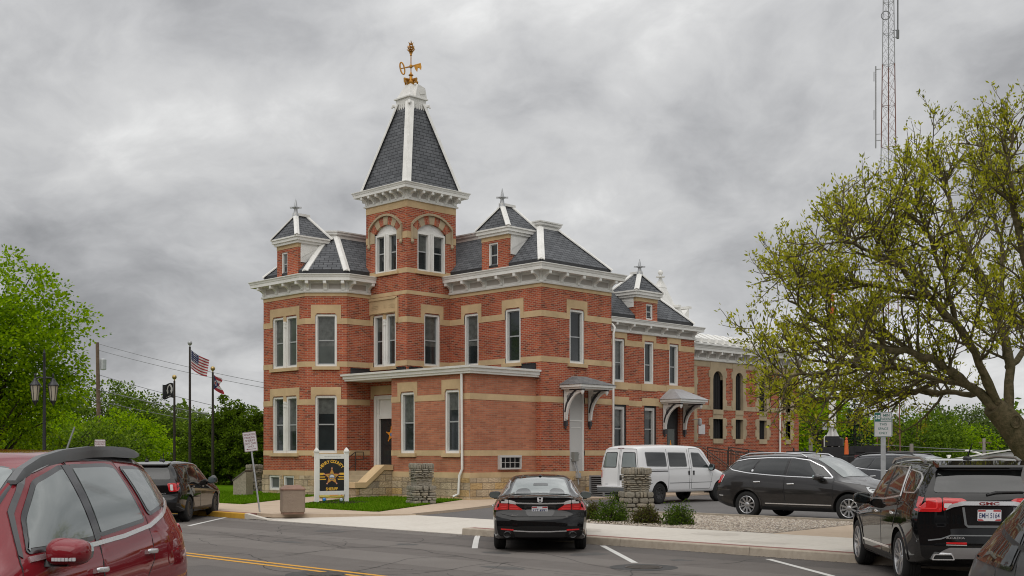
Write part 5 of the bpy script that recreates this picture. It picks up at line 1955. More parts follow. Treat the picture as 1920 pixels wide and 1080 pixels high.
M['plate_red'] = mat('plate_red', (0.42, 0.03, 0.03), 0.5)
M['plastic_grey'] = mat('grey_plastic', (0.125, 0.13, 0.133), 0.5)
# vehicles
def tabs(base, **kw):
 t = {k: list(v) for k, v in base.items()}
 t.update(kw)
 return t
SUV = dict(
 zb=[(0, .40), (.4, .30), (1, .25), (4, .25), (4.6, .24), (5.13, .30)],
 zm=[(0, .86), (2.5, .84), (5.13, .68)],
 w=[(0, .90), (.2, .95), (.8, .985), (2.5, .985), (4, .975), (4.7, .93), (5.13, .80)],
 ztop=[(0, 1.66), (.3, 1.715), (.9, 1.765), (1.9, 1.785), (2.6, 1.765), (3.0, 1.70), (3.45, 1.45), (3.88, 1.17), (4.05, 1.12), (4.5, 1.05), (4.9, .93), (5.13, .76)],
 crown=[(0, .07), (.6, .09), (3.2, .09), (3.9, .06), (5.13, .05)],
 zbelt=[(0, 1.16), (1, 1.17), (2, 1.14), (3, 1.10), (3.6, 1.06), (3.9, 1.035), (4.5, .97), (4.9, .85), (5.13, .68)],
 wbelt=[(0, .84), (.3, .89), (1.0, .93), (3, .93), (3.9, .895), (4.6, .80), (5.13, .60)],
 wtop=[(0, .60), (.4, .66), (1.2, .70), (2.7, .69), (3.1, .68), (3.9, .66), (4.6, .60), (5.13, .45)],
 xr=[(.25, .16), (.42, .03), (.6, 0), (.8, .02), (.95, .05), (1.1, .09), (1.3, .20), (1.6, .42), (1.75, .40)],
 xf=[(.2, .12), (.4, 0), (.65, 0), (.8, .05), (1.0, .22)],
)
ALLOY10 = dict(rim=.245, spokes=10, sw=.034, flare=.55, dish=.02, m=M['alloy'])
ALLOY5S = dict(rim=.262, spokes=6, sw=.030, flare=.5, dish=.02, split=.16, m=M['alloy'])
STEEL = dict(rim=.225, spokes=8, sw=.11, flare=.5, dish=.05, m=M['alloy_dark'])
def plate(car, y, z, x, tilt, text, small=None, band=True):
 """licence plate with its lettering, facing the rear"""
 c = car.P(x, y, z)
 up = Vector((math.sin(tilt), 0, math.cos(tilt)))
 fn = lambda a, b, d=0.0: c + Vector((0, -a, 0)) + up * b + Vector((-math.cos(tilt), 0, math.sin(tilt))) * d
 mb = MB()
 mb.prism(round_poly([(-.152, -.076), (.152, -.076), (.152, .076), (-.152, .076)], .012), fn, 0.0, .004)
 p = mb.build('licence_plate', M['plate'], car.root)
 t = MB()
 put_text(t, text, lambda a, b: fn(a, b, .0048), (0, -.003), .072, maxw=.262, bold=.012)
 t.build('plate_number', M['plate_blue'], p)
 t = MB()
 if band:
  for a0, a1 in ((-.148, -.05), (.05, .148)):
   t.prism([(a0, .050), (a1, .050), (a1 * .98, .072), (a0 * .98, .072)], fn, .004, .0046)
  t.prism([(-.148, -.072), (-.07, -.072), (-.09, -.052), (-.148, -.05)], fn, .004, .0046)
  t.prism([(.148, -.072), (.07, -.072), (.09, -.052), (.148, -.05)], fn, .004, .0046)
  t.build('plate_band', M['plate_red'], p)
 if small:
  t = MB()
  put_text(t, small, lambda a, b: fn(a, b, .0056), (0, -.064), .017, width=.12, bold=.03)
  t.build('dealer_name', M['plate_white'], p)
 return p
M['plate_white'] = mat('plate_frame_white', (0.8, 0.8, 0.8), 0.5)
def place(r, d, head):
 """rz for a heading given clockwise from the photographer's forward direction"""
 v = rd(r, d)
 return (v.x, v.y, 0.0), R(45 - head)
def handle(car, v, x, z, parent, m='chrome', l=.11):
 p, n = car.cast(v, x, z)
 sg = 1 if v == 'L' else -1
 mb = MB()
 c = p + n * 0.035
 blob(mb, c, (l, 0, 0.008), (0, .016 * sg, 0), (0, 0, .02), 3.0, 14, 8)
 for q in (-.8, .8):
  mb.obox(p + Vector((l * q, 0, 0)) + n * .015, Vector((.014, 0, 0)), n * .025, Vector((0, 0, .014)))
 return mb.build('handle', M[m], parent, smooth=True, angle=50)
def rail(car, pts, rad, m, name='roof_rail', sx=1.0):
 for v, sg in (('L', 1), ('R', -1)):
  mb = MB()
  P = []
  for x, z in pts:
   y = car.f['wtop'](x) - 0.02
   P.append(car.P(x, sg * y, z))
  mb.tube(P, rad, 10)
  mb.build(name, m, car.root, smooth=True, angle=60)
def door_sets(car, seams, windows, handles, glass, paint, trim_m=None, trim_w=.02, hm='chrome', frame=.035, seam_w=.012):
 """doors as panels with their windows, dark frames and handles as sub-parts"""
 for v in 'LR':
  for i, (dp, wi, hd) in enumerate(zip(seams, windows, handles)):
   if dp:
    d = car.panel('door', v, dp, paint, .004, grid=.09, depth=.004)
    car.line('door_gap', v, dp, seam_w, M['trim'], .0052, d, closed=True)
   else:
    d = car.root
   nm = 'window' if dp else 'side_window'
   f = car.panel('window_frame', v, wi[0], M['trim_gloss'], .008, d, grid=.08) if wi else None
   if wi:
    car.panel(nm, v, wi[1], glass, .012, d, grid=.08)
   if hd:
    handle(car, v, hd[0], hd[1], d, hm)
# maroon SUV, nearest on the left
def shrink(poly, k):
 cx = sum(p[0] for p in poly) / len(poly)
 cz = sum(p[1] for p in poly) / len(poly)
 out = []
 n = len(poly)
 for i in range(n):
  a, b, c = Vector((*poly[i - 1], 0)), Vector((*poly[i], 0)), Vector((*poly[(i + 1) % n], 0))
  n1 = (b - a).normalized()
  n2 = (c - b).normalized()
  m1, m2 = Vector((-n1.y, n1.x, 0)), Vector((-n2.y, n2.x, 0))
  s = (m1 + m2)
  if s.length < 1e-6:
   s = m1
  s = s / max(0.4, (1 + m1.dot(m2)))
  t = Vector((cx, cz, 0)) - b
  if s.dot(t) < 0:
   s = -s
  q = b + s * k
  out.append((q.x, q.y))
 return out
def near_suv(name, label, r, rear_d, head, paint, rail_m, plate_no, detail=True, mir_m=None, **kw):
 sp = dict(L=5.17, W=1.99, wr=.375, axles=(1.13, 4.15), paint=paint, tab=tabs(SUV, ztop=[(0, 1.72), (.3, 1.79), (.9, 1.85), (1.7, 1.875), (2.3, 1.855), (2.7, 1.79), (3.15, 1.57), (3.70, 1.22), (3.95, 1.14), (4.5, 1.06), (4.9, .94), (5.17, .76)],
                     zbelt=[(0, 1.22), (.6, 1.26), (1.2, 1.235), (2, 1.19), (3, 1.16), (3.6, 1.10), (3.9, 1.055), (4.5, .98), (4.9, .86), (5.17, .68)]), nst=56, bulge=.03)
 sp['tab'].update(kw.get('tab', {}))
 sp['end_r'] = kw.get('er', .9)
 cd = rear_d - 5.17 / 2 * math.cos(R(head))
 cr_ = r
 loc, rz = place(cr_, cd, 180 + head)
 c = Car(name, label, 'SUV', loc, rz, sp)
 g = M['car_glass_clear'] if detail else M['car_glass']
 fw = round_poly([(3.230, 1.200), (3.050, 1.434), (2.754, 1.660), (2.344, 1.755), (2.279, 1.752), (2.213, 1.220)], .05)
 rw = round_poly([(2.131, 1.235), (2.180, 1.760), (1.550, 1.762), (1.400, 1.745), (1.220, 1.293)], .05)
 qw = round_poly([(1.120, 1.330), (1.300, 1.740), (0.860, 1.728), (0.520, 1.660), (0.360, 1.556), (0.550, 1.415)], .07)
 if not detail:
  qw = round_poly([(1.12, 1.10), (1.30, 1.73), (.98, 1.72), (.80, 1.66), (.36, 1.12)], .05)
 fd = round_poly([(3.328, 1.170), (3.62, .42), (3.52, .36), (2.28, .36), (2.21, .80), (2.172, 1.200), (2.230, 1.780), (2.369, 1.790), (2.779, 1.697), (3.082, 1.458)], .04)
 rd_ = round_poly([(2.160, 1.200), (2.195, .80), (2.26, .36), (1.75, .36), (1.50, .62), (1.42, .80), (1.16, 1.00), (1.170, 1.287), (1.360, 1.780), (2.213, 1.790)], .04)
 door_sets(c, [fd, rd_, None], [(fw, shrink(fw, .032)), (rw, shrink(rw, .03)), (qw, shrink(qw, .028))], [(2.28, 1.01), (1.27, 1.06), None], g, paint, seam_w=.009)
 for v in 'LR':
  c.line('chrome_strip', v, [(3.230, 1.168), (2.820, 1.178), (2.246, 1.192), (1.700, 1.212), (1.150, 1.256), (0.800, 1.330), (0.500, 1.434), (0.340, 1.556), (0.360, 1.611)], .034, M['chrome'] if detail else M['trim'], .013)
  c.line('window_trim', v, [(3.296, 1.190), (3.099, 1.458), (2.779, 1.701), (2.344, 1.792), (1.500, 1.802), (0.850, 1.765), (0.480, 1.691), (0.340, 1.593)], .03, M['trim_gloss'], .010)
  c.panel('pillar_trim', v, [(2.221, 1.210), (2.295, 1.755), (2.172, 1.757), (2.123, 1.230)], M['trim_gloss'], .0105)
  c.panel('tail_lamp', v, round_poly([(0.020, 1.220), (0.200, 1.250), (.12, .98), (.02, .95)], .03), M['tail_red'], .012)
  c.line('tail_lamp_trim', v, [(0.200, 1.265), (.13, 1.1), (.10, .955)], .03, M['trim_gloss'], .014)
  c.panel('fuel_door', v, round_poly([(.62, .92), (.84, .92), (.84, 1.10), (.62, 1.10)], .04), paint, .004)
  c.panel('sill_cladding', v, round_poly([(3.65, .30), (1.60, .30), (1.60, .36), (3.65, .36)], .02), M['trim'], .008)
  c.panel('head_lamp', v, round_poly([(4.60, .93), (5.02, .78), (5.04, .70), (4.80, .76)], .03), M['lamp_clear'], .01)
  c.line('arch_lip', v, [(1.13 + .445 * math.cos(t), .375 + .445 * math.sin(t)) for t in [R(-5 + 10 * k) for k in range(20)]], .03, paint, .012)
 c.panel('windshield', 'T', round_poly([(3.62, -.66), (3.68, 0), (3.62, .66), (2.78, .60), (2.73, 0), (2.78, -.60)], .04), M['car_glass_clear'], .008, grid=.1)
 c.panel('windshield_trim', 'T', round_poly([(3.68, -.70), (3.74, 0), (3.68, .70), (2.75, .645), (2.69, 0), (2.75, -.645)], .04), M['trim_gloss'], .004, grid=.1)
 c.panel('rear_window', 'B', round_poly([(-.66, 1.26), (.66, 1.26), (.54, 1.62), (-.54, 1.62)], .06), M['car_glass'], .008, grid=.08)
 for sg in (-1, 1) if detail else ():
  c.panel('tail_lamp', 'B', round_poly([(sg * .86, 1.22), (sg * .60, 1.18), (sg * .60, .98), (sg * .88, .96)], .03), M['tail_red'], .012)
 c.panel('grille', 'F', round_poly([(-.45, .55), (.45, .55), (.40, .78), (-.40, .78)], .04), M['trim'], .008)
 c.line('roof_gap', 'T', [(2.7, .66), (2.3, .665), (1.2, .665), (.5, .62)], .02, M['trim'], .006)
 c.line('roof_gap', 'T', [(2.7, -.66), (2.3, -.665), (1.2, -.665), (.5, -.62)], .02, M['trim'], .006)
 if rail_m:
  for sg in (1, -1):
   mb = MB()
   pts = [(2.92, 1.665), (2.80, 1.745), (2.55, 1.82), (2.2, 1.868), (1.7, 1.895), (1.3, 1.897), (1.0, 1.888), (.82, 1.868), (.70, 1.842)]
   nn = len(pts)
   tp = lambda k: min(1.0, .30 + .5 * min(k, nn - 1 - k))
   for k0, ((x0, z0), (x1, z1)) in enumerate(zip(pts, pts[1:])):
    y0, y1 = sg * (c.f['wtop'](x0) - .035), sg * (c.f['wtop'](x1) - .035)
    hw = .032
    q = []
    for x, z, y, g_ in ((x0, z0, y0, tp(k0)), (x1, z1, y1, tp(k0 + 1))):
     for dy, dz in ((-hw * .8, .0), (-hw, -.03 * g_), (-hw, -.085 * g_), (hw, -.085 * g_), (hw, -.03 * g_), (hw * .8, .0)):
      q.append(c.P(x, y + dy * sg, z + dz))
    mb.mesh(q, [(k, (k + 1) % 6, 6 + (k + 1) % 6, 6 + k) for k in range(6)] + [tuple(range(6)), tuple(range(6, 12))])
   mb.build('roof_rail', rail_m, c.root, smooth=True, angle=28, fix=True)
 mirror_pair(c, 3.0, 1.145, mir_m or paint, (.125, .135, .092), .14)
 if detail:
  for sg in (1, -1):
   y = abs(c.cast('L', 3.0, 1.145)[0].y)
   mb = MB()
   for k in range(7):
    mb.obox(c.P(3.143 - .004 * abs(k - 2), sg * (y + .14 + .022 * (k - 2.2)), 1.165), Vector((.006, 0, 0)), Vector((0, .0095, 0)), Vector((0, 0, .011)))
   mb.build('mirror_signal', M['lamp_clear'], c.root)
  mb = MB()
  mb.tube([c.P(.62, .0, 1.81), c.P(.56, .0, 1.90), c.P(.42, 0, 2.07)], [.011, .008, .007], 6)
  blob(mb, c.P(.64, 0, 1.82), (.07, 0, 0), (0, .03, 0), (0, 0, .025), 2.2, 10, 6)
  mb.build('antenna', M['plastic_grey'], c.root, smooth=True, angle=60)
 c.wheels(ALLOY10)
 return c
M['maroon'] = car_paint('maroon_paint', (0.20, 0.014, 0.020), rough=.4, coat=1.0, spec=.4)
M['graphite'] = car_paint('grey_metallic_paint', (0.085, 0.087, 0.090), rough=.5, metal=.3, coat=.25)
red = near_suv('maroon_suv', 'maroon SUV with grey roof rails parked in the left foreground', -3.93, 10.75, 3.0, M['maroon'], M['plastic_grey'], '')
red.root['category'] = 'SUV'
# grey SUV cut off at the right edge
gre = near_suv('grey_suv', 'dark grey SUV cut off by the right edge in the near foreground', 4.06, 8.5, 1.5, M['graphite'], M['trim'], '', detail=False, er=1.5, tab=dict(xr=[(.25, .16), (.42, .03), (.6, 0), (.8, .02), (.95, .05), (1.1, .12), (1.25, .30), (1.45, .56), (1.62, .74), (1.8, .74)]))
mb = MB()
for sg in (0,):
 mb.prism(round_poly([(.42, 1.68), (.48, 1.775), (.98, 1.83), (1.05, 1.78), (.64, 1.64), (.52, 1.585)], .04), lambda a, b, d: gre.P(a, d, b), -.64, .64)
M['silver'] = mat('silver_paint', (0.36, 0.36, 0.37), .35, metal=.4, coat=.8)
mb.build('rear_spoiler', M['silver'], gre.root, smooth=True, angle=40)
# black saloon, rear view
sed_tab = dict(
 zb=[(0, .30), (.4, .22), (1, .17), (4, .17), (4.86, .22)],
 zm=[(0, .74), (2.5, .72), (4.86, .58)],
 w=[(0, .84), (.25, .895), (.9, .922), (2.5, .922), (3.8, .92), (4.5, .86), (4.86, .72)],
 ztop=[(0, 1.065), (.3, 1.10), (.62, 1.105), (.78, 1.125), (1.2, 1.285), (1.6, 1.40), (2.1, 1.462), (2.6, 1.455), (2.95, 1.38), (3.3, 1.19), (3.62, 1.01), (3.8, .965), (4.3, .885), (4.65, .78), (4.86, .64)],
 crown=[(0, .05), (.6, .055), (1.3, .07), (2.4, .08), (3.2, .08), (3.6, .05), (4.86, .04)],
 zbelt=[(0, .975), (.5, .985), (1.2, .985), (2, .965), (3, .935), (3.6, .90), (4.3, .81), (4.65, .70), (4.86, .57)],
 wbelt=[(0, .76), (.3, .80), (1.0, .85), (3, .85), (3.7, .82), (4.4, .74), (4.86, .56)],
 wtop=[(0, .68), (.5, .66), (.8, .60), (1.4, .575), (2.4, .60), (3.2, .62), (3.7, .64), (4.4, .58), (4.86, .40)],
 xr=[(.15, .22), (.30, .06), (.45, 0), (.62, 0), (.72, .03), (.85, .08), (1.0, .045), (1.1, .05)],
 xf=[(.2, .10), (.4, 0), (.6, .02), (.8, .2)],
)
M['bright'] = mat('bright_plated_trim', (.72, .72, .73), .35, metal=.3)
M['black_paint'] = car_paint('black_paint', (0.006, 0.006, 0.0065), rough=.3)
loc, rz = place(.575, 24.05, 1.5)
sed = Car('black_sedan', 'black sedan parked nose-in at the kerb, seen from directly behind', 'car', loc, rz,
   dict(L=4.86, W=1.85, wr=.33, axles=(1.06, 3.84), paint=M['black_paint'], tab=sed_tab, tw=.225, plan_r=(.05, .16), nst=56, inset=.02))
c = sed
wq = round_poly([(3.22, .985), (2.80, 1.22), (2.35, 1.335), (1.75, 1.33), (1.25, 1.20), (1.00, 1.06), (1.25, 1.0)], .05)
for v in 'LR':
 d = c.panel('door', v, round_poly([(3.35, .93), (3.35, .28), (2.20, .28), (2.17, .96), (2.2, 1.38), (2.5, 1.36), (2.9, 1.22)], .04), M['black_paint'], .004)
 handle(c, v, 2.36, .82, d)
 d2 = c.panel('door', v, round_poly([(2.15, .96), (2.18, .28), (1.60, .28), (1.42, .5), (1.1, .75), (1.05, .98), (1.2, 1.14), (1.7, 1.36), (2.18, 1.385)], .04), M['black_paint'], .004)
 handle(c, v, 1.36, .84, d2)
 c.panel('window_frame', v, wq, M['trim_gloss'], .008)
 c.panel('side_window', v, shrink(wq, .03), M['car_glass_clear'], .012)
 c.line('chrome_strip', v, wq, .02, M['chrome'], .013, closed=True)
 c.panel('tail_lamp', v, round_poly([(.03, .945), (.34, .985), (.22, .845), (.03, .80)], .02), M['tail_red'], .010)
rwp = round_poly([(.70, -.60), (.66, 0), (.70, .60), (1.52, .475), (1.60, 0), (1.52, -.475)], .05)
c.panel('rear_window_frame', 'T', round_poly([(.66, -.64), (.62, 0), (.66, .64), (1.56, .51), (1.65, 0), (1.56, -.51)], .05), M['trim_gloss'], .006, grid=.1)
rwn = c.panel('rear_window', 'T', rwp, M['car_glass_clear'], .010, grid=.08)
M['interior'] = mat('dim_cabin_shapes', (0.028, 0.032, 0.031), .25, spec=.5, coat=.6)
for y in (.33, -.33):
 c.panel('headrest', 'T', round_poly([(.72, y - .15), (.72, y + .15), (.90, y + .14), (1.0, y + .08), (1.0, y - .08), (.90, y - .14)], .05), M['interior'], .0125, rwn, grid=.08)
c.panel('rear_view_mirror', 'T', round_poly([(1.10, -.16), (1.10, .14), (1.22, .13), (1.22, -.15)], .03), M['interior'], .0125, rwn, grid=.08)
c.panel('windshield', 'T', round_poly([(3.58, -.62), (3.64, 0), (3.58, .62), (2.78, .54), (2.72, 0), (2.78, -.54)], .05), M['car_glass_clear'], .008, grid=.1)
for sg in (-1, 1):
 y = lambda q: sg * q
 c.panel('tail_lamp', 'B', round_poly([(y(.885), 0.945), (y(.60), 0.940), (y(.60), 0.820), (y(.895), 0.805)], .02), M['tail_red'], .010)
 c.panel('tail_lamp', 'B', round_poly([(y(.588), 0.940), (y(.46), 0.915), (y(.335), 0.830), (y(.335), 0.810), (y(.588), 0.817)], .02), M['tail_red'], .010)
 c.panel('reverse_lamp', 'B', round_poly([(y(.86), 1.010), (y(.70), 1.020), (y(.60), 1.010), (y(.60), 0.947), (y(.885), 0.951)], .02), M['tail_clear'], .011)
 c.panel('reverse_lamp', 'B', round_poly([(y(.588), 1.010), (y(.50), 0.990), (y(.43), 0.950), (y(.46), 0.925), (y(.588), 0.947)], .015), M['tail_clear'], .011)
 for zz in (.845, .88, .913):
  c.line('lamp_bar', 'B', [(y(.86), zz), (y(.63), zz)], .014, M['tail_bright'], .0125)
  c.line('lamp_bar', 'B', [(y(.57), zz), (y(.42 + (.913 - zz) * -0.6 + .03), zz)], .014, M['tail_bright'], .0125)
 c.panel('reflector', 'B', round_poly([(y(.74), .465), (y(.50), .455), (y(.50), .428), (y(.74), .440)], .012), M['tail_red'], .010)
 p, n = c.cast('B', y(.62), .37)
 mb = MB()
 xx = p.x + c.L / 2 if p is not None else .06
 mb.lathe([(.072, -.05), (.072, .14), (.058, .14), (.058, -.045)], c.P(xx - .005, y(.62), .352), 20, axis='x', sq=.8, cap=False)
 ex = mb.build('exhaust_tip', M['bright'], c.root, smooth=True, angle=50)
 mb = MB()
 mb.lathe([(.058, .0), (.01, .001)], c.P(xx - .015, y(.62), .352), 20, axis='x', sq=.8)
 mb.build('exhaust_bore', M['dark'], ex)
c.line('chrome_strip', 'B', [(-.46, 0.951), (-.3, 0.945), (0, 0.941), (.3, 0.945), (.46, 0.951)], .022, M['chrome'], .014)
c.panel('plate_recess', 'B', round_poly([(-.32, 0.910), (.32, 0.910), (.24, 0.705), (-.24, 0.705)], .05), M['trim_gloss'], .004)
c.line('chrome_strip', 'B', [(-.5, .425), (-.2, .410), (.2, .410), (.5, .425)], .018, M['chrome'], .010)
c.line('bumper_gap', 'B', [(-.86, 0.765), (-.5, 0.690), (.5, 0.690), (.86, 0.765)], .008, M['dark'], .004)
c.panel('bumper_valance', 'B', round_poly([(-.50, .40), (.50, .40), (.46, .30), (-.46, .30)], .03), M['trim'], .006)
p, n = c.cast('B', 0, .805)
plate(c, 0.005, .812, p.x + c.L / 2 - .012, R(-14), 'FZT 4992', None)
p, n = c.cast('B', 0, 1.012)
mb = MB()
ec = p + n * .006
t1, t2 = Vector((0, -1, 0)), n.cross(Vector((0, -1, 0))).normalized()
if t2.z < 0:
 t2 = -t2
fe_ = lambda a, b, d: ec + t1 * a + t2 * b + n * d
ring_o = round_poly([(-.058, .048), (.058, .048), (.044, -.048), (-.044, -.048)], .022)
ring_i = round_poly([(-.048, .040), (.048, .040), (.036, -.040), (-.036, -.040)], .018)
for i in range(len(ring_o)):
 j = (i + 1) % len(ring_o)
 mb.face([fe_(*ring_o[i], .004), fe_(*ring_o[j], .004), fe_(*ring_i[j], .004), fe_(*ring_i[i], .004)])
mb.prism([(-.044, .036), (-.026, .036), (-.018, .004), (.018, .004), (.026, .036), (.044, .036), (.030, -.036), (.016, -.036), (.014, -.010), (-.014, -.010), (-.016, -.036), (-.030, -.036)], fe_, 0.0, .006)
mb.build('emblem', M['bright'], c.root)
mb = MB()
p, n = c.cast('B', .48, .72)
put_text(mb, 'Accord', lambda a, b: p + Vector((0, -a, b)) - Vector((.006, 0, 0)), (0, 0), .028, maxw=.18)
p2, n2 = c.cast('B', -.5, .70)
put_text(mb, 'V6', lambda a, b: p2 + Vector((0, -a, b)) - Vector((.008, 0, 0)), (0, 0), .028)
mb.build('badge_lettering', M['chrome'], c.root)
mirror_pair(c, 3.02, .945, M['black_paint'], (.10, .125, .075), .13)
mb = MB()
blob(mb, c.P(1.72, 0, 1.425), (.09, 0, -.01), (0, .035, 0), (0, 0, .035), 2.0, 12, 8)
mb.build('antenna_fin', M['black_paint'], c.root, smooth=True)
c.panel('brake_light', 'B', round_poly([(-.12, 1.02), (.12, 1.02), (.12, 1.03), (-.12, 1.03)], .004), M['tail_dark'], .004) if False else None
sed.root.scale = (.97, .97, .965)
c.wheels(dict(rim=.225, spokes=10, sw=.03, flare=.5, dish=.02, m=M['alloy']))
# black SUV, nearest on the right
aca_tab = tabs(SUV,
    ztop=[(0, 1.67), (.3, 1.73), (.9, 1.755), (1.8, 1.765), (2.5, 1.74), (2.9, 1.67), (3.3, 1.46), (3.68, 1.19), (3.85, 1.11), (4.3, 1.05), (4.7, .93), (4.92, .76)],
    zbelt=[(0, 1.19), (.6, 1.23), (1.2, 1.19), (2, 1.14), (3, 1.09), (3.5, 1.03), (3.8, 1.01), (4.3, .95), (4.7, .83), (4.92, .66)],
    zb=[(0, .42), (.4, .32), (1, .25), (4, .25), (4.5, .24), (4.92, .30)],
    w=[(0, .90), (.2, .935), (.8, .96), (2.5, .955), (3.9, .95), (4.5, .91), (4.92, .78)],
    zm=[(0, .92), (2.5, .90), (4.92, .68)],
    wbelt=[(0, .83), (.3, .87), (1.0, .895), (3, .89), (3.7, .865), (4.4, .78), (4.92, .58)],
    wtop=[(0, .62), (.4, .65), (1.2, .67), (2.6, .66), (3.0, .65), (3.8, .64), (4.4, .58), (4.92, .43)],
    crown=[(0, .06), (.6, .08), (3.2, .08), (3.8, .06), (4.92, .05)],
    xr=[(.25, .20), (.42, .06), (.55, .0), (.70, .0), (.74, .04), (.95, .045), (1.05, .05), (1.2, .06), (1.36, .12), (1.62, .24), (1.77, .24)])
ra = (6.40, 16.65)
hd = 5.0
off = 4.92 / 2 - 1.03
loc, rz = place(ra[0] + off * math.sin(R(hd)), ra[1] + off * math.cos(R(hd)), hd)
aca = Car('black_suv', 'black SUV with chrome tailgate bar parked in the right foreground', 'SUV', loc, rz,
   dict(L=4.92, W=1.92, wr=.375, axles=(1.03, 3.89), paint=M['black_paint'], tab=aca_tab, plan_r=(.03, .13), nst=56, inset=.01, arch=.06))
c = aca
fw = round_poly([(3.300, 1.135), (3.000, 1.380), (2.700, 1.552), (2.280, 1.620), (2.200, 1.620), (2.160, 1.168)], .04)
rw = round_poly([(2.060, 1.179), (2.100, 1.625), (1.360, 1.615), (1.200, 1.369), (1.160, 1.252)], .05)
qw = round_poly([(1.020, 1.285), (1.200, 1.605), (0.600, 1.563), (0.460, 1.502), (0.440, 1.296)], .06)
fd = round_poly([(3.420, 1.105), (3.42, .42), (3.34, .36), (2.18, .36), (2.11, .80), (2.110, 1.157), (2.160, 1.655), (2.300, 1.655), (2.740, 1.580), (3.080, 1.380)], .04)
rdr = round_poly([(2.095, 1.157), (2.095, .80), (2.16, .36), (1.65, .36), (1.42, .60), (1.34, .80), (1.10, 1.0), (1.100, 1.246), (1.280, 1.645), (2.140, 1.655)], .04)
door_sets(c, [fd, rdr, None], [(fw, shrink(fw, .03)), (rw, shrink(rw, .03)), (qw, shrink(qw, .03))], [(2.28, .965), (1.26, .985), None], M['car_glass'], M['black_paint'])
for v in 'LR':
 c.line('chrome_strip', v, [(3.360, 1.120), (2.900, 1.130), (2.100, 1.155), (1.160, 1.230), (1.200, 1.357), (1.360, 1.640)], .022, M['chrome'], .014)
 c.line('chrome_strip', v, qw, .016, M['chrome'], .014, closed=True)
 c.line('chrome_strip', v, [(3.360, 1.120), (3.040, 1.396), (2.720, 1.574), (2.280, 1.642), (1.400, 1.640)], .014, M['chrome'], .013)
 c.line('chrome_strip', v, [(3.42, .47), (1.62, .47)], .035, M['chrome'], .012)
 c.panel('tail_lamp', v, round_poly([(.03, 1.235), (.30, 1.255), (.24, 1.13), (.03, 1.055)], .03), M['tail_red'], .012)
 c.line('arch_lip', v, [(1.03 + .45 * math.cos(t), .375 + .45 * math.sin(t)) for t in [R(-12 + 12 * k) for k in range(18)]], .05, M['black_paint'], .014)
 c.line('arch_lip', v, [(3.89 + .45 * math.cos(t), .375 + .45 * math.sin(t)) for t in [R(-12 + 12 * k) for k in range(18)]], .05, M['black_paint'], .014)
 c.panel('head_lamp', v, round_poly([(4.40, .93), (4.80, .78), (4.82, .70), (4.58, .76)], .03), M['lamp_clear'], .01)
 c.panel('sill_cladding', v, round_poly([(3.44, .28), (1.50, .28), (1.50, .38), (3.44, .38)], .02), M['trim'], .008)
c.panel('windshield', 'T', round_poly([(3.62, -.64), (3.68, 0), (3.62, .64), (2.92, .57), (2.87, 0), (2.92, -.57)], .05), M['car_glass_clear'], .008, grid=.1)
c.panel('rear_window', 'B', round_poly([(-.70, 1.31), (.70, 1.31), (.60, 1.60), (-.60, 1.60)], .06), M['car_glass'], .010, grid=.08)
mb = MB()
mb.prism([(.10, 1.65), (.12, 1.68), (.42, 1.737), (.42, 1.70), (.24, 1.64)], lambda a, b, d: c.P(a, d, b), -.63, .63)
mb.build('rear_spoiler', M['black_paint'], c.root, smooth=True, angle=30)
for sg in (-1, 1):
 y = lambda q: sg * q
 lamp = c.panel('tail_lamp', 'B', round_poly([(y(.93), 1.235), (y(.60), 1.245), (y(.60), 1.055), (y(.90), 1.055)], .03), M['tail_red'], .013)
 c.line('lamp_bar', 'B', round_poly([(y(.88), 1.205), (y(.66), 1.215), (y(.66), 1.100), (y(.86), 1.100)], .03), .016, M['tail_bright'], .0155, lamp, closed=True, step=.05)
 lamp = c.panel('tail_lamp', 'B', round_poly([(y(.588), 1.245), (y(.34), 1.235), (y(.28), 1.205), (y(.50), 1.155), (y(.56), 1.075), (y(.588), 1.075)], .02), M['tail_red'], .013)
 c.line('lamp_bar', 'B', [(y(.57), 1.215), (y(.38), 1.210)], .014, M['tail_bright'], .0155, lamp)
 c.panel('reverse_lamp', 'B', round_poly([(y(.575), 1.170), (y(.47), 1.170), (y(.53), 1.110), (y(.575), 1.110)], .015), M['tail_clear'], .0155, lamp)
 c.panel('reflector', 'B', round_poly([(y(.56), .655), (y(.30), .655), (y(.30), .63), (y(.56), .635)], .01), M['tail_red'], .012)
 c.line('chrome_strip', 'B', [(y(.56), .622), (y(.30), .618)], .012, M['chrome'], .012)
 mb = MB()
 p, n = c.cast('B', y(.60), .50)
 xx = p.x + c.L / 2
 ro = round_poly([(-.15, -.035), (.15, -.035), (.12, .045), (-.12, .045)], .02)
 ri = round_poly([(-.132, -.022), (.132, -.022), (.108, .032), (-.108, .032)], .015)
 f3 = lambda a, b, d: c.P(xx + d, y(.60) + a, .455 + b)
 for i in range(len(ro)):
  j = (i + 1) % len(ro)
  mb.face([f3(*ro[i], -.035), f3(*ro[j], -.035), f3(*ri[j], -.035), f3(*ri[i], -.035)])
  mb.face([f3(*ro[i], -.035), f3(*ro[j], -.035), f3(*ro[j], .12), f3(*ro[i], .12)])
 ex = mb.build('exhaust_tip', M['chrome'], c.root)
 mb = MB()
 mb.prism(ri, f3, -.02, .05)
 mb.build('exhaust_bore', M['dark'], ex)
bar = c.panel('chrome_bar', 'B', round_poly([(-.56, 1.075), (-.50, 1.155), (-.34, 1.195), (.34, 1.195), (.50, 1.155), (.56, 1.075), (.46, 1.120), (.32, 1.145), (-.32, 1.145), (-.46, 1.120)], .015), M['chrome'], .018)
pb, nb = c.cast('B', 0, 1.17)
mb = MB()
put_text(mb, 'GMC', lambda a, b: pb + Vector((-.021, -a, b)), (0, 0), .042, width=.26, bold=.03)
mb.build('bar_lettering', M['tail_dark'], bar)
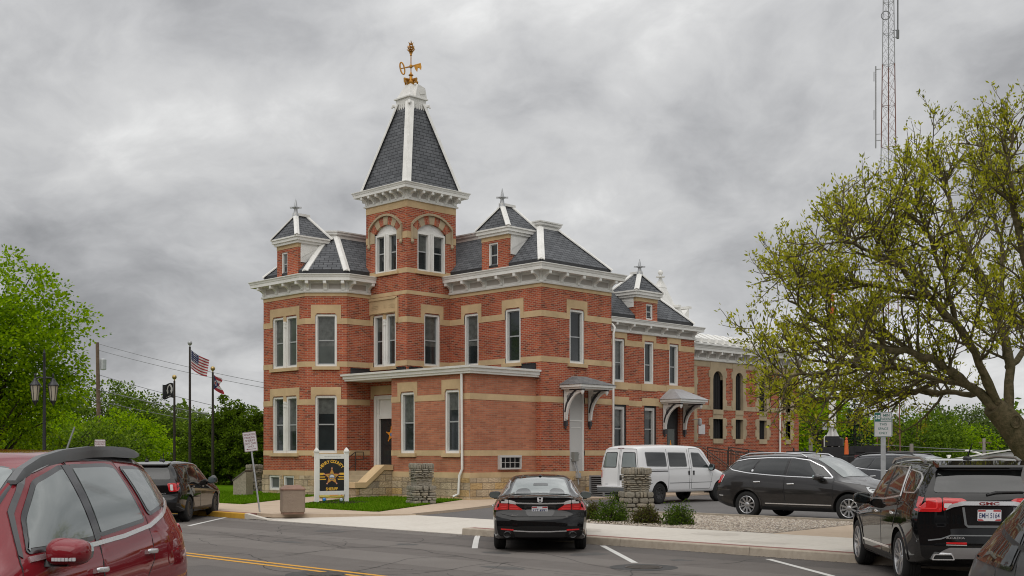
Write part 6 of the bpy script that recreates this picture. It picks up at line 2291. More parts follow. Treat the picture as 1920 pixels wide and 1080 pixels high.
c.panel('plate_recess', 'B', round_poly([(-.33, 1.130), (.33, 1.130), (.29, 0.870), (-.29, 0.870)], .05), M['trim_gloss'], .004)
c.line('recess_edge', 'B', [(-.33, 1.120), (-.30, 0.890), (-.27, 0.865), (.27, 0.865), (.30, 0.890), (.33, 1.120)], .03, M['plastic_grey'], .007)
p, n = c.cast('B', 0, 1.02)
plate(c, 0.0, 1.015, p.x + c.L / 2 - .014, R(-4), 'EMH 5164', 'SNYDER')
p, n = c.cast('B', .42, .725)
mb = MB()
put_text(mb, 'ACADIA', lambda a, b: c.P(p.x + c.L / 2 - .012, .44 - a, .715 + b), (0, 0), .028, width=.24)
mb.build('badge_lettering', M['chrome'], c.root)
c.line('bumper_gap', 'B', [(-.90, .66), (-.62, .70), (-.5, .745), (.5, .745), (.62, .70), (.90, .66)], .016, M['plastic_grey'], .008)
c.panel('skid_plate', 'B', round_poly([(-.70, .44), (-.62, .535), (-.52, .585), (.52, .585), (.62, .535), (.70, .44)], .03), M['alloy'], .010)
mb = MB()
p, n = c.cast('B', -.10, 1.22)
mb.tube([c.P(.07, .02, 1.285), c.P(.085, -.10, 1.315), c.P(.09, -.42, 1.325), c.P(.09, -.46, 1.32)], [.018, .020, .014, .010], 8)
mb.build('rear_wiper', M['trim'], c.root, smooth=True, angle=60)
mirror_pair(c, 3.08, 1.07, M['black_paint'], (.105, .135, .09), .14)
rail(c, [(2.65, 1.69), (2.5, 1.745), (1.8, 1.785), (1.0, 1.775), (.75, 1.72)], .022, M['alloy'])
mb = MB()
blob(mb, c.P(.95, .02, 1.76), (.10, 0, 0), (0, .055, 0), (0, 0, .04), 2.2, 14, 8)
mb.tube([c.P(.95, .02, 1.78), c.P(.86, .0, 1.91), c.P(.82, -.01, 1.97)], [.012, .009, .007], 6)
mb.build('antenna', M['trim'], c.root, smooth=True, angle=60)
c.wheels(ALLOY5S)
# black police SUV on the left
exp_tab = tabs(SUV,
    ztop=[(0, 1.68), (.3, 1.735), (.9, 1.765), (1.8, 1.775), (2.6, 1.74), (2.95, 1.66), (3.35, 1.43), (3.72, 1.19), (3.9, 1.14), (4.4, 1.08), (4.85, .97), (5.04, .80)],
    zbelt=[(0, 1.16), (.6, 1.19), (1.2, 1.17), (2, 1.14), (3, 1.10), (3.6, 1.07), (3.9, 1.04), (4.4, .98), (4.85, .87), (5.04, .70)],
    xr=[(.25, .22), (.42, .10), (.55, .0), (.72, .0), (.78, .06), (1.05, .07), (1.2, .10), (1.6, .26), (1.75, .26)],
    w=[(0, .90), (.2, .95), (.8, .985), (2.5, .98), (4, .975), (4.6, .94), (5.04, .82)])
loc, rz = place(-9.55, 31.6 + 5.04 / 2 - 1.05, 0.0)
exp = Car('police_suv', 'black police SUV parked nose-in by the yellow kerb', 'SUV', loc, rz,
   dict(L=5.04, W=1.99, wr=.375, axles=(1.05, 3.92), paint=M['black_paint'], tab=exp_tab, plan_r=(.03, .13)))
c = exp
fw = round_poly([(3.38, 1.13), (3.05, 1.38), (2.76, 1.53), (2.32, 1.60), (2.24, 1.60), (2.20, 1.16)], .04)
rw = round_poly([(2.10, 1.17), (2.14, 1.61), (1.36, 1.60), (1.22, 1.38), (1.20, 1.21)], .05)
qw = round_poly([(1.04, 1.24), (1.24, 1.59), (.60, 1.565), (.46, 1.50), (.46, 1.25)], .06)
fd = round_poly([(3.5, 1.10), (3.5, .42), (3.4, .36), (2.22, .36), (2.15, .80), (2.15, 1.15), (2.2, 1.63), (2.35, 1.63), (2.8, 1.56), (3.15, 1.36)], .04)
rdr = round_poly([(2.135, 1.15), (2.135, .80), (2.2, .36), (1.68, .36), (1.45, .60), (1.36, .80), (1.12, 1.0), (1.12, 1.2), (1.32, 1.62), (2.19, 1.63)], .04)
door_sets(c, [fd, rdr, None], [(fw, shrink(fw, .03)), (rw, shrink(rw, .03)), (qw, shrink(qw, .03))], [(2.32, 1.0), (1.30, 1.02), None], M['car_glass'], M['black_paint'], hm='trim_gloss')
c.panel('windshield', 'T', round_poly([(3.66, -.64), (3.72, 0), (3.66, .64), (2.98, .58), (2.93, 0), (2.98, -.58)], .05), M['car_glass_clear'], .008, grid=.1)
c.panel('rear_window', 'B', round_poly([(-.70, 1.25), (.70, 1.25), (.60, 1.58), (-.60, 1.58)], .06), M['car_glass'], .010)
for v, sg in (('L', 1), ('R', -1)):
 c.panel('tail_lamp', v, round_poly([(.02, 1.15), (.26, 1.16), (.10, .93), (.02, .92)], .03), M['tail_red'], .012)
 y = lambda q: sg * q
 lamp = c.panel('tail_lamp', 'B', round_poly([(y(.92), 1.155), (y(.62), 1.15), (y(.68), .90), (y(.90), .92)], .05), M['tail_red'], .012)
 c.panel('reverse_lamp', 'B', round_poly([(y(.76), 1.11), (y(.69), 1.11), (y(.71), .94), (y(.78), .94)], .02), M['tail_clear'], .015, lamp)
 c.panel('sill_cladding', v, round_poly([(3.5, .28), (1.55, .28), (1.55, .40), (3.5, .40)], .02), M['trim'], .008)
 c.panel('head_lamp', v, round_poly([(4.50, .98), (4.95, .86), (4.97, .78), (4.65, .82)], .03), M['lamp_clear'], .01)
mb = MB()
mb.prism([(.12, 1.665), (.14, 1.70), (.46, 1.745), (.46, 1.70)], lambda a, b, d: c.P(a, d, b), -.62, .62)
mb.build('rear_spoiler', M['black_paint'], c.root)
c.line('bumper_gap', 'B', [(-.9, .76), (.9, .76)], .02, M['dark'], .006)
c.panel('plate_recess', 'B', round_poly([(-.28, 1.03), (.28, 1.03), (.26, .83), (-.26, .83)], .04), M['trim'], .006)
p, n = c.cast('B', -.52, .85)
mb = MB()
put_text(mb, 'POLICE', lambda a, b: c.P(p.x + c.L / 2 - .012, -.53 - a, .855 + b), (0, 0), .03, maxw=.2)
mb.build('badge_lettering', M['chrome'], c.root)
mirror_pair(c, 3.15, 1.11, M['black_paint'], (.10, .14, .10), .15)
mb = MB()
for sg in (-1, 1):
 mb.lathe([(.02, 0), (.085, .02), (.09, .10), (.06, .13)], c.P(3.42, sg * 1.0, 1.22), 14, axis='x')
mb.build('spotlight', M['plastic_grey'], c.root, smooth=True, angle=50)
mb = MB()
for x, y, h in ((1.0, .2, .10), (1.35, -.15, .22), (1.8, .05, .12)):
 blob(mb, c.P(x, y, 1.78), (.06, 0, 0), (0, .05, 0), (0, 0, .05), 2.2, 10, 6)
 mb.tube([c.P(x, y, 1.80), c.P(x, y, 1.80 + h)], .012, 6)
mb.build('roof_antenna', M['trim'], c.root)
exp.root.scale = (.97, .97, .91)
c.wheels(STEEL)
# charcoal SUV parked in the lot, side view
M['charcoal'] = car_paint('charcoal_paint', (0.022, 0.020, 0.020), rough=.35, metal=.2)
enc_tab = tabs(SUV, ztop=[(0, 1.60), (.3, 1.69), (.9, 1.765), (1.8, 1.80), (2.5, 1.785), (2.95, 1.71), (3.4, 1.49), (3.86, 1.20), (4.05, 1.14), (4.5, 1.07), (4.9, .95), (5.13, .78)],
    zbelt=[(0, 1.24), (.6, 1.27), (1.2, 1.24), (2, 1.19), (3, 1.14), (3.6, 1.10), (3.9, 1.06), (4.5, .99), (4.9, .87), (5.13, .70)],
    xr=[(.25, .20), (.42, .05), (.6, 0), (.8, .01), (.95, .03), (1.1, .07), (1.3, .20), (1.6, .46), (1.75, .45)])
axle_y, face_x = 18.05, 26.95
loc = (face_x + .98, axle_y - (5.13 / 2 - 1.08), .075)
enc = Car('charcoal_suv', 'charcoal SUV with chrome window trim parked sideways behind the gravel bed', 'SUV', loc, R(-90),
   dict(L=5.13, W=1.99, wr=.38, axles=(1.08, 4.10), paint=M['charcoal'], tab=enc_tab))
c = enc
fw = round_poly([(3.55, 1.17), (3.22, 1.42), (2.84, 1.595), (2.42, 1.655), (2.34, 1.655), (2.30, 1.205)], .04)
rw = round_poly([(2.22, 1.21), (2.26, 1.66), (1.64, 1.655), (1.42, 1.64), (1.22, 1.265)], .05)
qw = round_poly([(1.16, 1.275), (1.40, 1.64), (.98, 1.625), (.62, 1.56), (.42, 1.44), (.44, 1.36)], .07)
fd = round_poly([(3.66, 1.13), (3.66, .42), (3.56, .36), (2.30, .36), (2.25, .80), (2.25, 1.18), (2.30, 1.685), (2.45, 1.685), (2.88, 1.62), (3.26, 1.44)], .04)
rdr = round_poly([(2.235, 1.18), (2.235, .80), (2.28, .36), (1.75, .36), (1.50, .62), (1.40, .80), (1.20, 1.0), (1.20, 1.24), (1.38, 1.68), (2.29, 1.69)], .04)
door_sets(c, [fd, rdr, None], [(fw, shrink(fw, .028)), (rw, shrink(rw, .025)), (qw, shrink(qw, .025))], [(2.45, .98), (1.42, 1.02), None], M['car_glass'], M['charcoal'])
for v in 'LR':
 c.line('chrome_strip', v, [(3.60, 1.152), (3.0, 1.165), (2.3, 1.185), (1.7, 1.215), (1.1, 1.262), (.60, 1.335), (.40, 1.40), (.39, 1.46), (.60, 1.58), (.98, 1.648), (1.6, 1.682), (2.40, 1.682), (2.86, 1.62), (3.26, 1.44), (3.60, 1.165)], .022, M['chrome'], .014)
 c.line('chrome_strip', v, [(3.62, .44), (1.66, .44)], .028, M['chrome'], .012)
 c.line('chrome_strip', v, [(.32, .62), (.03, .64)], .03, M['chrome'], .012)
 c.panel('tail_lamp', v, round_poly([(.01, 1.10), (.25, 1.20), (.34, 1.20), (.22, .98), (.02, .95)], .04), M['tail_red'], .012)
 c.line('lamp_trim', v, [(.01, 1.115), (.26, 1.215), (.355, 1.21), (.25, .995)], .018, M['chrome'], .015)
 c.panel('sill_cladding', v, round_poly([(3.66, .28), (1.55, .28), (1.55, .36), (3.66, .36)], .02), M['trim'], .008)
 c.panel('head_lamp', v, round_poly([(4.45, 1.0), (4.95, .86), (4.97, .76), (4.65, .80)], .04), M['lamp_clear'], .01)
 for ax in (1.08, 4.10):
  c.line('arch_lip', v, [(ax + .455 * math.cos(t), .38 + .455 * math.sin(t)) for t in [R(-12 + 12 * k) for k in range(18)]], .045, M['charcoal'], .012)
 c.panel('roof_badge', v, round_poly([(1.20, 1.30), (1.26, 1.30), (1.26, 1.36), (1.20, 1.36)], .03), M['chrome'], .014)
c.panel('windshield', 'T', round_poly([(3.82, -.66), (3.88, 0), (3.82, .66), (3.02, .60), (2.97, 0), (3.02, -.60)], .05), M['car_glass_clear'], .008, grid=.1)
c.panel('rear_window', 'B', round_poly([(-.64, 1.30), (.64, 1.30), (.52, 1.53), (-.52, 1.53)], .06), M['car_glass'], .010)
c.panel('grille', 'F', round_poly([(-.40, .60), (.40, .60), (.36, .84), (-.36, .84)], .06), M['chrome'], .008)
rail(c, [(2.75, 1.70), (2.6, 1.78), (1.8, 1.825), (1.0, 1.80), (.70, 1.70)], .024, M['alloy'])
mirror_pair(c, 3.30, 1.12, M['charcoal'], (.11, .14, .09), .14)
enc.root.scale = (1.0, 1.0, .965)
c.wheels(dict(rim=.248, spokes=10, sw=.040, flare=.6, dish=.015, m=M['alloy']))
# grey SUV farther back in the lot
M['grey_paint'] = car_paint('grey_paint_metal', (0.045, 0.047, 0.052), rough=.35, metal=.3)
loc = (37.0, 20.6 - 2.56, .075)
g2 = Car('grey_suv', 'grey SUV parked behind the road sign and the black SUV', 'SUV', loc, R(-90),
   dict(L=5.13, W=1.99, wr=.38, axles=(1.08, 4.10), paint=M['grey_paint'], tab=enc_tab))
c = g2
door_sets(c, [fd, rdr, None], [(fw, shrink(fw, .028)), (rw, shrink(rw, .025)), (qw, shrink(qw, .025))], [(2.45, .98), (1.42, 1.02), None], M['car_glass'], M['grey_paint'])
for v in 'LR':
 c.line('chrome_strip', v, [(3.60, 1.152), (2.3, 1.185), (1.1, 1.262), (.60, 1.335), (.42, 1.40)], .022, M['chrome'], .014)
 c.panel('tail_lamp', v, round_poly([(.01, 1.10), (.35, 1.22), (.55, 1.20), (.22, .98), (.02, .95)], .04), M['tail_dark'], .012)
c.panel('windshield', 'T', round_poly([(3.82, -.66), (3.88, 0), (3.82, .66), (3.02, .60), (2.97, 0), (3.02, -.60)], .05), M['car_glass_clear'], .008, grid=.1)
c.panel('rear_window', 'B', round_poly([(-.64, 1.30), (.64, 1.30), (.52, 1.53), (-.52, 1.53)], .06), M['car_glass'], .010)
mb = MB()
mb.prism([(.10, 1.66), (.12, 1.70), (.70, 1.735), (.70, 1.69)], lambda a, b, d: c.P(a, d, b), -.62, .62)
mb.build('rear_spoiler', M['grey_paint'], c.root)
rail(c, [(2.75, 1.70), (2.6, 1.78), (1.8, 1.825), (1.0, 1.80), (.70, 1.70)], .024, M['trim'])
mirror_pair(c, 3.30, 1.12, M['grey_paint'], (.11, .14, .09), .14)
g2.root.scale = (1.0, 1.0, .965)
c.wheels(ALLOY10)
# white passenger van
M['white_paint'] = car_paint('white_van_paint', (0.68, 0.68, 0.68), rough=.35, coat=.8)
van_tab = dict(
 zb=[(0, .52), (.3, .50), (.5, .40), (4.6, .38), (5.5, .42)],
 zm=[(0, 1.0), (4, 1.0), (5.5, .85)],
 w=[(0, .92), (.15, .985), (.4, 1.0), (4.2, 1.0), (5.0, .96), (5.5, .82)],
 ztop=[(0, 1.985), (.15, 2.03), (.5, 2.07), (2.0, 2.10), (3.4, 2.07), (3.75, 2.0), (4.1, 1.72), (4.45, 1.36), (4.65, 1.26), (5.1, 1.18), (5.4, 1.04), (5.5, .92)],
 crown=[(0, .10), (1, .13), (3.6, .12), (4.5, .06), (5.5, .05)],
 zbelt=[(0, 1.27), (3, 1.25), (4.2, 1.19), (4.7, 1.12), (5.2, 1.02), (5.5, .85)],
 wbelt=[(0, .90), (.15, .96), (.4, .975), (4.2, .965), (4.8, .90), (5.5, .70)],
 wtop=[(0, .76), (.3, .80), (1, .82), (3.5, .80), (4.2, .74), (4.8, .70), (5.5, .55)],
 xr=[(.4, .0), (.6, .0), (.8, .0), (1.2, .01), (1.6, .06), (1.9, .12), (2.0, .14)],
 xf=[(.4, .04), (.7, 0), (1.0, .06), (1.2, .2)],
)
vx, vy = 32.3 - 1.15 + 5.5 / 2, 26.0
van = Car('white_van', 'white passenger van with tinted side windows parked beside the brick building', 'van', (vx, vy, .075), 0.0,
   dict(L=5.5, W=2.0, wr=.37, axles=(1.15, 4.66), paint=M['white_paint'], tab=van_tab, plan_r=(.01, .10), bulge=.015, inset=.05, arch=.07, end_r=.5))
c = van
wins = [[(.42, 1.33), (1.52, 1.31), (1.52, 1.82), (.42, 1.83)], [(1.66, 1.31), (2.68, 1.30), (2.68, 1.81), (1.66, 1.82)]]
for v in 'LR':
 for wv in wins:
  q = round_poly(wv, .06)
  c.panel('window_frame', v, q, M['plastic_grey'], .006)
  c.panel('side_window', v, shrink(q, .03), M['car_glass'], .010)
 dp = round_poly([(2.92, .50), (4.02, .50), (4.14, 1.0), (4.14, 1.28), (3.55, 1.94), (2.92, 1.96)], .05)
 d = c.panel('door', v, dp, M['white_paint'], .004)
 c.line('door_gap', v, dp, .014, M['plastic_grey'], .0055, d, closed=True)
 q = round_poly([(3.00, 1.28), (4.06, 1.24), (3.50, 1.80), (3.00, 1.82)], .06)
 c.panel('window_frame', v, q, M['plastic_grey'], .008, d)
 c.panel('window', v, shrink(q, .03), M['car_glass'], .012, d)
 mb = MB()
 for x in (2.75, 3.02):
  p, n = c.cast(v, x, 1.08)
  mb.obox(p + n * .012, Vector((.035, 0, 0)), n * .014, Vector((0, 0, .075)))
 mb.build('handle', M['trim'], d)
 c.line('side_door_gap', v, [(1.60, .52), (1.60, 1.93)], .014, M['plastic_grey'], .005)
 c.line('side_door_gap', v, [(2.80, .50), (2.80, 1.94)], .014, M['plastic_grey'], .005)
 c.line('body_moulding', v, [(.30, .735), (.70, .735)], .02, M['plastic_grey'], .006)
 c.line('body_moulding', v, [(1.66, .73), (4.15, .73)], .02, M['plastic_grey'], .006)
 c.line('body_moulding', v, [(.25, 1.235), (2.9, 1.225)], .012, M['plastic_grey'], .004)
 c.line('door_track', v, [(.62, 1.16), (1.55, 1.155)], .035, M['trim'], .006)
 c.line('body_crease', v, [(.3, .62), (4.1, .60)], .02, M['plastic_grey'], .004) if False else None
 c.panel('tail_lamp', v, round_poly([(.05, 1.20), (.10, 1.20), (.10, .93), (.05, .93)], .01), M['tail_red'], .010, lim=.05)
for sg in (-1, 1):
 y = lambda q: sg * q
 dp = round_poly([(y(.03), .60), (y(.86), .60), (y(.86), 1.30), (y(.73), 1.93), (y(.03), 1.94)], .05)
 d = c.panel('door', 'B', dp, M['white_paint'], .006)
 c.line('door_gap', 'B', dp, .013, M['plastic_grey'], .0075, d, closed=True)
 q = round_poly([(y(.12), 1.28), (y(.81), 1.28), (y(.70), 1.82), (y(.12), 1.83)], .06)
 c.panel('window_frame', 'B', q, M['trim'], .010, d)
 c.panel('window', 'B', shrink(q, .028), M['car_glass_clear'], .014, d)
 c.panel('tail_lamp', 'B', round_poly([(y(.885), 1.20), (y(.955), 1.20), (y(.975), .93), (y(.885), .93)], .015), M['tail_red'], .012)
 c.panel('tail_lamp_amber', 'B', round_poly([(y(.885), 1.20), (y(.955), 1.20), (y(.96), 1.12), (y(.885), 1.12)], .015), M['orange'], .0135)
c.panel('door_latch', 'B', round_poly([(-.16, 1.02), (-.05, 1.02), (-.05, .84), (-.16, .84)], .02), M['trim'], .012)
mb = MB()
mb.prism(round_poly([(-.10, .42), (.03, .42), (.03, .60), (-.12, .60)], .03), lambda a, b, d: c.P(a, d, b), -.95, .95)
mb.build('rear_bumper', M['plastic_grey'], c.root, smooth=True, angle=30)
mb = MB()
mb.prism(round_poly([(-.125, .585), (-.0, .59), (-.0, .645), (-.12, .64)], .015), lambda a, b, d: c.P(a, d, b), -.96, .96)
mb.build('bumper_step', M['chrome'], c.root)
c.panel('brake_light', 'B', round_poly([(-.15, 1.955), (.15, 1.955), (.15, 1.975), (-.15, 1.975)], .006), M['tail_dark'], .01)
mb = MB()
put_text(mb, 'E-350', lambda a, b: c.P(-.02 if False else c.cast('B', .55, .72)[0].x + c.L / 2 - .014, .6 - a, .70 + b), (0, 0), .04, maxw=.22)
mb.build('badge_lettering', M['plastic_grey'], c.root)
c.panel('windshield', 'T', round_poly([(4.38, -.70), (4.44, 0), (4.38, .70), (3.80, .66), (3.76, 0), (3.80, -.66)], .05), M['car_glass_clear'], .008, grid=.1)
c.panel('grille', 'F', round_poly([(-.55, .72), (.55, .72), (.52, .96), (-.52, .96)], .04), M['trim'], .008)
mirror_pair(c, 3.98, 1.22, M['trim'], (.07, .12, .13), .15)
mb = MB()
mb.tube([c.P(.05, .3, .40), c.P(.05, -.3, .40)], .04, 8)
mb.obox(c.P(-.02, 0, .40), Vector((.12, 0, 0)), Vector((0, .04, 0)), Vector((0, 0, .04)))
mb.build('tow_hitch', M['trim'], c.root)
van.root.scale = (1.0, 0.92, 0.975)
c.wheels(dict(rim=.215, spokes=8, sw=.10, flare=.5, dish=.04, m=M['alloy_dark']))
# street furniture and small things
def at_x(px, X):
 """point on the plane x = X under a column of the photograph"""
 u = (px - 960.0) / FPX
 return Vector((X, X * (1 - u) / (1 + u), 0))
def at_d(px, d, py=None):
 v = rd((px - 960.0) / FPX * d, d)
 v.z = EYE - ((py - HORY) * d / FPX) if py is not None else 0.0
 return v
def facing(loc):
 """rz so that local -Y looks at the photographer"""
 return math.atan2(loc.y, loc.x) - math.pi / 2
M['post_black'] = mat('black_iron_post', (0.008, 0.008, 0.012), 0.5, coat=.2)
M['bronze'] = mat('bronze_pole', (0.035, 0.027, 0.022), 0.5, metal=.3)
M['lantern'] = mat('lantern_pane', (0.40, 0.36, 0.28), 0.3)
# double street lamp
p = at_x(83, 18.75)
lp = thing('street_lamp', 'black street lamp with two hanging lanterns in front of the leafy maple', 'street lamp', (p.x, p.y, .15), facing(p))
m = MB()
m.lathe([(.20, 0), (.20, .12), (.15, .18), (.13, .7), (.09, .8), (.065, 1.0), (.058, 3.0), (.052, 4.6), (.042, 5.35), (.05, 5.38), (.03, 5.42), (.02, 5.52)], n=14)
m.build('post', M['post_black'], lp, smooth=True, angle=40)
m = MB()
m.tube([(-.30, 0, 4.42), (-.2, 0, 4.47), (0, 0, 4.45), (.2, 0, 4.47), (.30, 0, 4.42)], .03, 8)
m.build('arm', M['post_black'], lp, smooth=True, angle=50)
for sx in (-1, 1):
 m = MB()
 m.lathe([(.02, 4.62), (.035, 4.55), (.03, 4.45), (.07, 4.40), (.10, 4.33), (.20, 4.20), (.205, 4.17), (.18, 4.16)], (sx * .31, 0, 0), 12)
 m.lathe([(.10, 3.62), (.11, 3.60), (.07, 3.52), (.03, 3.46), (.02, 3.42)], (sx * .31, 0, 0), 12)
 for k in range(6):
  a = k * math.pi / 3
  m.tube([(sx * .31 + .175 * math.cos(a), .175 * math.sin(a), 4.17), (sx * .31 + .10 * math.cos(a), .10 * math.sin(a), 3.62)], .013, 5)
 ln = m.build('lantern', M['post_black'], lp)
 m = MB()
 m.lathe([(.165, 4.17), (.095, 3.62)], (sx * .31, 0, 0), 12)
 m.build('pane', M['lantern'], ln)
# flags
M['flag_red'] = mat('flag_red', (0.30, 0.02, 0.03), .8)
M['flag_white'] = mat('flag_white', (0.55, 0.54, 0.54), .8)
M['flag_blue'] = mat('flag_blue', (0.018, 0.025, 0.09), .8)
M['flag_black'] = mat('flag_black', (0.012, 0.012, 0.014), .8)
M['brass'] = mat('brass_ball', (0.45, 0.33, 0.13), .35, metal=.7)
def flag_sheet(name, w, h, fn, col, mats, parent, nu=30, nv=26, shape=None):
 mb = MB()
 for i in range(nu):
  for j in range(nv):
   u0, u1, v0, v1 = i / nu, (i + 1) / nu, j / nv, (j + 1) / nv
   if shape and not shape((u0 + u1) / 2, (v0 + v1) / 2):
    continue
   mb.face([fn(u0, v0), fn(u1, v0), fn(u1, v1), fn(u0, v1)], mi=col((u0 + u1) / 2, (v0 + v1) / 2))
 return mb.build(name, mats, parent, smooth=True, fix=True)
def usa(u, v):
 if u < .42 and v > .46:
  k = (u / .42 * 6) % 1
  q = ((v - .46) / .54 * 5) % 1
  return 1 if (abs(k - .5) < .18 and abs(q - .5) < .2) else 2
 return 0 if int(v * 13) % 2 == 0 else 1
def ohio(u, v):
 t = .5 - .5 * u * .9
 if u < .52 and abs(v - .5) < .5 - u * .95:
  r = math.hypot((u - .17) * 1.5, v - .5)
  return 1 if .09 < r < .17 else (0 if r <= .09 else 2)
 k = (v - .5) / (.5 - .10 * u)
 s = int((k + 1) / 2 * 4.999)
 return 0 if s % 2 == 0 else 1
fp = []
FD = 55.0
for px, ytop, lab in ((327, 714, 'left bronze flagpole, shorter, flying a black flag'), (356, 650, 'tallest bronze flagpole, flying the stars and stripes'), (399, 698, 'right bronze flagpole, shorter, flying a red and white swallowtail flag')):
 q = at_d(px, FD, ytop)
 t = thing('flagpole', lab, 'flagpole', (q.x, q.y, .15), facing(q), 'flagpoles beside the brick building')
 m = MB()
 H = q.z - .15
 m.lathe([(.075, 0), (.07, .5), (.045, H)], n=10)
 m.build('pole', M['bronze'], t, smooth=True, angle=50)
 m = MB()
 m.lathe([(.02, H), (.035, H + .05), (.03, H + .06), (.085, H + .10), (.11, H + .17), (.085, H + .25), (.02, H + .28)], n=12)
 m.build('ball', M['brass'] if px != 356 else M['zinc'], t, smooth=True, angle=50)
 fp.append((t, H, q))
def wave(u, v, a):
 return a * u * math.sin(5.2 * u + 1.4 * v) + .3 * a * u * math.sin(11 * u - 2 * v)
t, H, q = fp[1]
g = thing('flag', 'stars and stripes flag flying from the tallest pole', 'flag', (q.x, q.y, .15), t.rotation_euler.z, 'flags on the flagpoles')
def f_usa(u, v):
 x = .06 + .82 * u - .12 * u * (1 - v)
 z = H - .15 - (1 - v) * (.86 - .12 * u) - .72 * u + .28 * u * u - (1 - v) * u * .05
 return Vector((x, wave(u, v, .16), z))
flag_sheet('cloth', 1, 1, f_usa, usa, [M['flag_red'], M['flag_white'], M['flag_blue']], g, 40, 39)
t, H, q = fp[0]
g = thing('flag', 'black flag with a white emblem blown left from its pole', 'flag', (q.x, q.y, .15), t.rotation_euler.z, 'flags on the flagpoles')
def pow_(u, v):
 r = math.hypot((u - .34) / .26, (v - .56) / .36)
 if r < 1:
  head = math.hypot((u - .36) / .13, (v - .60) / .20) < 1 or (v < .45 and abs(u - .36) < .09 + (.45 - v) * .3)
  return 0 if head else 1
 if .05 < v < .12 and .15 < u < .6:
  return 1 if int(u * 40) % 2 else 0
 return 0
flag_sheet('cloth', 1, 1, lambda u, v: Vector((-.05 - .48 * u, wave(u, v, .10), H - .12 - (1 - v) * .68 - .05 * u + .04 * math.sin(6 * u))), pow_, [M['flag_black'], M['flag_white']], g, 26, 30)
t, H, q = fp[2]
g = thing('flag', 'red and white swallowtail flag with a blue triangle', 'flag', (q.x, q.y, .15), t.rotation_euler.z, 'flags on the flagpoles')
flag_sheet('cloth', 1, 1, lambda u, v: Vector((.05 + .42 * u - .1 * u * (v - .5), wave(u, v, .14), H - .12 - (1 - v) * .66 + (v - .5) * u * .12 - .32 * u + .12 * u * u)), ohio, [M['flag_red'], M['flag_white'], M['flag_blue']], g, 30, 30,
   shape=lambda u, v: not (u > .55 and abs(v - .5) < (u - .55) * .75))
# parking signs
M['sign_white'] = mat('sign_white', (0.58, 0.57, 0.57), .5, var=.05, vscale=8)
M['sign_maroon'] = mat('sign_maroon', (0.16, 0.015, 0.03), .5)
M['sign_green'] = mat('sign_green', (0.005, 0.115, 0.085), .5)
def sheet_sign(parent, w, h, rows, col, zc, border=.008, arrow=None, r=.03, thick=.004):
 """flat plate with lettering; local x right, z up, facing local -Y"""
 m = MB()
 f = lambda a, b, d: Vector((a, -d, zc + b))
 m.prism(round_poly([(-w / 2, -h / 2), (w / 2, -h / 2), (w / 2, h / 2), (-w / 2, h / 2)], r), f, 0, thick)
 pl = m.build('sign_plate', M['sign_white'], parent)
 m = MB()
 o = round_poly([(-w / 2 + .006, -h / 2 + .006), (w / 2 - .006, -h / 2 + .006), (w / 2 - .006, h / 2 - .006), (-w / 2 + .006, h / 2 - .006)], r)
 i_ = round_poly([(-w / 2 + .006 + border, -h / 2 + .006 + border), (w / 2 - .006 - border, -h / 2 + .006 + border), (w / 2 - .006 - border, h / 2 - .006 - border), (-w / 2 + .006 + border, h / 2 - .006 - border)], r * .8)
 for a in range(len(o)):
  b = (a + 1) % len(o)
  m.face([f(*o[a], thick + .001), f(*o[b], thick + .001), f(*i_[b], thick + .001), f(*i_[a], thick + .001)])
 for s, x, z, hh, ww in rows:
  put_text(m, s, lambda a, b: f(a, b, thick + .0012), (x, z), hh, maxw=ww, bold=.012)
 if arrow:
  a0, a1, z = arrow
  m.prism([(a1, z - .006), (a1, z + .006), (a0 + .05, z + .006), (a0 + .05, z + .022), (a0, z), (a0 + .05, z - .022), (a0 + .05, z - .006)], f, thick, thick + .0012)
 m.build('sign_lettering', col, pl)
 return pl
p = gpt(487, 960, .15)
t = thing('parking_sign', 'leaning reserved parking sign with a left arrow in front of the corner bay', 'sign', p, facing(p), 'reserved parking signs')
lean = R(-7.5)
t.rotation_euler = (0, lean, facing(p))
rows = [('RESERVED', 0, .20, .062, .31), ('PARKING', 0, .115, .062, .29), ('SHERIFF', 0, .03, .062, .28), ('DEPT CARS', 0, -.055, .062, .31), ('ONLY', 0, -.14, .055, .18)]
sheet_sign(t, .37, .555, rows, M['sign_maroon'], 2.02, arrow=(-.14, .14, -.215))
m = MB()
m.tube([(0, .03, 0), (0, .03, 2.25)], .026, 8)
m.build('post', M['steel'], t, smooth=True, angle=50)
p = at_x(187.5, 18.7)
t = thing('parking_sign', 'reserved parking sign partly hidden behind the maroon SUV roof', 'sign', (p.x, p.y, .15), facing(p), 'reserved parking signs')
sheet_sign(t, .35, .555, rows, M['sign_maroon'], 1.86, arrow=(-.14, .14, -.215))
m = MB()
m.tube([(0, .03, 0), (0, .03, 2.08)], .026, 8)
m.build('post', M['steel'], t, smooth=True, angle=50)
p = at_x(1656, 18.45)
t = thing('parking_sign', 'green and white thirty minute parking sign on a steel post under the budding tree', 'sign', (p.x, p.y, .15), facing(p))
z0 = EYE - .15 - (796 - HORY) * ((p.x + p.y) / S2) / FPX
pl = sheet_sign(t, .293, .415, [('MIN', .052, .155, .045, .10), ('PARKING', .052, .092, .05, .175), ('THIS', 0, .005, .042, .12), ('SPACE', 0, -.07, .042, .165), ('ONLY', 0, -.142, .042, .135)], M['sign_green'], z0, border=.007)
m = MB()
f = lambda a, b, d: Vector((a, -d, z0 + b))
m.prism([(-.132, .060), (-.040, .060), (-.040, .192), (-.132, .192)], f, .004, .0054)
m.prism([(-.132, .048), (.132, .048), (.132, .056), (-.132, .056)], f, .004, .0053)
g = m.build('sign_panel', M['sign_green'], pl)
m = MB()
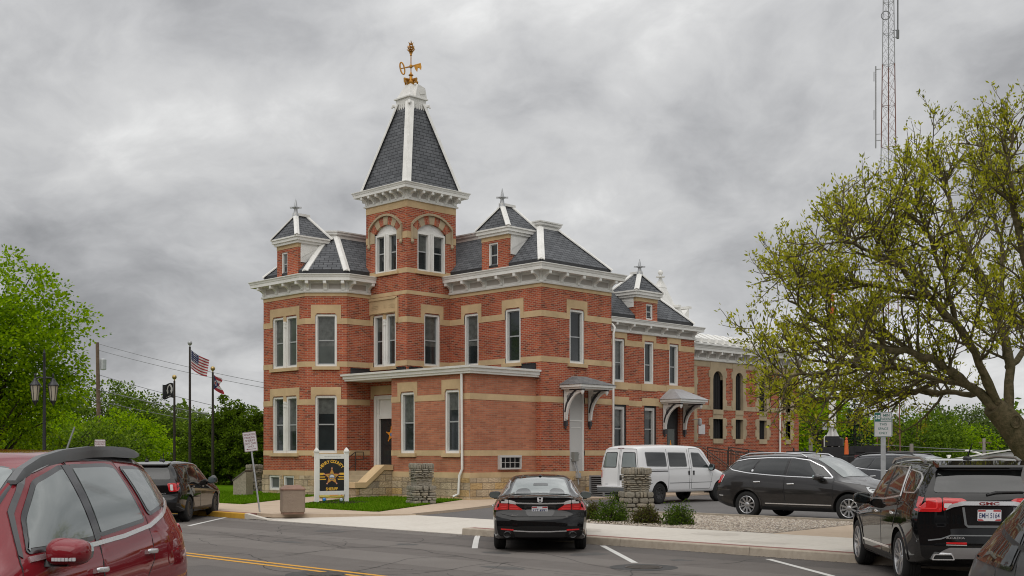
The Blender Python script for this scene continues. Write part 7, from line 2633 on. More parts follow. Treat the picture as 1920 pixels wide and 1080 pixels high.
put_text(m, '30', lambda a, b: f(a, b, .0062), (-.086, .125), .075, maxw=.078, bold=.02)
put_text(m, "'", lambda a, b: f(a, b, .0062), (.02, .17), .02)
m.build('sign_number', M['plate_white'], pl)
m = MB()
m.prism([(-.04, 0), (.04, 0), (.04, .025), (.022, .03), (.018, .005), (-.018, .005), (-.022, .03), (-.04, .025)], lambda a, b, d: Vector((a, .004 + b, d)), 0, z0 + .2)
m.build('post', M['steel'], t)
# sheriff sign
pl_, pr_ = gpt(593.5, 943.5, .16), gpt(649.5, 941, .16)
pr_ = rd((649.5 - 960) / FPX * 40.1, 40.1, .16)
pl_ = rd((593.5 - 960) / FPX * 39.6, 39.6, .16)
mid = (pl_ + pr_) / 2
dv = (pr_ - pl_)
W_ = dv.length
t = thing('name_sign', 'white framed black sign with a gold star in the mulch bed', 'sign', (mid.x, mid.y, .13), math.atan2(dv.y, dv.x))
m = MB()
for sx in (-1, 1):
 m = MB()
 x = sx * W_ / 2
 m.box(x - .065, x + .065, -.065, .065, 0, 1.72)
 m.box(x - .085, x + .085, -.085, .085, 1.715, 1.745)
 m.lathe([(.075, 1.745), (.098, 1.765), (.085, 1.80), (.02, 1.88)], (x, 0, 0), 4, a0=math.pi / 4)
 m.build('post', M['white'], t)
m = MB()
hw = W_ / 2 - .065
m.box(-hw, hw, -.05, .05, 1.50, 1.66)
m.box(-hw, hw, -.05, .05, .29, .42)
m.box(-hw, -hw + .03, -.045, .045, .42, 1.50)
m.box(hw - .03, hw, -.045, .045, .42, 1.50)
m.build('frame', M['white'], t)
m = MB()
m.box(-hw + .03, hw - .03, -.03, .03, .42, 1.50)
pan = m.build('panel', M['black'], t)
f = lambda a, b, d=0.0: Vector((a, -.0305 - d, b))
m = MB()
M['gold_flat'] = M['letter_gold']
txt = 'HENRY COUNTY'
cx0, cz0, rad = 0.0, .945, .468
tot = 0
wd = []
for ch in txt:
 if ch == ' ':
  wd.append(.030)
 else:
  wd.append(2 * text2d(ch, 1.0, .03)[2] * .125 + .012)
S_ = sum(wd)
acc = -S_ / 2
for ch, w_ in zip(txt, wd):
 ang = (acc + w_ / 2) / S_ * 2 * R(58)
 acc += w_
 if ch == ' ':
  continue
 vs, fs, hw_, hh_ = text2d(ch, 1.0, .03)
 k = .108 / (2 * hh_)
 ca, sa = math.cos(-ang), math.sin(-ang)
 rx, rz_ = rad * math.sin(ang), cz0 + rad * math.cos(ang)
 m.mesh([f(rx + (x * k * .92) * ca - (y * k) * sa, rz_ + (x * k * .92) * sa + (y * k) * ca, .001) for x, y in vs], fs)
put_text(m, 'SHERIFF', lambda a, b: f(a, b, .001), (0, .49), .10, width=.42, bold=.03)
for sx in (-1, 1):
 for z, x0, hh in ((.955, .27, .075), (.875, .225, .034), (.795, .19, .034)):
  m.prism([(sx * (x0 + .03), z), (sx * (hw - .035), z), (sx * (hw - .035), z + hh), (sx * x0, z + hh)], f, 0.0, .0012)
m.build('panel_lettering', M['letter_gold'], pan)
M['badge_gold'] = mat('badge_gold', (0.55, 0.30, 0.06), .45, var=.2, vscale=30)
M['badge_red'] = mat('badge_red_edge', (0.35, 0.05, 0.03), .5)
M['badge_tip'] = mat('badge_tip', (0.62, 0.30, 0.20), .5)
m = MB()
m.prism(star_pts(0, .90, .295, .46), f, 0.0, .003)
bd = m.build('star_badge', M['badge_red'], pan)
m = MB()
m.prism(star_pts(0, .90, .268, .46), f, .003, .005)
m.build('star_face', M['badge_gold'], bd)
for k in range(5):
 a = math.pi / 2 + 2 * math.pi * k / 5
 m = MB()
 m.prism([(.285 * math.cos(a) + .028 * math.cos(s), .90 + .285 * math.sin(a) + .028 * math.sin(s)) for s in [2 * math.pi * i / 10 for i in range(10)]], f, .003, .006)
 m.build('star_tip', M['badge_tip'], bd)
m = MB()
circ = lambda r_, n=20: [(r_ * math.cos(2 * math.pi * i / n), .885 + r_ * math.sin(2 * math.pi * i / n)) for i in range(n)]
m.prism(circ(.098), f, .005, .0065)
m.build('seal_ring', M['plate_blue'], bd)
m = MB()
m.prism(circ(.082), f, .0065, .008)
m.build('seal_sky', M['plate'], bd)
m = MB()
m.prism([(-.075, .865), (.075, .865), (.055, .83), (0, .807), (-.055, .83)], f, .008, .0085)
m.build('seal_field', M['badge_gold'], bd)
m = MB()
m.prism([(-.078, .866), (.078, .866), (.04, .90), (.0, .885), (-.04, .905)], f, .008, .0086)
m.build('seal_hills', M['blue'], bd)
m = MB()
for k in range(9):
 a = R(205 - 25 * (k + .5) - 13)
 vs, fs, hw_, hh_ = text2d('SHERIFF*H'[k], 1.0, .02)
 kk = .034 / (2 * hh_)
 ca, sa = math.cos(a - math.pi / 2), math.sin(a - math.pi / 2)
 m.mesh([f(.125 * math.cos(a) + x * kk * ca - y * kk * sa, .885 + .125 * math.sin(a) + x * kk * sa + y * kk * ca, .0056) for x, y in vs], fs)
m.build('star_lettering', M['black'], bd)
m = MB()
put_text(m, 'www.henrycountysheriff.com', lambda a, b: Vector((a, -.0508, b)), (.02, 1.585), .034, width=.58)
m.build('address_lettering', M['black'], t)
c0 = rd((632 - 960) / FPX * 39.7, 39.7)
bed = [(c0.x + 1.15 * math.cos(a) * (.80 if math.cos(a) < 0 else 1), c0.y + .95 * math.sin(a)) for a in [2 * math.pi * i / 20 for i in range(20)]]
sheet('mulch_bed', bed, .172, M['mulch'], th=.05)
m = MB()
rp2 = random.Random(9)
for i in range(900):
 a, r_ = rp2.uniform(0, 6.28), math.sqrt(rp2.random())
 x, y = c0.x + 1.1 * r_ * math.cos(a) * (.8 if math.cos(a) < 0 else 1), c0.y + .9 * r_ * math.sin(a)
 b, l = rp2.uniform(0, 6.28), rp2.uniform(.02, .05)
 m.obox((x, y, .178), Vector((math.cos(b), math.sin(b), rp2.uniform(-.4, .4))) * l, Vector((-math.sin(b), math.cos(b), 0)) * .008, Vector((0, 0, .006)))
o = m.build('mulch', M['mulch'])
tag(o, 'dark shredded mulch under the white framed sign', 'mulch', kind='stuff')
for px, py, blue in ((608, 938, True), (640, 938.5, False)):
 q = gpt(px, py + 6, .17)
 g = thing('spotlight', 'small spotlight with a blue lens in the mulch bed' if blue else 'small grey spotlight with a pale lens in the mulch bed', 'spotlight', (q.x, q.y, .165), facing(q), 'spotlights under the sign')
 m = MB()
 m.tube([(0, 0, 0), (0, 0, .10)], .012, 6)
 m.lathe([(.03, .08), (.06, .02), (.068, -.05), (.06, -.055)], (0, 0, .14), 12, axis='y')
 m.build('housing', M['black'], g)
 m = MB()
 m.lathe([(.055, -.056), (.04, -.068), (.01, -.072)], (0, 0, .14), 12, axis='y')
 m.build('lens', mat('blue_lens', (.03, .20, .60), .1, coat=1.0) if blue else mat('pale_lens', (.35, .42, .5), .1, coat=1.0), g)
q = gpt(622, 934, .16)
g = thing('hose', 'yellow hose coiled on the walk behind the white framed sign', 'hose', (q.x, q.y, .16), facing(q))
m = MB()
pts = []
for i in range(60):
 a = i * .45
 pts.append((.42 * math.cos(a) * (1 + .25 * math.sin(a * .37)) + .1 * math.sin(i * .3), .25 * math.sin(a), .02 + .0012 * i))
m.tube(pts, .022, 6)
m.build('coil', mat('yellow_rubber', (.38, .33, .06), .6), g, smooth=True)
m = MB()
m.prism(round_poly([(-.22, .10), (.12, .10), (.08, .20), (-.18, .20)], .04), lambda a, b, d: Vector((a + .12, d, b)), -.06, .06)
m.tube([(.36, 0, 0), (.36, 0, .24)], .03, 8)
m.build('nozzle', mat('orange_plastic', (.60, .10, .02), .5), g)
# aggregate litter bin
q = rd((548.5 - 960) / FPX * 32.7, 32.7)
M['aggregate'] = ground_mat('exposed_aggregate', [(0.22, 0.155, 0.11), (0.33, 0.25, 0.185), (0.12, 0.08, 0.06), (0.46, 0.38, 0.30)], [(30, 1), (75, .6)], bump=1.0, bscale=70)
M['bin_lid'] = mat('brown_bin_lid', (0.22, 0.125, 0.085), .6, var=.2, vscale=6)
t = thing('litter_bin', 'square stone aggregate litter bin with a brown lid on the pavement', 'litter bin', (q.x, q.y, .15), facing(q) + R(8))
m = MB()
m.prism(round_poly([(-.31, -.31), (.31, -.31), (.31, .31), (-.31, .31)], .07, 5), lambda a, b, d: Vector((a, b, d)), .06, .66)
m.build('body', M['aggregate'], t, smooth=True, angle=30)
m = MB()
m.prism(round_poly([(-.29, -.29), (.29, -.29), (.29, .29), (-.29, .29)], .06, 4), lambda a, b, d: Vector((a, b, d)), 0, .06)
m.build('plinth', M['bin_lid'], t)
m = MB()
for z0, z1, s0, s1 in ((.66, .70, .325, .325), (.70, .79, .325, .20)):
 a = round_poly([(-s0, -s0), (s0, -s0), (s0, s0), (-s0, s0)], .07, 4)
 b = round_poly([(-s1, -s1), (s1, -s1), (s1, s1), (-s1, s1)], .07 * s1 / s0, 4)
 n = len(a)
 m.mesh([(*p_, z0) for p_ in a] + [(*p_, z1) for p_ in b], [(i, (i + 1) % n, n + (i + 1) % n, n + i) for i in range(n)] + [tuple(range(n, 2 * n))])
m.build('lid', M['bin_lid'], t, smooth=True, angle=25)
# dry stone piers
M['fieldstone'] = ground_mat('grey_fieldstone', [(0.20, 0.18, 0.145), (0.31, 0.28, 0.23), (0.12, 0.11, 0.085), (0.36, 0.33, 0.27)], [(3, 1), (14, .5)], bump=.8, bscale=25)
M['fieldstone2'] = ground_mat('tan_fieldstone', [(0.27, 0.23, 0.17), (0.38, 0.33, 0.25), (0.15, 0.13, 0.10), (0.40, 0.36, 0.29)], [(3, 1), (14, .5)], bump=.8, bscale=25)
def pier(loc, H, W0, label, seed, m2='fieldstone', sc=1.0):
 t = thing('stone_pier', label, 'stone pier', loc, facing(Vector(loc)) + R(20), 'dry stone piers')
 rr = random.Random(seed)
 m = MB()
 z = 0.0
 while z < H - .16 * sc:
  h = rr.uniform(.035, .07) * sc if z > .45 * H else rr.uniform(.06, .16) * sc
  f_ = z / H
  w = W0 / 2 * (1.0 - .06 * f_ if f_ < .43 else .90 if f_ < .47 else .64 + .20 * min(1, (f_ - .47) / .22))
  for side in range(4):
   x = -w
   while x < w - .02:
    l = min(rr.uniform(.08, .34) * sc, w - x)
    if w - x - l < .06:
     l = w - x
    d = rr.uniform(-.022, .026)
    c_, s_ = (1, 0, -1, 0)[side], (0, 1, 0, -1)[side]
    cx_, cy_ = x + l / 2, -(w + d) + .07
    C = Vector((cx_ * c_ - cy_ * s_, cx_ * s_ + cy_ * c_, z + h / 2))
    ax = Vector((c_, s_, rr.uniform(-.05, .05))) * (l / 2 - .006)
    ay = Vector((-s_, c_, 0)) * .085
    blob(m, C, ax, ay, (0, 0, h / 2 - .004), 4.0, 8, 4, mi=rr.choice((0, 0, 1)))
    x += l
  z += h
 w = W0 / 2 * .84
 for side in range(4):
  x = -w
  while x < w - .02:
   l = min(rr.uniform(.05, .09) * sc, w - x)
   c_, s_ = (1, 0, -1, 0)[side], (0, 1, 0, -1)[side]
   cx_, cy_ = x + l / 2, -w + .08
   hh = rr.uniform(.16, .20) * sc
   blob(m, Vector((cx_ * c_ - cy_ * s_, cx_ * s_ + cy_ * c_, z + hh / 2)), Vector((c_, s_, 0)) * (l / 2 - .004), Vector((-s_, c_, 0)) * .10, (0, 0, hh / 2), 4.0, 8, 4, mi=rr.choice((0, 0, 1)))
   x += l
 m.box(-w + .06, w - .06, -w + .06, w - .06, 0, z + .12)
 m.build('stonework', [M[m2], M['fieldstone2']], t, smooth=True, angle=50)
 return t
pier((25.6, 29.85, .15), 1.27, .78, 'grey dry stone pier on the lawn in front of the annex', 5)
pier((24.75, 20.05, .14), 1.27, .76, 'dry stone pier among the low shrubs at the gravel bed', 6)
q = rd((477 - 960) / FPX * 52, 52)
pier((q.x, q.y, .15), 1.10, .70, 'weathered dry stone pier at the far left corner of the building', 8)
q = rd((456 - 960) / FPX * 47, 47)
t = thing('stone_marker', 'tan stone marker with a slanted dark top on the left lawn', 'monument', (q.x, q.y, .15), facing(q) - R(28))
m = MB()
m.prism([(-.28, 0), (.28, 0), (.28, .92), (.22, .93), (-.28, .56)], lambda a, b, d: Vector((a, d, b)), -.30, .30)
m.build('block', M['rock'] if False else M['fieldstone2'], t)
m = MB()
m.mesh([(-.31, -.33, .555), (.27, -.33, .955), (.27, .33, .955), (-.31, .33, .555), (-.31, -.33, .605), (.27, -.33, 1.0), (.27, .33, 1.0), (-.31, .33, .605)], [(0, 1, 2, 3), (4, 5, 6, 7), (0, 1, 5, 4), (2, 3, 7, 6), (0, 3, 7, 4), (1, 2, 6, 5)])
m.build('plaque', mat('dark_plaque', (.12, .095, .09), .4), t)
# things on and by the building
t = thing('air_conditioner', 'pale window air conditioner set through the annex side wall', 'air conditioner', (30.82, YA, 0))
F = Fr((0, 0, 0), (1, 0, 0), (0, -1, 0))
m = MB()
fbox(m, F, -.56, .56, 1.66, 1.74, -.05, .14)
fbox(m, F, -.56, .56, 1.22, 1.28, -.05, .12)
fbox(m, F, -.56, -.48, 1.28, 1.66, -.05, .13)
fbox(m, F, .50, .56, 1.28, 1.66, -.05, .13)
for u in (-.25, 0.0, .25):
 fbox(m, F, u - .010, u + .010, 1.28, 1.66, 0, .09)
fbox(m, F, -.48, .50, 1.465, 1.482, 0, .088)
m.build('casing', M['putty'], t)
m = MB()
for k in range(18):
 z = 1.285 + .0208 * k
 fbox(m, F, -.48, .50, z, z + .010, .0, .075)
fbox(m, F, -.48, .50, 1.28, 1.66, -.04, .04)
m.build('grille', M['brake'], t)
t = thing('meter_box', 'grey electrical box with conduits on the blocked white side door', 'electrical box', (34.05, YM, 0))
F = Fr((0, 0, 0), (1, 0, 0), (0, -1, 0))
m = MB()
fbox(m, F, -.02, .22, 1.50, 1.86, -.06, .10)
fbox(m, F, .22, .26, 1.74, 1.78, .0, .06)
m.tube([F.P(.24, 1.70, .06), F.P(.30, 1.80, .06)], .015, 6)
m.build('box', M['plastic_grey'] if False else mat('box_grey', (.22, .22, .20), .5), t)
m = MB()
m.tube([F.P(.03, 1.5, .02), F.P(.08, 1.3, .04), F.P(.16, 1.1, .06), F.P(.20, .95, .07), F.P(.22, .6, .1)], .025, 6)
m.tube([F.P(.12, 1.5, .02), F.P(.17, 1.3, .05), F.P(.24, 1.1, .08), F.P(.26, .9, .09)], .025, 6)
fbox(m, F, .12, .30, .86, 1.04, .02, .16)
m.build('conduit', M['zinc'], t)
t = thing('condenser', 'grey air conditioning condenser on a pad behind the white van', 'condenser', (34.75, 29.75, .09))
m = MB()
m.box(-.42, .42, -.36, .36, .06, .10)
for sx in (-1, 1):
 for sy in (-1, 1):
  m.box(sx * .40 - .03, sx * .40 + .03, sy * .34 - .03, sy * .34 + .03, .10, .82)
m.box(-.43, .43, -.37, .37, .82, .87)
for k in range(9):
 m.box(-.41, .41, -.355, .355, .14 + .076 * k, .165 + .076 * k)
m.build('cabinet', mat('condenser_grey', (.19, .20, .21), .5), t)
m = MB()
m.box(-.37, .37, -.31, .31, .1, .82)
m.build('coil', M['dark'], t)
m = MB()
m.box(-.75, .75, -.6, .55, 0, .06)
m.build('pad', M['concrete_tan'], t)
t = thing('wall_notice', 'white notice board fixed to the jail wing wall', 'notice', (43.65, YJ, 0))
F = Fr((0, 0, 0), (1, 0, 0), (0, -1, 0))
m = MB()
fbox(m, F, -.24, .24, 2.66, 3.10, 0, .02)
m.build('board', M['sign_white'], t)
t = thing('security_camera', 'grey security camera bracketed beside the rear entrance', 'camera', (42.30, YR, 0))
F = Fr((0, 0, 0), (1, 0, 0), (0, -1, 0))
m = MB()
m.tube([F.P(0, 3.28, 0), F.P(.05, 3.28, .30)], .02, 6)
m.lathe([(.03, 3.34), (.09, 3.30), (.10, 3.15), (.09, 3.06), (.03, 3.0)], F.P(.06, 0, .34), 10)
m.build('camera_housing', M['zinc'], t)
t = thing('stair_railing', 'brown iron handrail beside the front entrance steps', 'railing', (0, 0, 0))
m = MB()
y = YC - .14
m.tube([(27.45, y, .80), (29.15, y, 1.86), (29.55, y, 1.86), (29.55, y, 1.56), (29.2, y, 1.56)], .022, 6)
m.tube([(27.45, y, .40), (29.15, y, 1.40)], .018, 6)
m.tube([(29.15, y, .95), (29.15, y, 1.86)], .022, 6)
m.tube([(27.5, y, .25), (27.5, y, .84)], .022, 6)
m.build('handrail', M['iron'], t, smooth=True, angle=50)
t = thing('entrance_ramp', 'concrete landing and ramp at the rear entrance', 'ramp', (0, 0, 0))
m = MB()
m.box(39.9, 43.0, 29.62, YR - .02, .05, 1.03)
m.mesh([(43.0, 29.62, .05), (52.5, 29.62, .05), (52.5, 30.9, .05), (43.0, 30.9, .05), (43.0, 29.62, 1.03), (52.5, 29.62, .12), (52.5, 30.9, .12), (43.0, 30.9, 1.03)], [(0, 1, 5, 4), (4, 5, 6, 7), (2, 3, 7, 6), (1, 2, 6, 5), (0, 4, 7, 3)])
for k in range(5):
 m.box(41.1, 42.9, 28.2 + .28 * k, 29.62, .05, .2 + .17 * k)
m.build('slab', M['kerb'], t)
t = thing('ramp_railing', 'brown iron railing with close balusters along the rear ramp', 'railing', (0, 0, 0))
def railing(pts, name, posts=True):
 m = MB()
 for (x0, y0, z0), (x1, y1, z1) in zip(pts, pts[1:]):
  m.tube([(x0, y0, z0 + 1.05), (x1, y1, z1 + 1.05)], .025, 6)
  m.tube([(x0, y0, z0 + .92), (x1, y1, z1 + .92)], .018, 6)
  m.tube([(x0, y0, z0 + .12), (x1, y1, z1 + .12)], .018, 6)
  l = math.hypot(x1 - x0, y1 - y0)
  n = max(1, int(l / .125))
  for k in range(n + 1):
   a = k / n
   x, y, z = x0 + (x1 - x0) * a, y0 + (y1 - y0) * a, z0 + (z1 - z0) * a
   big = k == 0 or k % 12 == 0
   m.tube([(x, y, z + (.0 if big else .12)), (x, y, z + (1.05 if big else .92))], .03 if big else .009, 5, cap=False)
 return m.build(name, M['iron'], t)
railing([(40.0, 29.7, 1.03), (41.0, 29.7, 1.03)], 'railing_panel')
railing([(43.0, 29.7, 1.03), (46.2, 29.7, .78), (52.3, 29.7, .14)], 'railing_panel')
railing([(41.05, 28.2, .15), (41.05, 29.65, 1.0)], 'railing_panel')
railing([(42.95, 28.2, .15), (42.95, 29.65, 1.0)], 'railing_panel')
railing([(43.0, 30.8, 1.03), (52.3, 30.8, .14)], 'railing_panel')
# radio mast
D_ = 85.0
q = at_d(1666, D_)
t = thing('radio_mast', 'tall red and white lattice radio mast rising behind the budding tree', 'radio mast', (q.x, q.y, 0), facing(q))
M['mast_red'] = mat('mast_red', (0.17, 0.07, 0.05), .7)
M['mast_white'] = mat('mast_pale', (0.30, 0.30, 0.31), .6)
H_ = 48.0
wb_, wt_ = 1.62, .42
wz = lambda z: wb_ + (wt_ - wb_) * z / 46.0
corner = lambda z, k: Vector((wz(z) * .577 * math.cos(R(-90 + 60 + 120 * k)), wz(z) * .577 * math.sin(R(-90 + 60 + 120 * k)), z))
seg = 5.93
z = 0.0
i = 0
while z < H_:
 z1 = min(z + seg, H_)
 mb = MB()
 n = max(3, int(seg / (wz(z) * .85)))
 for k in range(3):
  mb.tube([corner(z, k), corner(z1, k)], .042 - .014 * z / H_, 6, cap=False)
 for j in range(n):
  a, b = z + (z1 - z) * j / n, z + (z1 - z) * (j + 1) / n
  for k in range(3):
   k2 = (k + 1) % 3
   for p0, p1 in ((corner(a, k), corner(b, k2)), (corner(a, k2), corner(b, k))):
    mb.tube([p0, p1], .010, 4, cap=False)
  if j % 3 == 0:
   for k in range(3):
    mb.tube([corner(a, k), corner(a, (k + 1) % 3)], .018, 4, cap=False)
 mb.build('lattice_section', M['mast_white' if i % 2 else 'mast_red'], t)
 z, i = z1, i + 1
mpx = D_ / FPX
zz = lambda py: EYE - (py - HORY) * mpx
m = MB()
x = (1643 - 1666) * mpx
m.tube([(x, 0, zz(276)), (x, 0, zz(122))], .05, 6)
for py in (128, 250, 262):
 m.tube([(x, 0, zz(py)), (x + .35, 0, zz(py))], .025, 5)
for py in (140, 212):
 m.tube([(x - .12, 0, zz(py - 8)), (x - .12, 0, zz(py + 10))], .03, 5)
m.build('whip_antenna', M['mast_white'], t)
m = MB()
x = (1682.5 - 1666) * mpx
m.tube([(x, 0, zz(72)), (x, 0, zz(-60))], .05, 6)
m.tube([(.3, 0, zz(58)), (x, 0, zz(58))], .03, 5)
m.tube([(.3, 0, zz(71)), (x, 0, zz(71))], .03, 5)
m.tube([(x, 0, zz(74)), (x, 0, zz(58))], .10, 6)
m.build('whip_antenna', M['plastic_grey'], t)
m = MB()
cz, rr_ = zz(33), 8 * mpx
m.tube([Vector(((1661 - 1666) * mpx + rr_ * math.cos(a), -.5, cz + rr_ * math.sin(a))) for a in [2 * math.pi * k / 16 for k in range(17)]], .03, 5)
m.build('ring_antenna', M['plastic_grey'], t)
# utility pole and wires
M['pole_wood'] = mat('weathered_pole_wood', (0.13, 0.085, 0.06), .9, var=.3, vscale=3)
q = at_d(184, 90.0)
t = thing('utility_pole', 'wooden utility pole with a transformer behind the leafy maple', 'utility pole', (q.x, q.y, 0), facing(q))
m = MB()
m.tube([(.12, 0, 0), (-.06, 0, 10.2)], [.19, .13], 8)
m.build('pole', M['pole_wood'], t)
m = MB()
m.lathe([(.05, 8.1), (.23, 8.14), (.24, 8.9), (.2, 8.95), (.05, 9.0)], (.36, 0, 0), 12)
m.build('transformer', M['zinc'], t)
def wire(label, pts, r, sag):
 o = MB()
 P = []
 a, b = pts
 for k in range(25):
  f_ = k / 24
  v = a.lerp(b, f_)
  v.z -= sag * 4 * f_ * (1 - f_)
  P.append(v)
 o.tube(P, r, 4)
 w = o.build('power_line', M['wire'])
 tag(w, label, 'wire', 'overhead wires behind the flagpoles')
M['wire'] = mat('wire_grey', (.16, .16, .17), .6)
wl = 'thin overhead wire running from the wooden utility pole towards the building'
wire(wl, (at_d(186, 90, 645), at_d(640, 80, 742)), .016, .3)
wire(wl, (at_d(186, 90, 657), at_d(640, 80, 750)), .016, .3)
wire(wl, (at_d(186, 90, 703), at_d(640, 80, 808)), .02, .3)
wire('thick lower overhead wire crossing behind the three flagpoles', (at_d(100, 92, 706), at_d(640, 80, 815)), .032, .5)
wire('lowest overhead wire crossing behind the three flagpoles', (at_d(100, 92, 730), at_d(640, 80, 822)), .02, .5)
wire('thin wire crossing the gap under the budding tree', (at_d(1495, 75, 822), at_d(2050, 80, 849)), .02, .2)
wire('pale cable above the far shed under the budding tree', (at_d(1495, 75, 845), at_d(2050, 80, 842)), .03, .1)
for px, py, d, h in ((1520, 820, 70, 0), (1709, 832, 70, 0), (1845, 822, 85, 0), (254, 790, 88, 0), (300, 820, 95, 0)):
 q = at_d(px, d, py)
 t = thing('utility_pole', {1520: 'thin grey pole beside the jail wing end', 1709: 'short pale pole right of the radio mast foot', 1845: 'grey pole with a small crossarm over the white shed', 254: 'grey utility pole with a crossarm among the left trees', 300: 'thin grey pole behind the police SUV'}[px], 'utility pole', (q.x, q.y, 0), facing(q))
 m = MB()
 m.tube([(0, 0, 0), (0, 0, q.z)], .11, 6)
 m.build('pole', mat('grey_wood', (.24, .21, .19), .9) if 'grey_wood' not in bpy.data.materials else bpy.data.materials['grey_wood'], t)
 if px in (1845, 254):
  m = MB()
  m.box(-.35, .5, -.05, .05, q.z - .35, q.z - .25)
  m.build('crossarm', M['pole_wood'], t)
q = at_d(1842, 84, 852)
t = thing('street_light', 'white curved arm street light above the far shed', 'street light', (q.x, q.y, 0), facing(q))
m = MB()
k_ = 84 / FPX
m.tube([(0, 0, 0), (0, 0, zz(852)), (-.5, 0, EYE + (848 - 847.5) * k_), (-.9, 0, EYE + 3 * k_)], [.09, .08, .07, .06], 6)
m.build('arm', M['white'], t)
m = MB()
m.tube([(-.9, 0, EYE + 3.2 * k_), (-1.15, 0, EYE + 3.2 * k_)], .10, 6)
m.build('lamp_head', M['white'], t)
# white shed far right
q = at_d(1893, 70, 845)
t = thing('white_shed', 'low white metal gabled shed beyond the black SUV', 'shed', (q.x, q.y, 0), facing(q))
zr = q.z
m = MB()
m.prism([(-3.6, -.2), (3.6, -.2), (3.6, zr - .62), (0, zr - .06), (-3.6, zr - .62)], lambda a, b, d: Vector((a, d, b)), 0, 14)
m.build('wall', brick_mat('metal_siding', [(.52, .52, .52), (.57, .57, .57)], (.40, .40, .40), bw=.3, rh=9, ms=.012, stain=.1, bumpd=.01) if False else mat('metal_siding', (.55, .55, .55), .5, var=.05), t)
m = MB()
for s in (-1, 1):
 m.mesh([(s * 4.0, -.25, zr - .68), (0, -.25, zr), (0, 14.2, zr), (s * 4.0, 14.2, zr - .68), (s * 4.0, -.25, zr - .60), (0, -.25, zr + .08), (0, 14.2, zr + .08), (s * 4.0, 14.2, zr - .60)], [(0, 1, 2, 3), (4, 5, 6, 7), (0, 1, 5, 4), (2, 3, 7, 6), (0, 3, 7, 4)])
m.build('roof', M['white'], t)
q = at_d(1779, 75, 853)
t = thing('vent_post', 'short white capped vent post left of the white shed', 'vent', (q.x, q.y, 0))
m = MB()
m.lathe([(.09, 0), (.09, q.z - .1), (.14, q.z - .1), (.14, q.z)], n=8)
m.build('pipe', M['white'], t)
# far house on the left, low brick building at the edge
q = at_d(283, 110, 846)
t = thing('house', 'small grey roofed house behind the police SUV', 'house', (q.x, q.y, 0), facing(q))
zr = q.z
m = MB()
m.box(-1.4, 2.0, 0, 5, -.1, zr - .75)
m.prism([(-1.3, zr - .75), (.1, zr - .75), (-.6, zr - .08)], lambda a, b, d: Vector((a, d, b)), -.05, .3)
m.build('wall', M['white'], t)
m = MB()
m.mesh([(-1.6, -.3, zr - .8), (2.2, -.3, zr - .8), (1.7, 2.4, zr), (-.9, 2.4, zr)], [(0, 1, 2, 3)])
m.mesh([(-1.5, -.32, zr - .82), (-.6, -.32, zr + .02), (-.6, 2.0, zr + .02), (-1.5, 2.0, zr - .82)], [(0, 1, 2, 3)])
m.build('roof', mat('grey_shingle_roof', (.16, .16, .165), .9), t)
m = MB()
m.box(.55, 1.05, 1.4, 1.9, zr - .5, zr + .15)
m.build('chimney', mat('orange_brick', (.36, .17, .09), .9), t)
q = at_d(10, 60, 846)
t = thing('brick_building', 'low tan building at the left edge behind the street lamp', 'building', (q.x, q.y, 0), facing(q))
m = MB()
m.box(-8, 2.6, 0, 8, -.1, q.z - .12)
m.build('wall', M['brick_new'] if False else mat('tan_wall', (.30, .17, .09), .9, var=.2, vscale=2), t)
m = MB()
m.box(-8.1, 2.7, -.1, 8.1, q.z - .12, q.z)
m.build('parapet', mat('dark_parapet', (.10, .065, .04), .9), t)
# utility truck with a raised boom, behind the parked cars
q = at_d(1562, 46)
t = thing('utility_truck', 'black flatbed utility truck with a raised white boom behind the charcoal SUV', 'truck', (q.x, q.y, .07), facing(q))
k_ = 46 / FPX
zt = lambda py: EYE - (py - HORY) * k_ - .07
xt = lambda px: (px - 1562) * k_
m = MB()
m.box(xt(1478), xt(1600), -.9, 1.4, zt(872), zt(846))
m.box(xt(1540), xt(1588), -1.0, -.6, zt(905), zt(838))
m.box(xt(1480), xt(1600), -.7, 1.2, zt(900), zt(876))
for px in (1490, 1510, 1530, 1550, 1570):
 m.box(xt(px), xt(px) + .06, -.95, -.88, zt(872), zt(840))
m.box(xt(1478), xt(1600), -.96, -.90, zt(852), zt(849))
m.build('bed', M['trim'], t)
for px in (1500, 1575):
 w_ = MB()
 w_.lathe([(.22, -.14), (.45, -.13), (.5, -.1), (.5, .1), (.45, .13), (.22, .14)], (xt(px), -.75, .5), 20, axis='y')
 w_.build('wheel', M['tyre'], t)
m = MB()
m.lathe([(.30, zt(848)), (.30, zt(838)), (.42, zt(836)), (.42, zt(822)), (.28, zt(820))], (xt(1561), .2, 0), 14)
m.box(xt(1548), xt(1574), -.2, .6, zt(836), zt(818))
m.build('turret', M['trim'], t)
m = MB()
m.prism([(xt(1549), zt(818)), (xt(1573), zt(818)), (xt(1568), zt(808)), (xt(1566.5), zt(700)), (xt(1554.5), zt(700)), (xt(1554), zt(808))], lambda a, b, d: Vector((a, d, b)), 0, .35)
m.box(xt(1552.5), xt(1568), -.05, .40, zt(700), zt(620))
m.tube([(xt(1561), -.1, zt(838)), (xt(1561), -.1, zt(790))], .05, 8)
m.lathe([(.02, zt(802)), (.13, zt(800)), (.13, zt(791)), (.02, zt(789))], (xt(1561), -.12, 0), 10)
for px in (1546.5, 1572.5):
 m.tube([(xt(px), -.1, zt(838)), (xt(px), -.1, zt(820)), (xt(px) + (.06 if px < 1560 else -.06), -.1, zt(817))], .03, 6)
m.build('boom', M['white_worn'], t)
m = MB()
m.box(xt(1543), xt(1551), -.1, .1, zt(806), zt(791))
m.build('work_lamp', M['zinc'], t)
m = MB()
m.box(xt(1553.5), xt(1565.5), -.08, .38, zt(602), zt(574))
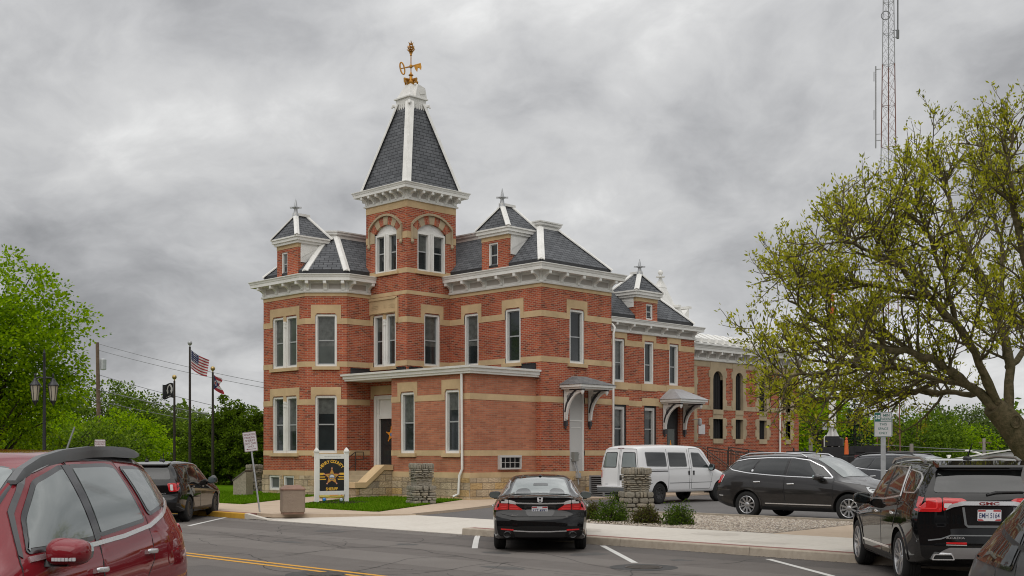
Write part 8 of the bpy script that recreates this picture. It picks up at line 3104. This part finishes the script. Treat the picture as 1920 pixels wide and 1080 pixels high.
m.box(xt(1556), xt(1564), -.02, .3, zt(565), zt(552))
m.build('boom_tip', mat('safety_orange', (.55, .10, .02), .5), t)
m = MB()
m.box(xt(1552), xt(1556), 0, .3, zt(620), zt(545))
m.box(xt(1560), xt(1563), 0, .3, zt(620), zt(560))
m.build('boom_arm', M['trim'], t)
q = at_d(1625, 50)
t = thing('trailer', 'long black sided trailer behind the grey SUV and red bin', 'trailer', (q.x, q.y, .07), facing(q))
k2 = 50 / FPX
m = MB()
zt2 = lambda py: EYE - (py - HORY) * k2 - .07
m.box((1594 - 1625) * k2, (1662 - 1625) * k2, 0, 2.0, zt2(862), zt2(836))
m.box((1594 - 1625) * k2, (1662 - 1625) * k2, -.05, 0, zt2(848), zt2(845))
for px in (1604, 1622, 1640):
 m.box((px - 1625) * k2, (px + 1.5 - 1625) * k2, -.08, 0, zt2(862), zt2(838))
m.build('side_panel', M['trim'], t)
m = MB()
for x in (-.3, .5):
 m.lathe([(.2, -.12), (.38, -.12), (.4, -.09), (.4, .09), (.38, .12), (.2, .12)], (x, .3, .40), 18, axis='y')
m.build('wheel', M['tyre'], t)
m = MB()
m.box((1594 - 1625) * k2, (1662 - 1625) * k2, .2, 1.8, .55, zt2(861))
m.build('chassis', M['dark'], t)
q = at_d(1604, 45)
t = thing('skip', 'red tapered skip with a white label behind the charcoal SUV', 'skip', (q.x, q.y, .07), facing(q))
k2 = 45 / FPX
zt3 = lambda py: EYE - (py - HORY) * k2 - .07
m = MB()
m.prism([((1590 - 1604) * k2, zt3(855)), ((1617 - 1604) * k2, zt3(855)), ((1612 - 1604) * k2, zt3(868)), ((1604 - 1604) * k2, zt3(892)), ((1596 - 1604) * k2, zt3(892))], lambda a, b, d: Vector((a, d, b)), 0, 1.0)
m.box((1589 - 1604) * k2, (1618 - 1604) * k2, -.04, 1.04, zt3(856), zt3(853.5))
m.box(-.2, .2, .1, .9, 0, zt3(892))
m.build('hopper', mat('skip_red', (.38, .015, .02), .45), t)
m = MB()
m.box((1600 - 1604) * k2, (1607 - 1604) * k2, -.012, 0, zt3(862), zt3(857.5))
m.build('label_plate', M['sign_white'], t)
q = at_d(1587, 44.0)
t = thing('traffic_post', 'orange and white striped traffic delineator beside the red skip', 'traffic cone', (q.x, q.y, .07), facing(q))
k2 = 44 / FPX
zt4 = lambda py: EYE - (py - HORY) * k2 - .07
m = MB()
m.lathe([(.085, zt4(852)), (.06, zt4(826)), (.03, zt4(825)), (.03, zt4(823)), (.05, zt4(822)), (.02, zt4(820))], n=12)
m.build('tube', mat('cone_orange', (.62, .12, .02), .5), t)
for a, b in ((841.5, 837), (833, 830)):
 m = MB()
 m.lathe([(.081 - .001 * (852 - a), zt4(a)), (.081 - .001 * (852 - b), zt4(b))], n=12, cap=False)
 m.build('reflective_band', M['sign_white'], t)
m = MB()
m.box(-.06, .06, -.06, .06, 0, zt4(852))
m.box(-.2, .2, -.2, .2, 0, .06)
m.build('stand', M['trim'], t)
# unseen shop rows added behind the photographer to darken reflections in paint and glass
M['shop_brick'] = brick_mat('dark_shop_brick', [(.10, .05, .035), (.16, .08, .05), (.13, .06, .04)], (.14, .12, .10), seed=9)
for i, (y0, y1, h, lab) in enumerate(((-52, -24, 8.5, 'two storey dark brick shop row added unseen across the street to darken reflections'), (-23.6, 4, 10.0, 'tallest dark brick shop row added unseen across the street to darken reflections'), (4.4, 40, 7.5, 'longest dark brick shop row added unseen across the street to darken reflections'))):
 t = thing('reflection_shop_row', lab, 'building', (-16, (y0 + y1) / 2, 0))
 hw = (y1 - y0) / 2
 F = Fr((0, 0, 0), (0, 1, 0), (1, 0, 0))
 hs = []
 u = -hw + 1.2
 while u < hw - 2:
  hs += [(u, u + 2.4, .5, 2.9), (u + .3, u + 1.3, 4.4, 6.3)]
  u += 3.2
 b = MB()
 wall(b, F, -hw, hw, 0, h, hs, reveal=.15)
 for u in (-hw, hw):
  b.face([(0, u, 0), (-12, u, 0), (-12, u, h), (0, u, h)], [(0, 0), (12, 0), (12, h), (0, h)])
 b.face([(0, -hw, h), (0, hw, h), (-12, hw, h), (-12, -hw, h)], [(0, 0), (1, 0), (1, 1), (0, 1)])
 b.face([(-12, -hw, 0), (-12, hw, 0), (-12, hw, h), (-12, -hw, h)], [(0, 0), (30, 0), (30, h), (0, h)])
 b.build('wall', M['shop_brick'], t)
 for q in hs:
  g = MB()
  fbox(g, F, *q, -.14, -.12)
  g.build('window', M['glass'], t)
 g = MB()
 fbox(g, F, -hw - .1, hw + .1, h - .4, h + .1, -.3, .25)
 g.build('cornice', M['stone_grey'], t)
# trees and shrubs
def leaf_mat(name, col, trans=0.35, rough=0.6):
 m = bpy.data.materials.new(name)
 m.use_nodes = True
 t = m.node_tree
 b = t.nodes['Principled BSDF']
 b.inputs['Base Color'].default_value = (*col, 1)
 b.inputs['Roughness'].default_value = rough
 b.inputs['Specular IOR Level'].default_value = 0.05
 tr = nd(t, 'ShaderNodeBsdfTranslucent')
 tr.inputs['Color'].default_value = (col[0] * 1.25, col[1] * 1.25, col[2] * 0.9, 1)
 mx = nd(t, 'ShaderNodeMixShader')
 mx.inputs[0].default_value = trans
 t.links.new(b.outputs[0], mx.inputs[1])
 t.links.new(tr.outputs[0], mx.inputs[2])
 t.links.new(mx.outputs[0], t.nodes['Material Output'].inputs['Surface'])
 return m
M['bark'] = mat('tree_bark', (0.15, 0.118, 0.07), 0.95, spec=.1, var=.35, vscale=9, vcol=(.055, .052, .026), bump=1.0, bscale=34, detail=8)
M['bark_dark'] = mat('dark_tree_bark', (0.040, 0.033, 0.026), 0.95, var=.3, vscale=6)
LV = {
 'bud': [leaf_mat('bud_leaf_%s' % n, c) for n, c in (('a', (.34, .345, .02)), ('b', (.225, .24, .015)), ('c', (.46, .44, .04)), ('d', (.13, .14, .015)))],
 'maple': [leaf_mat('maple_leaf_%s' % n, c, .5) for n, c in (('a', (.22, .345, .004)), ('b', (.15, .26, .004)), ('c', (.31, .44, .007)), ('d', (.075, .145, .004)))],
 'mid': [leaf_mat('spring_leaf_%s' % n, c) for n, c in (('a', (.125, .195, .016)), ('b', (.08, .135, .013)), ('c', (.18, .255, .022)), ('d', (.045, .082, .010)))],
 'pale': [leaf_mat('pale_leaf_%s' % n, c) for n, c in (('a', (.12, .17, .045)), ('b', (.085, .125, .035)), ('c', (.16, .20, .06)), ('d', (.06, .085, .03)))],
 'ever': [leaf_mat('evergreen_leaf_%s' % n, c, .35) for n, c in (('a', (.10, .165, .010)), ('b', (.065, .11, .008)), ('c', (.16, .235, .014)), ('d', (.03, .052, .006)))],
 'spruce': [leaf_mat('spruce_leaf_%s' % n, c, .1) for n, c in (('a', (.018, .038, .018)), ('b', (.012, .026, .013)), ('c', (.028, .052, .024)), ('d', (.008, .018, .010)))],
 'shrub': [leaf_mat('shrub_leaf_%s' % n, c) for n, c in (('a', (.075, .13, .012)), ('b', (.05, .09, .010)), ('c', (.11, .17, .018)), ('d', (.035, .06, .010)))],
 'redshrub': [leaf_mat('brown_shrub_leaf_%s' % n, c) for n, c in (('a', (.085, .085, .018)), ('b', (.075, .055, .022)), ('c', (.10, .13, .02)), ('d', (.045, .035, .016)))],
}
def rvec(r):
 z = r.uniform(-1, 1)
 a = r.uniform(0, 6.2832)
 s = math.sqrt(1 - z * z)
 return Vector((s * math.cos(a), s * math.sin(a), z))
def leaf(mb, p, d, n, l, w, mi):
 s = d.cross(n)
 if s.length < 1e-4:
  s = d.orthogonal()
 s = s.normalized() * (w / 2)
 m_ = p + d * (l * .5)
 mb.face([p, m_ - s, p + d * l, m_ + s], mi=mi)
def branch_path(r, p0, d0, length, n, wob, lift):
 P = [Vector(p0)]
 d = Vector(d0).normalized()
 for i in range(n):
  d = (d + rvec(r) * wob + Vector((0, 0, lift))).normalized()
  P.append(P[-1] + d * (length / n))
 return P
# the big budding tree on the right, seen against the sky
def budding_tree():
 r = random.Random(21)
 D0 = 22.5
 base = at_d(1985, D0)
 t = thing('budding_tree', 'wide spreading tree with bare limbs and small yellow green buds', 'tree', (base.x, base.y, .1), 0)
 wood, twig, lv = MB(), MB(), MB()
 o = Vector((base.x, base.y, .1))
 def pt(px, py, dd):
  return at_d(px, D0 + dd, py) - o
 trunk = [Vector((0, 0, 0)), pt(1958, 900, 0), pt(1925, 838, -.1), pt(1890, 790, -.1), pt(1862, 762, -.2)]
 wood.tube([trunk[0] + (trunk[1] - trunk[0]) * -.05] + trunk, [.50, .40, .31, .27, .245, .20], 14)
 limbs = [
  ([(1862, 762, -.2), (1826, 728, -.3), (1772, 690, -.5), (1715, 662, -.8), (1650, 652, -1.2), (1580, 634, -1.5), (1520, 596, -1.7), (1474, 556, -1.9)], .13, 1.0),
  ([(1826, 728, -.3), (1760, 712, .3), (1682, 690, .8), (1605, 688, 1.2), (1530, 678, 1.5), (1462, 655, 1.6)], .085, 1.0),
  ([(1872, 770, -.15), (1848, 700, -.6), (1800, 622, -1.0), (1745, 560, -1.4), (1692, 502, -1.7), (1650, 445, -2.0), (1618, 400, -2.1)], .125, 1.0),
  ([(1888, 788, -.1), (1892, 690, .4), (1868, 590, .9), (1832, 500, 1.3), (1792, 420, 1.6), (1768, 335, 1.8), (1742, 290, 1.8)], .135, 1.0),
  ([(1925, 838, -.1), (1944, 690, -.4), (1936, 550, -.8), (1905, 420, -1.0), (1893, 310, -1.1), (1902, 240, -1.1)], .16, 1.0),
  ([(1840, 738, -.25), (1790, 738, .5), (1720, 735, 1.3), (1640, 738, 2.0), (1560, 745, 2.4), (1500, 758, 2.6), (1452, 772, 2.8)], .075, 1.0),
  ([(1745, 560, -1.4), (1660, 540, -.8), (1585, 525, -.3), (1520, 512, .1), (1455, 515, .4)], .06, 1.0),
  ([(1715, 662, -.8), (1650, 610, -.2), (1590, 560, .5), (1530, 520, 1.2)], .055, 1.0),
  ([(1800, 622, -1.0), (1770, 520, -1.6), (1735, 430, -2.2), (1715, 350, -2.6)], .06, 1.0),
  ([(1868, 590, .9), (1880, 480, 1.9), (1860, 380, 2.6), (1850, 290, 2.9)], .06, 1.0),
  ([(1760, 712, .3), (1700, 740, 1.4), (1630, 738, 2.3), (1560, 720, 2.8)], .05, .8),
  ([(1936, 550, -.8), (2000, 470, -1.2), (2050, 380, -1.4), (2080, 280, -1.4)], .10, .6),
  ([(1925, 838, -.1), (1990, 740, .8), (2070, 640, 1.6), (2150, 560, 2.0), (2220, 510, 2.2)], .14, .6),
  ([(1944, 690, -.4), (2020, 640, -1.8), (2100, 590, -2.8), (2170, 560, -3.2)], .09, .6),
  ([(1892, 690, .4), (1960, 600, 1.9), (2010, 490, 2.9), (2040, 400, 3.4)], .08, .6),
  ([(1692, 502, -1.7), (1640, 475, -2.6), (1590, 455, -3.1), (1540, 460, -3.4)], .045, .9),
  ([(1650, 652, -1.2), (1590, 680, -2.4), (1520, 700, -3.2), (1440, 705, -3.6)], .05, .9),
 ]
 starts = []
 for pts, r0, dens in limbs:
  P = [pt(*q) for q in pts]
  Q = []
  for i in range(len(P) - 1):
   p0, p1, p2, p3 = P[max(i - 1, 0)], P[i], P[i + 1], P[min(i + 2, len(P) - 1)]
   for k in range(4):
    s = k / 4
    v = .5 * ((2 * p1) + (p2 - p0) * s + (2 * p0 - 5 * p1 + 4 * p2 - p3) * s * s + (3 * p1 - p0 - 3 * p2 + p3) * s ** 3)
    Q.append(v + rvec(r) * .035)
  Q.append(P[-1])
  n = len(Q)
  rad = [r0 * .68 * (1 - i / (n - 1)) ** .8 + .010 for i in range(n)]
  wood.tube(Q, [q * r.uniform(.88, 1.12) for q in rad], 9)
  starts.append((Q, rad, dens))
 ncl = [0]
 def cluster(p, d, k, spread=.09):
  ncl[0] += 1
  for _ in range(k):
   dd = (d * .7 + rvec(r) * .9 + Vector((0, 0, .35))).normalized()
   q = p + rvec(r) * spread * r.random()
   leaf(lv, q, dd, rvec(r), r.uniform(.035, .115), r.uniform(.018, .05), r.choice((0, 0, 0, 1, 1, 2, 2, 3)))
 def grow(P, rad, lvl, dens):
  L = sum((b - a).length for a, b in zip(P, P[1:]))
  step = (.165, .12, .10)[lvl]
  n = int(L / step * dens)
  for i in range(n):
   f_ = r.uniform(.18 if lvl == 0 else .08, 1.0)
   k = min(len(P) - 2, int(f_ * (len(P) - 1)))
   p = P[k].lerp(P[k + 1], f_ * (len(P) - 1) - k)
   t_ = (P[k + 1] - P[k]).normalized()
   side = t_.cross(rvec(r))
   if side.length < .05:
    continue
   side.normalize()
   d = (t_ * r.uniform(.35, .9) + side * r.uniform(.5, 1.0) + Vector((0, 0, r.uniform(-.1, .45)))).normalized()
   r1 = min(rad[k] * .55, (.026, .010, .006)[lvl])
   if lvl == 0:
    l = r.uniform(.45, 1.7) * (1.15 - .5 * f_)
    Q = branch_path(r, p, d, l, 6, .22, .05)
    rr = [r1 * (1 - j / 7) + .0045 for j in range(7)]
    wood.tube(Q, rr, 5)
    grow(Q, rr, 1, dens)
   elif lvl == 1:
    l = r.uniform(.22, .62)
    Q = branch_path(r, p, d, l, 4, .25, .07)
    rr = [r1 * (1 - j / 5) + .003 for j in range(5)]
    twig.tube(Q, rr, 4, cap=False)
    for j in (1, 2, 3, 4):
     if r.random() < (.42 if j < 4 else 1.0):
      cluster(Q[j], (Q[j] - Q[j - 1]).normalized(), r.randint(3, 6))
    for j in range(r.randint(1, 2)):
     k2 = r.randint(1, 3)
     d2 = ((Q[k2 + 1] - Q[k2]).normalized() + rvec(r) * .8 + Vector((0, 0, .2))).normalized()
     Q2 = branch_path(r, Q[k2], d2, r.uniform(.10, .26), 2, .2, .1)
     twig.tube(Q2, [.0045, .0035, .002], 3, cap=False)
     cluster(Q2[-1], d2, r.randint(3, 6))
  p, d = P[-1], (P[-1] - P[-2]).normalized()
  cluster(p, d, 6)
 for Q, rad, dens in starts:
  grow(Q, rad, 0, dens)
 k = pt(1905, 790, -.36)
 kd = (Vector((0, 0, EYE)) - (k + o)).normalized()
 ka, kb = kd.cross(Vector((0, 0, 1))).normalized(), Vector((0, 0, 1))
 wood.tube([k + ka * .085 * math.cos(a) + kb * .115 * math.sin(a) for a in [2 * math.pi * i / 14 for i in range(15)]], .022, 6)
 w_ = wood.build('trunk', M['bark'], t, smooth=True, angle=60)
 twig.build('twigs', M['bark'], t)
 lv.build('leaves', LV['bud'], t)
 print('budding tree leaves', len(lv.f), 'clusters', ncl[0], 'wood', len(wood.f), 'twig', len(twig.f))
 return t
budding_tree()
# general broadleaf crowns built from leaf clumps on limbs
def leafy_tree(name, label, loc, H, Rx, kind, n_cl, leaf_l, seed, trunk_r=.22, crown_z=.28, shape=1.0, per=26, Rz=None, group=None, bark='bark_dark', spread=.5, up=.25, dens_in=.35, cat='tree'):
 r = random.Random(seed)
 t = thing(name, label, cat, loc, r.uniform(0, 6), group)
 z0 = H * crown_z
 cz = (z0 + H) / 2
 rz = Rz or (H - z0) / 2
 wood, lv = MB(), MB()
 P = branch_path(r, (0, 0, -.1), (0, 0, 1), H * .72, 7, .06, .1)
 wood.tube(P, [trunk_r * (1 - .11 * i) for i in range(8)], 8)
 cents = []
 for i in range(n_cl):
  v = rvec(r)
  f_ = r.uniform(dens_in, 1.0) ** .6
  bump = 1 + .16 * math.sin(3.1 * v.x + seed) * math.sin(2.7 * v.y + 1.3 * seed) + r.uniform(-.10, .10)
  prof = 1.0
  if shape > 1 and v.z > 0:
   prof = 1 - (shape - 1) * v.z
  c = Vector((v.x * Rx * prof, v.y * Rx * prof, v.z * rz)) * f_ * bump + Vector((0, 0, cz))
  cents.append((c, v))
 for i in range(0, n_cl, max(1, n_cl // 46)):
  c, v = cents[i]
  k = min(6, max(2, int((c.z / H) * 7)))
  a = P[k - 1]
  m1 = a.lerp(c, .5) + Vector((0, 0, .12 * (c - a).length)) + rvec(r) * .15
  wood.tube([a, a.lerp(m1, .5) + rvec(r) * .06, m1, c], [trunk_r * .34, trunk_r * .26, trunk_r * .15, .012], 5)
 for c, v in cents:
  cr = Rx * r.uniform(.10, .20) * spread * 2
  for k in range(per):
   u = rvec(r)
   p = c + Vector((u.x * cr, u.y * cr, u.z * cr * .62)) * r.random() ** .5
   d = (u + v * .5 + Vector((0, 0, r.uniform(-.6, up)))).normalized()
   nrm = (Vector((0, 0, 1)) + rvec(r) * .8).normalized()
   l = leaf_l * r.uniform(.7, 1.3)
   leaf(lv, p, d, nrm, l, l * r.uniform(.6, .95), r.choice((0, 0, 0, 1, 1, 2, 3)))
 wood.build('trunk', M[bark], t, smooth=True, angle=60)
 lv.build('crown', LV[kind], t)
 return t
def dpos(px, d, z=-.03):
 v = at_d(px, d)
 return (v.x, v.y, z)
def top_h(py, d):
 return EYE - (py - HORY) * d / FPX
leafy_tree('maple_tree', 'bright green full crowned maple behind the street lamp', dpos(-20, 48), top_h(482, 48) + .1, 4.05, 'maple', 900, .145, 4, trunk_r=.32, crown_z=.16, per=44, spread=.44, dens_in=.2)
for i, (px, d, ytop, rx, lab) in enumerate(((395, 63, 772, 1.7, 'dark evergreen shrub tree behind the right flagpole'), (437, 62, 742, 1.6, 'tallest dark evergreen, pointed, left of the brick building'), (480, 61, 768, 1.6, 'dark evergreen touching the left end of the brick building'), (374, 66, 815, 1.5, 'low dark evergreen behind the tall flagpole'), (520, 64, 775, 1.7, 'dark evergreen mostly hidden behind the brick building'))):
 leafy_tree('evergreen_tree', lab, dpos(px, d), top_h(ytop, d), rx, 'ever', 380, .12, 30 + i, trunk_r=.14, crown_z=.02, per=40, shape=1.45, group='evergreens beside the brick building', spread=.5, up=.6)
for i, (px, d, ytop, rx, kind, lab) in enumerate((
  (150, 70, 790, 4.0, 'mid', 'mid green rounded tree behind the second reserved parking sign'),
  (228, 76, 772, 3.4, 'maple', 'light green shrubby tree left of the police SUV'),
  (90, 78, 770, 4.5, 'maple', 'light green tree low behind the street lamp post'),
  (205, 120, 712, 5.0, 'mid', 'tall dark green tree right of the wooden utility pole'),
  (262, 130, 748, 5.5, 'pale', 'pale green tree behind the left flagpole'),
  (318, 125, 775, 4.0, 'mid', 'dark green tree between the left and the tall flagpole'),
  (345, 140, 765, 4.5, 'pale', 'pale green tree behind the tallest flagpole'),
  (310, 95, 822, 2.4, 'maple', 'low bright green bush tree behind the police SUV roof'),
  (30, 110, 700, 7.0, 'mid', 'green tree far behind the maple at the left edge'),
  (388, 150, 790, 4.0, 'pale', 'pale distant tree behind the right flagpole'),
  (520, 130, 770, 5.0, 'mid', 'distant green tree hidden behind the brick building'))):
 leafy_tree('broadleaf_tree', lab, dpos(px, d), top_h(ytop, d), rx, kind, int(260 * max(.6, rx / 4)), .18 if d < 100 else .26, 60 + i, trunk_r=.2, crown_z=.04, per=34, group='background trees on the left', spread=.5)
for i, (px, d, ytop, rx, kind, lab) in enumerate((
  (1520, 75, 735, 3.6, 'maple', 'bright green tree just right of the jail wing'),
  (1478, 92, 720, 4.0, 'mid', 'green tree hidden behind the end of the jail wing'),
  (1700, 95, 770, 5.0, 'mid', 'dark green broad tree behind the radio mast foot'),
  (1748, 100, 790, 4.6, 'maple', 'rounded bright green tree behind the black SUV roof'),
  (1805, 105, 758, 4.4, 'pale', 'thin topped pale green tree above the white shed'),
  (1850, 108, 795, 4.2, 'mid', 'low green tree behind the grey crossarm pole'),
  (1905, 110, 800, 5.0, 'pale', 'pale green tree at the right edge behind the budding trunk'),
  (1648, 120, 795, 4.0, 'pale', 'pale distant tree behind the green parking sign'),
  (1960, 110, 770, 5.5, 'mid', 'green tree beyond the right edge'))):
 leafy_tree('broadleaf_tree', lab, dpos(px, d), top_h(ytop, d), rx, kind, int(260 * max(.6, rx / 4)), .22, 90 + i, trunk_r=.2, crown_z=.04, per=34, group='background trees on the right', spread=.5)
def conifer(label, loc, H, Rb, seed):
 r = random.Random(seed)
 t = thing('spruce_tree', label, 'tree', loc, 0)
 w, lv = MB(), MB()
 w.tube([(0, 0, -.1), (0, 0, H)], [.18, .02], 7)
 z = .6
 while z < H - .1:
  rr = Rb * (1 - z / H) ** .85 * r.uniform(.85, 1.12)
  n = 9
  for k in range(n):
   a = 2 * math.pi * k / n + z * 3 + r.uniform(-.2, .2)
   l = rr * r.uniform(.75, 1.1)
   d = Vector((math.cos(a), math.sin(a), -.22))
   w.tube([(0, 0, z), d * l + Vector((0, 0, z + l * .1))], [.03, .01], 4, cap=False)
   for q in range(max(4, int(l * 16))):
    f_ = r.uniform(.15, 1.0)
    p = d * l * f_ + Vector((0, 0, z)) + rvec(r) * .10
    leaf(lv, p, (d + rvec(r) * .8 + Vector((0, 0, -.4))).normalized(), rvec(r), r.uniform(.14, .28), .08, r.choice((0, 0, 1, 1, 2, 3)))
  z += .30
 w.build('trunk', M['bark_dark'], t)
 lv.build('crown', LV['spruce'], t)
 return t
conifer('dark drooping spruce behind the raised white boom', dpos(1603, 72), top_h(738, 72), 2.3, 5)
r = random.Random(77)
lv = MB()
for i in range(5200):
 px = r.uniform(-150, 2100)
 d = r.uniform(170, 230)
 v = at_d(px, d)
 h = 5.5 + 2.5 * math.sin(px * .021) + 1.8 * math.sin(px * .057 + 1)
 c = Vector((v.x, v.y, r.uniform(0, 1) ** .7 * h))
 for k in range(5):
  p = c + rvec(r) * 1.0
  leaf(lv, p, rvec(r), rvec(r), r.uniform(.7, 1.3), r.uniform(.5, .9), r.choice((0, 0, 1, 1, 2, 3)))
o = lv.build('far_wood', LV['mid'])
tag(o, 'distant band of green woodland along the horizon', 'woodland', kind='stuff')
# low shrubs at the gravel bed
def shrub(label, px, py, w, h, kind, seed, n=1500):
 r = random.Random(seed)
 q = gpt(px, py, .145)
 t = thing('shrub', label, 'shrub', (q.x, q.y, .12), 0, 'low shrubs at the gravel bed')
 lv, st = MB(), MB()
 for i in range(90):
  v = rvec(r)
  v.z = abs(v.z) * .95 + .05
  k = 1 + .18 * math.sin(4 * v.x + seed) * math.sin(3.5 * v.y + 2 * seed) + r.uniform(-.12, .08)
  d = Vector((v.x * w / 2, v.y * w / 2, v.z * h)) * k
  st.tube([Vector((v.x * .05, v.y * .05, 0)), d * .5 + Vector((0, 0, .04)), d], [.007, .005, .002], 4, cap=False)
  for q in range(n // 80):
   p = d * r.uniform(.55, 1.04) + rvec(r) * .075
   if p.z < .02:
    continue
   l = r.uniform(.028, .058)
   leaf(lv, p, (v * .7 + rvec(r)).normalized(), rvec(r), l, l * .6, r.choice((0, 0, 1, 1, 2, 3)))
 st.build('stems', M['bark_dark'], t)
 lv.build('foliage', LV[kind], t)
shrub('bright green round shrub left of the gravel bed pier', 1147, 977, .84, .60, 'shrub', 1, 3200)
shrub('small reddish brown green shrub in front of the gravel bed pier', 1212, 981, .66, .42, 'redshrub', 2, 2200)
shrub('green shrub with brown lower twigs at the start of the gravel', 1272, 984, .74, .52, 'shrub', 3, 2800)
shrub('green shrub partly hidden behind the black sedan', 1104, 974, .62, .50, 'redshrub', 4, 2200)
mb = MB()
r = random.Random(15)
for i in range(2600):
 x, y = r.uniform(21.5, 23.6), r.uniform(16.4, 20.7)
 if math.hypot((x - 22.4) / 1.1, (y - 18.6) / 2.2) > r.uniform(.6, 1.1):
  continue
 l = r.uniform(.02, .045)
 leaf(mb, Vector((x, y, .155)), (rvec(r) + Vector((0, 0, .6))).normalized(), rvec(r), l, l * .6, r.choice((0, 1, 3)))
o = mb.build('ground_cover', LV['redshrub'])
tag(o, 'low weeds and leaf litter around the shrubs', 'ground cover', kind='stuff')
sheet('mulch_bed', [(22.3 + 1.0 * math.cos(a), 18.7 + 2.1 * math.sin(a)) for a in [2 * math.pi * k / 18 for k in range(18)]], .1475, M['mulch'])
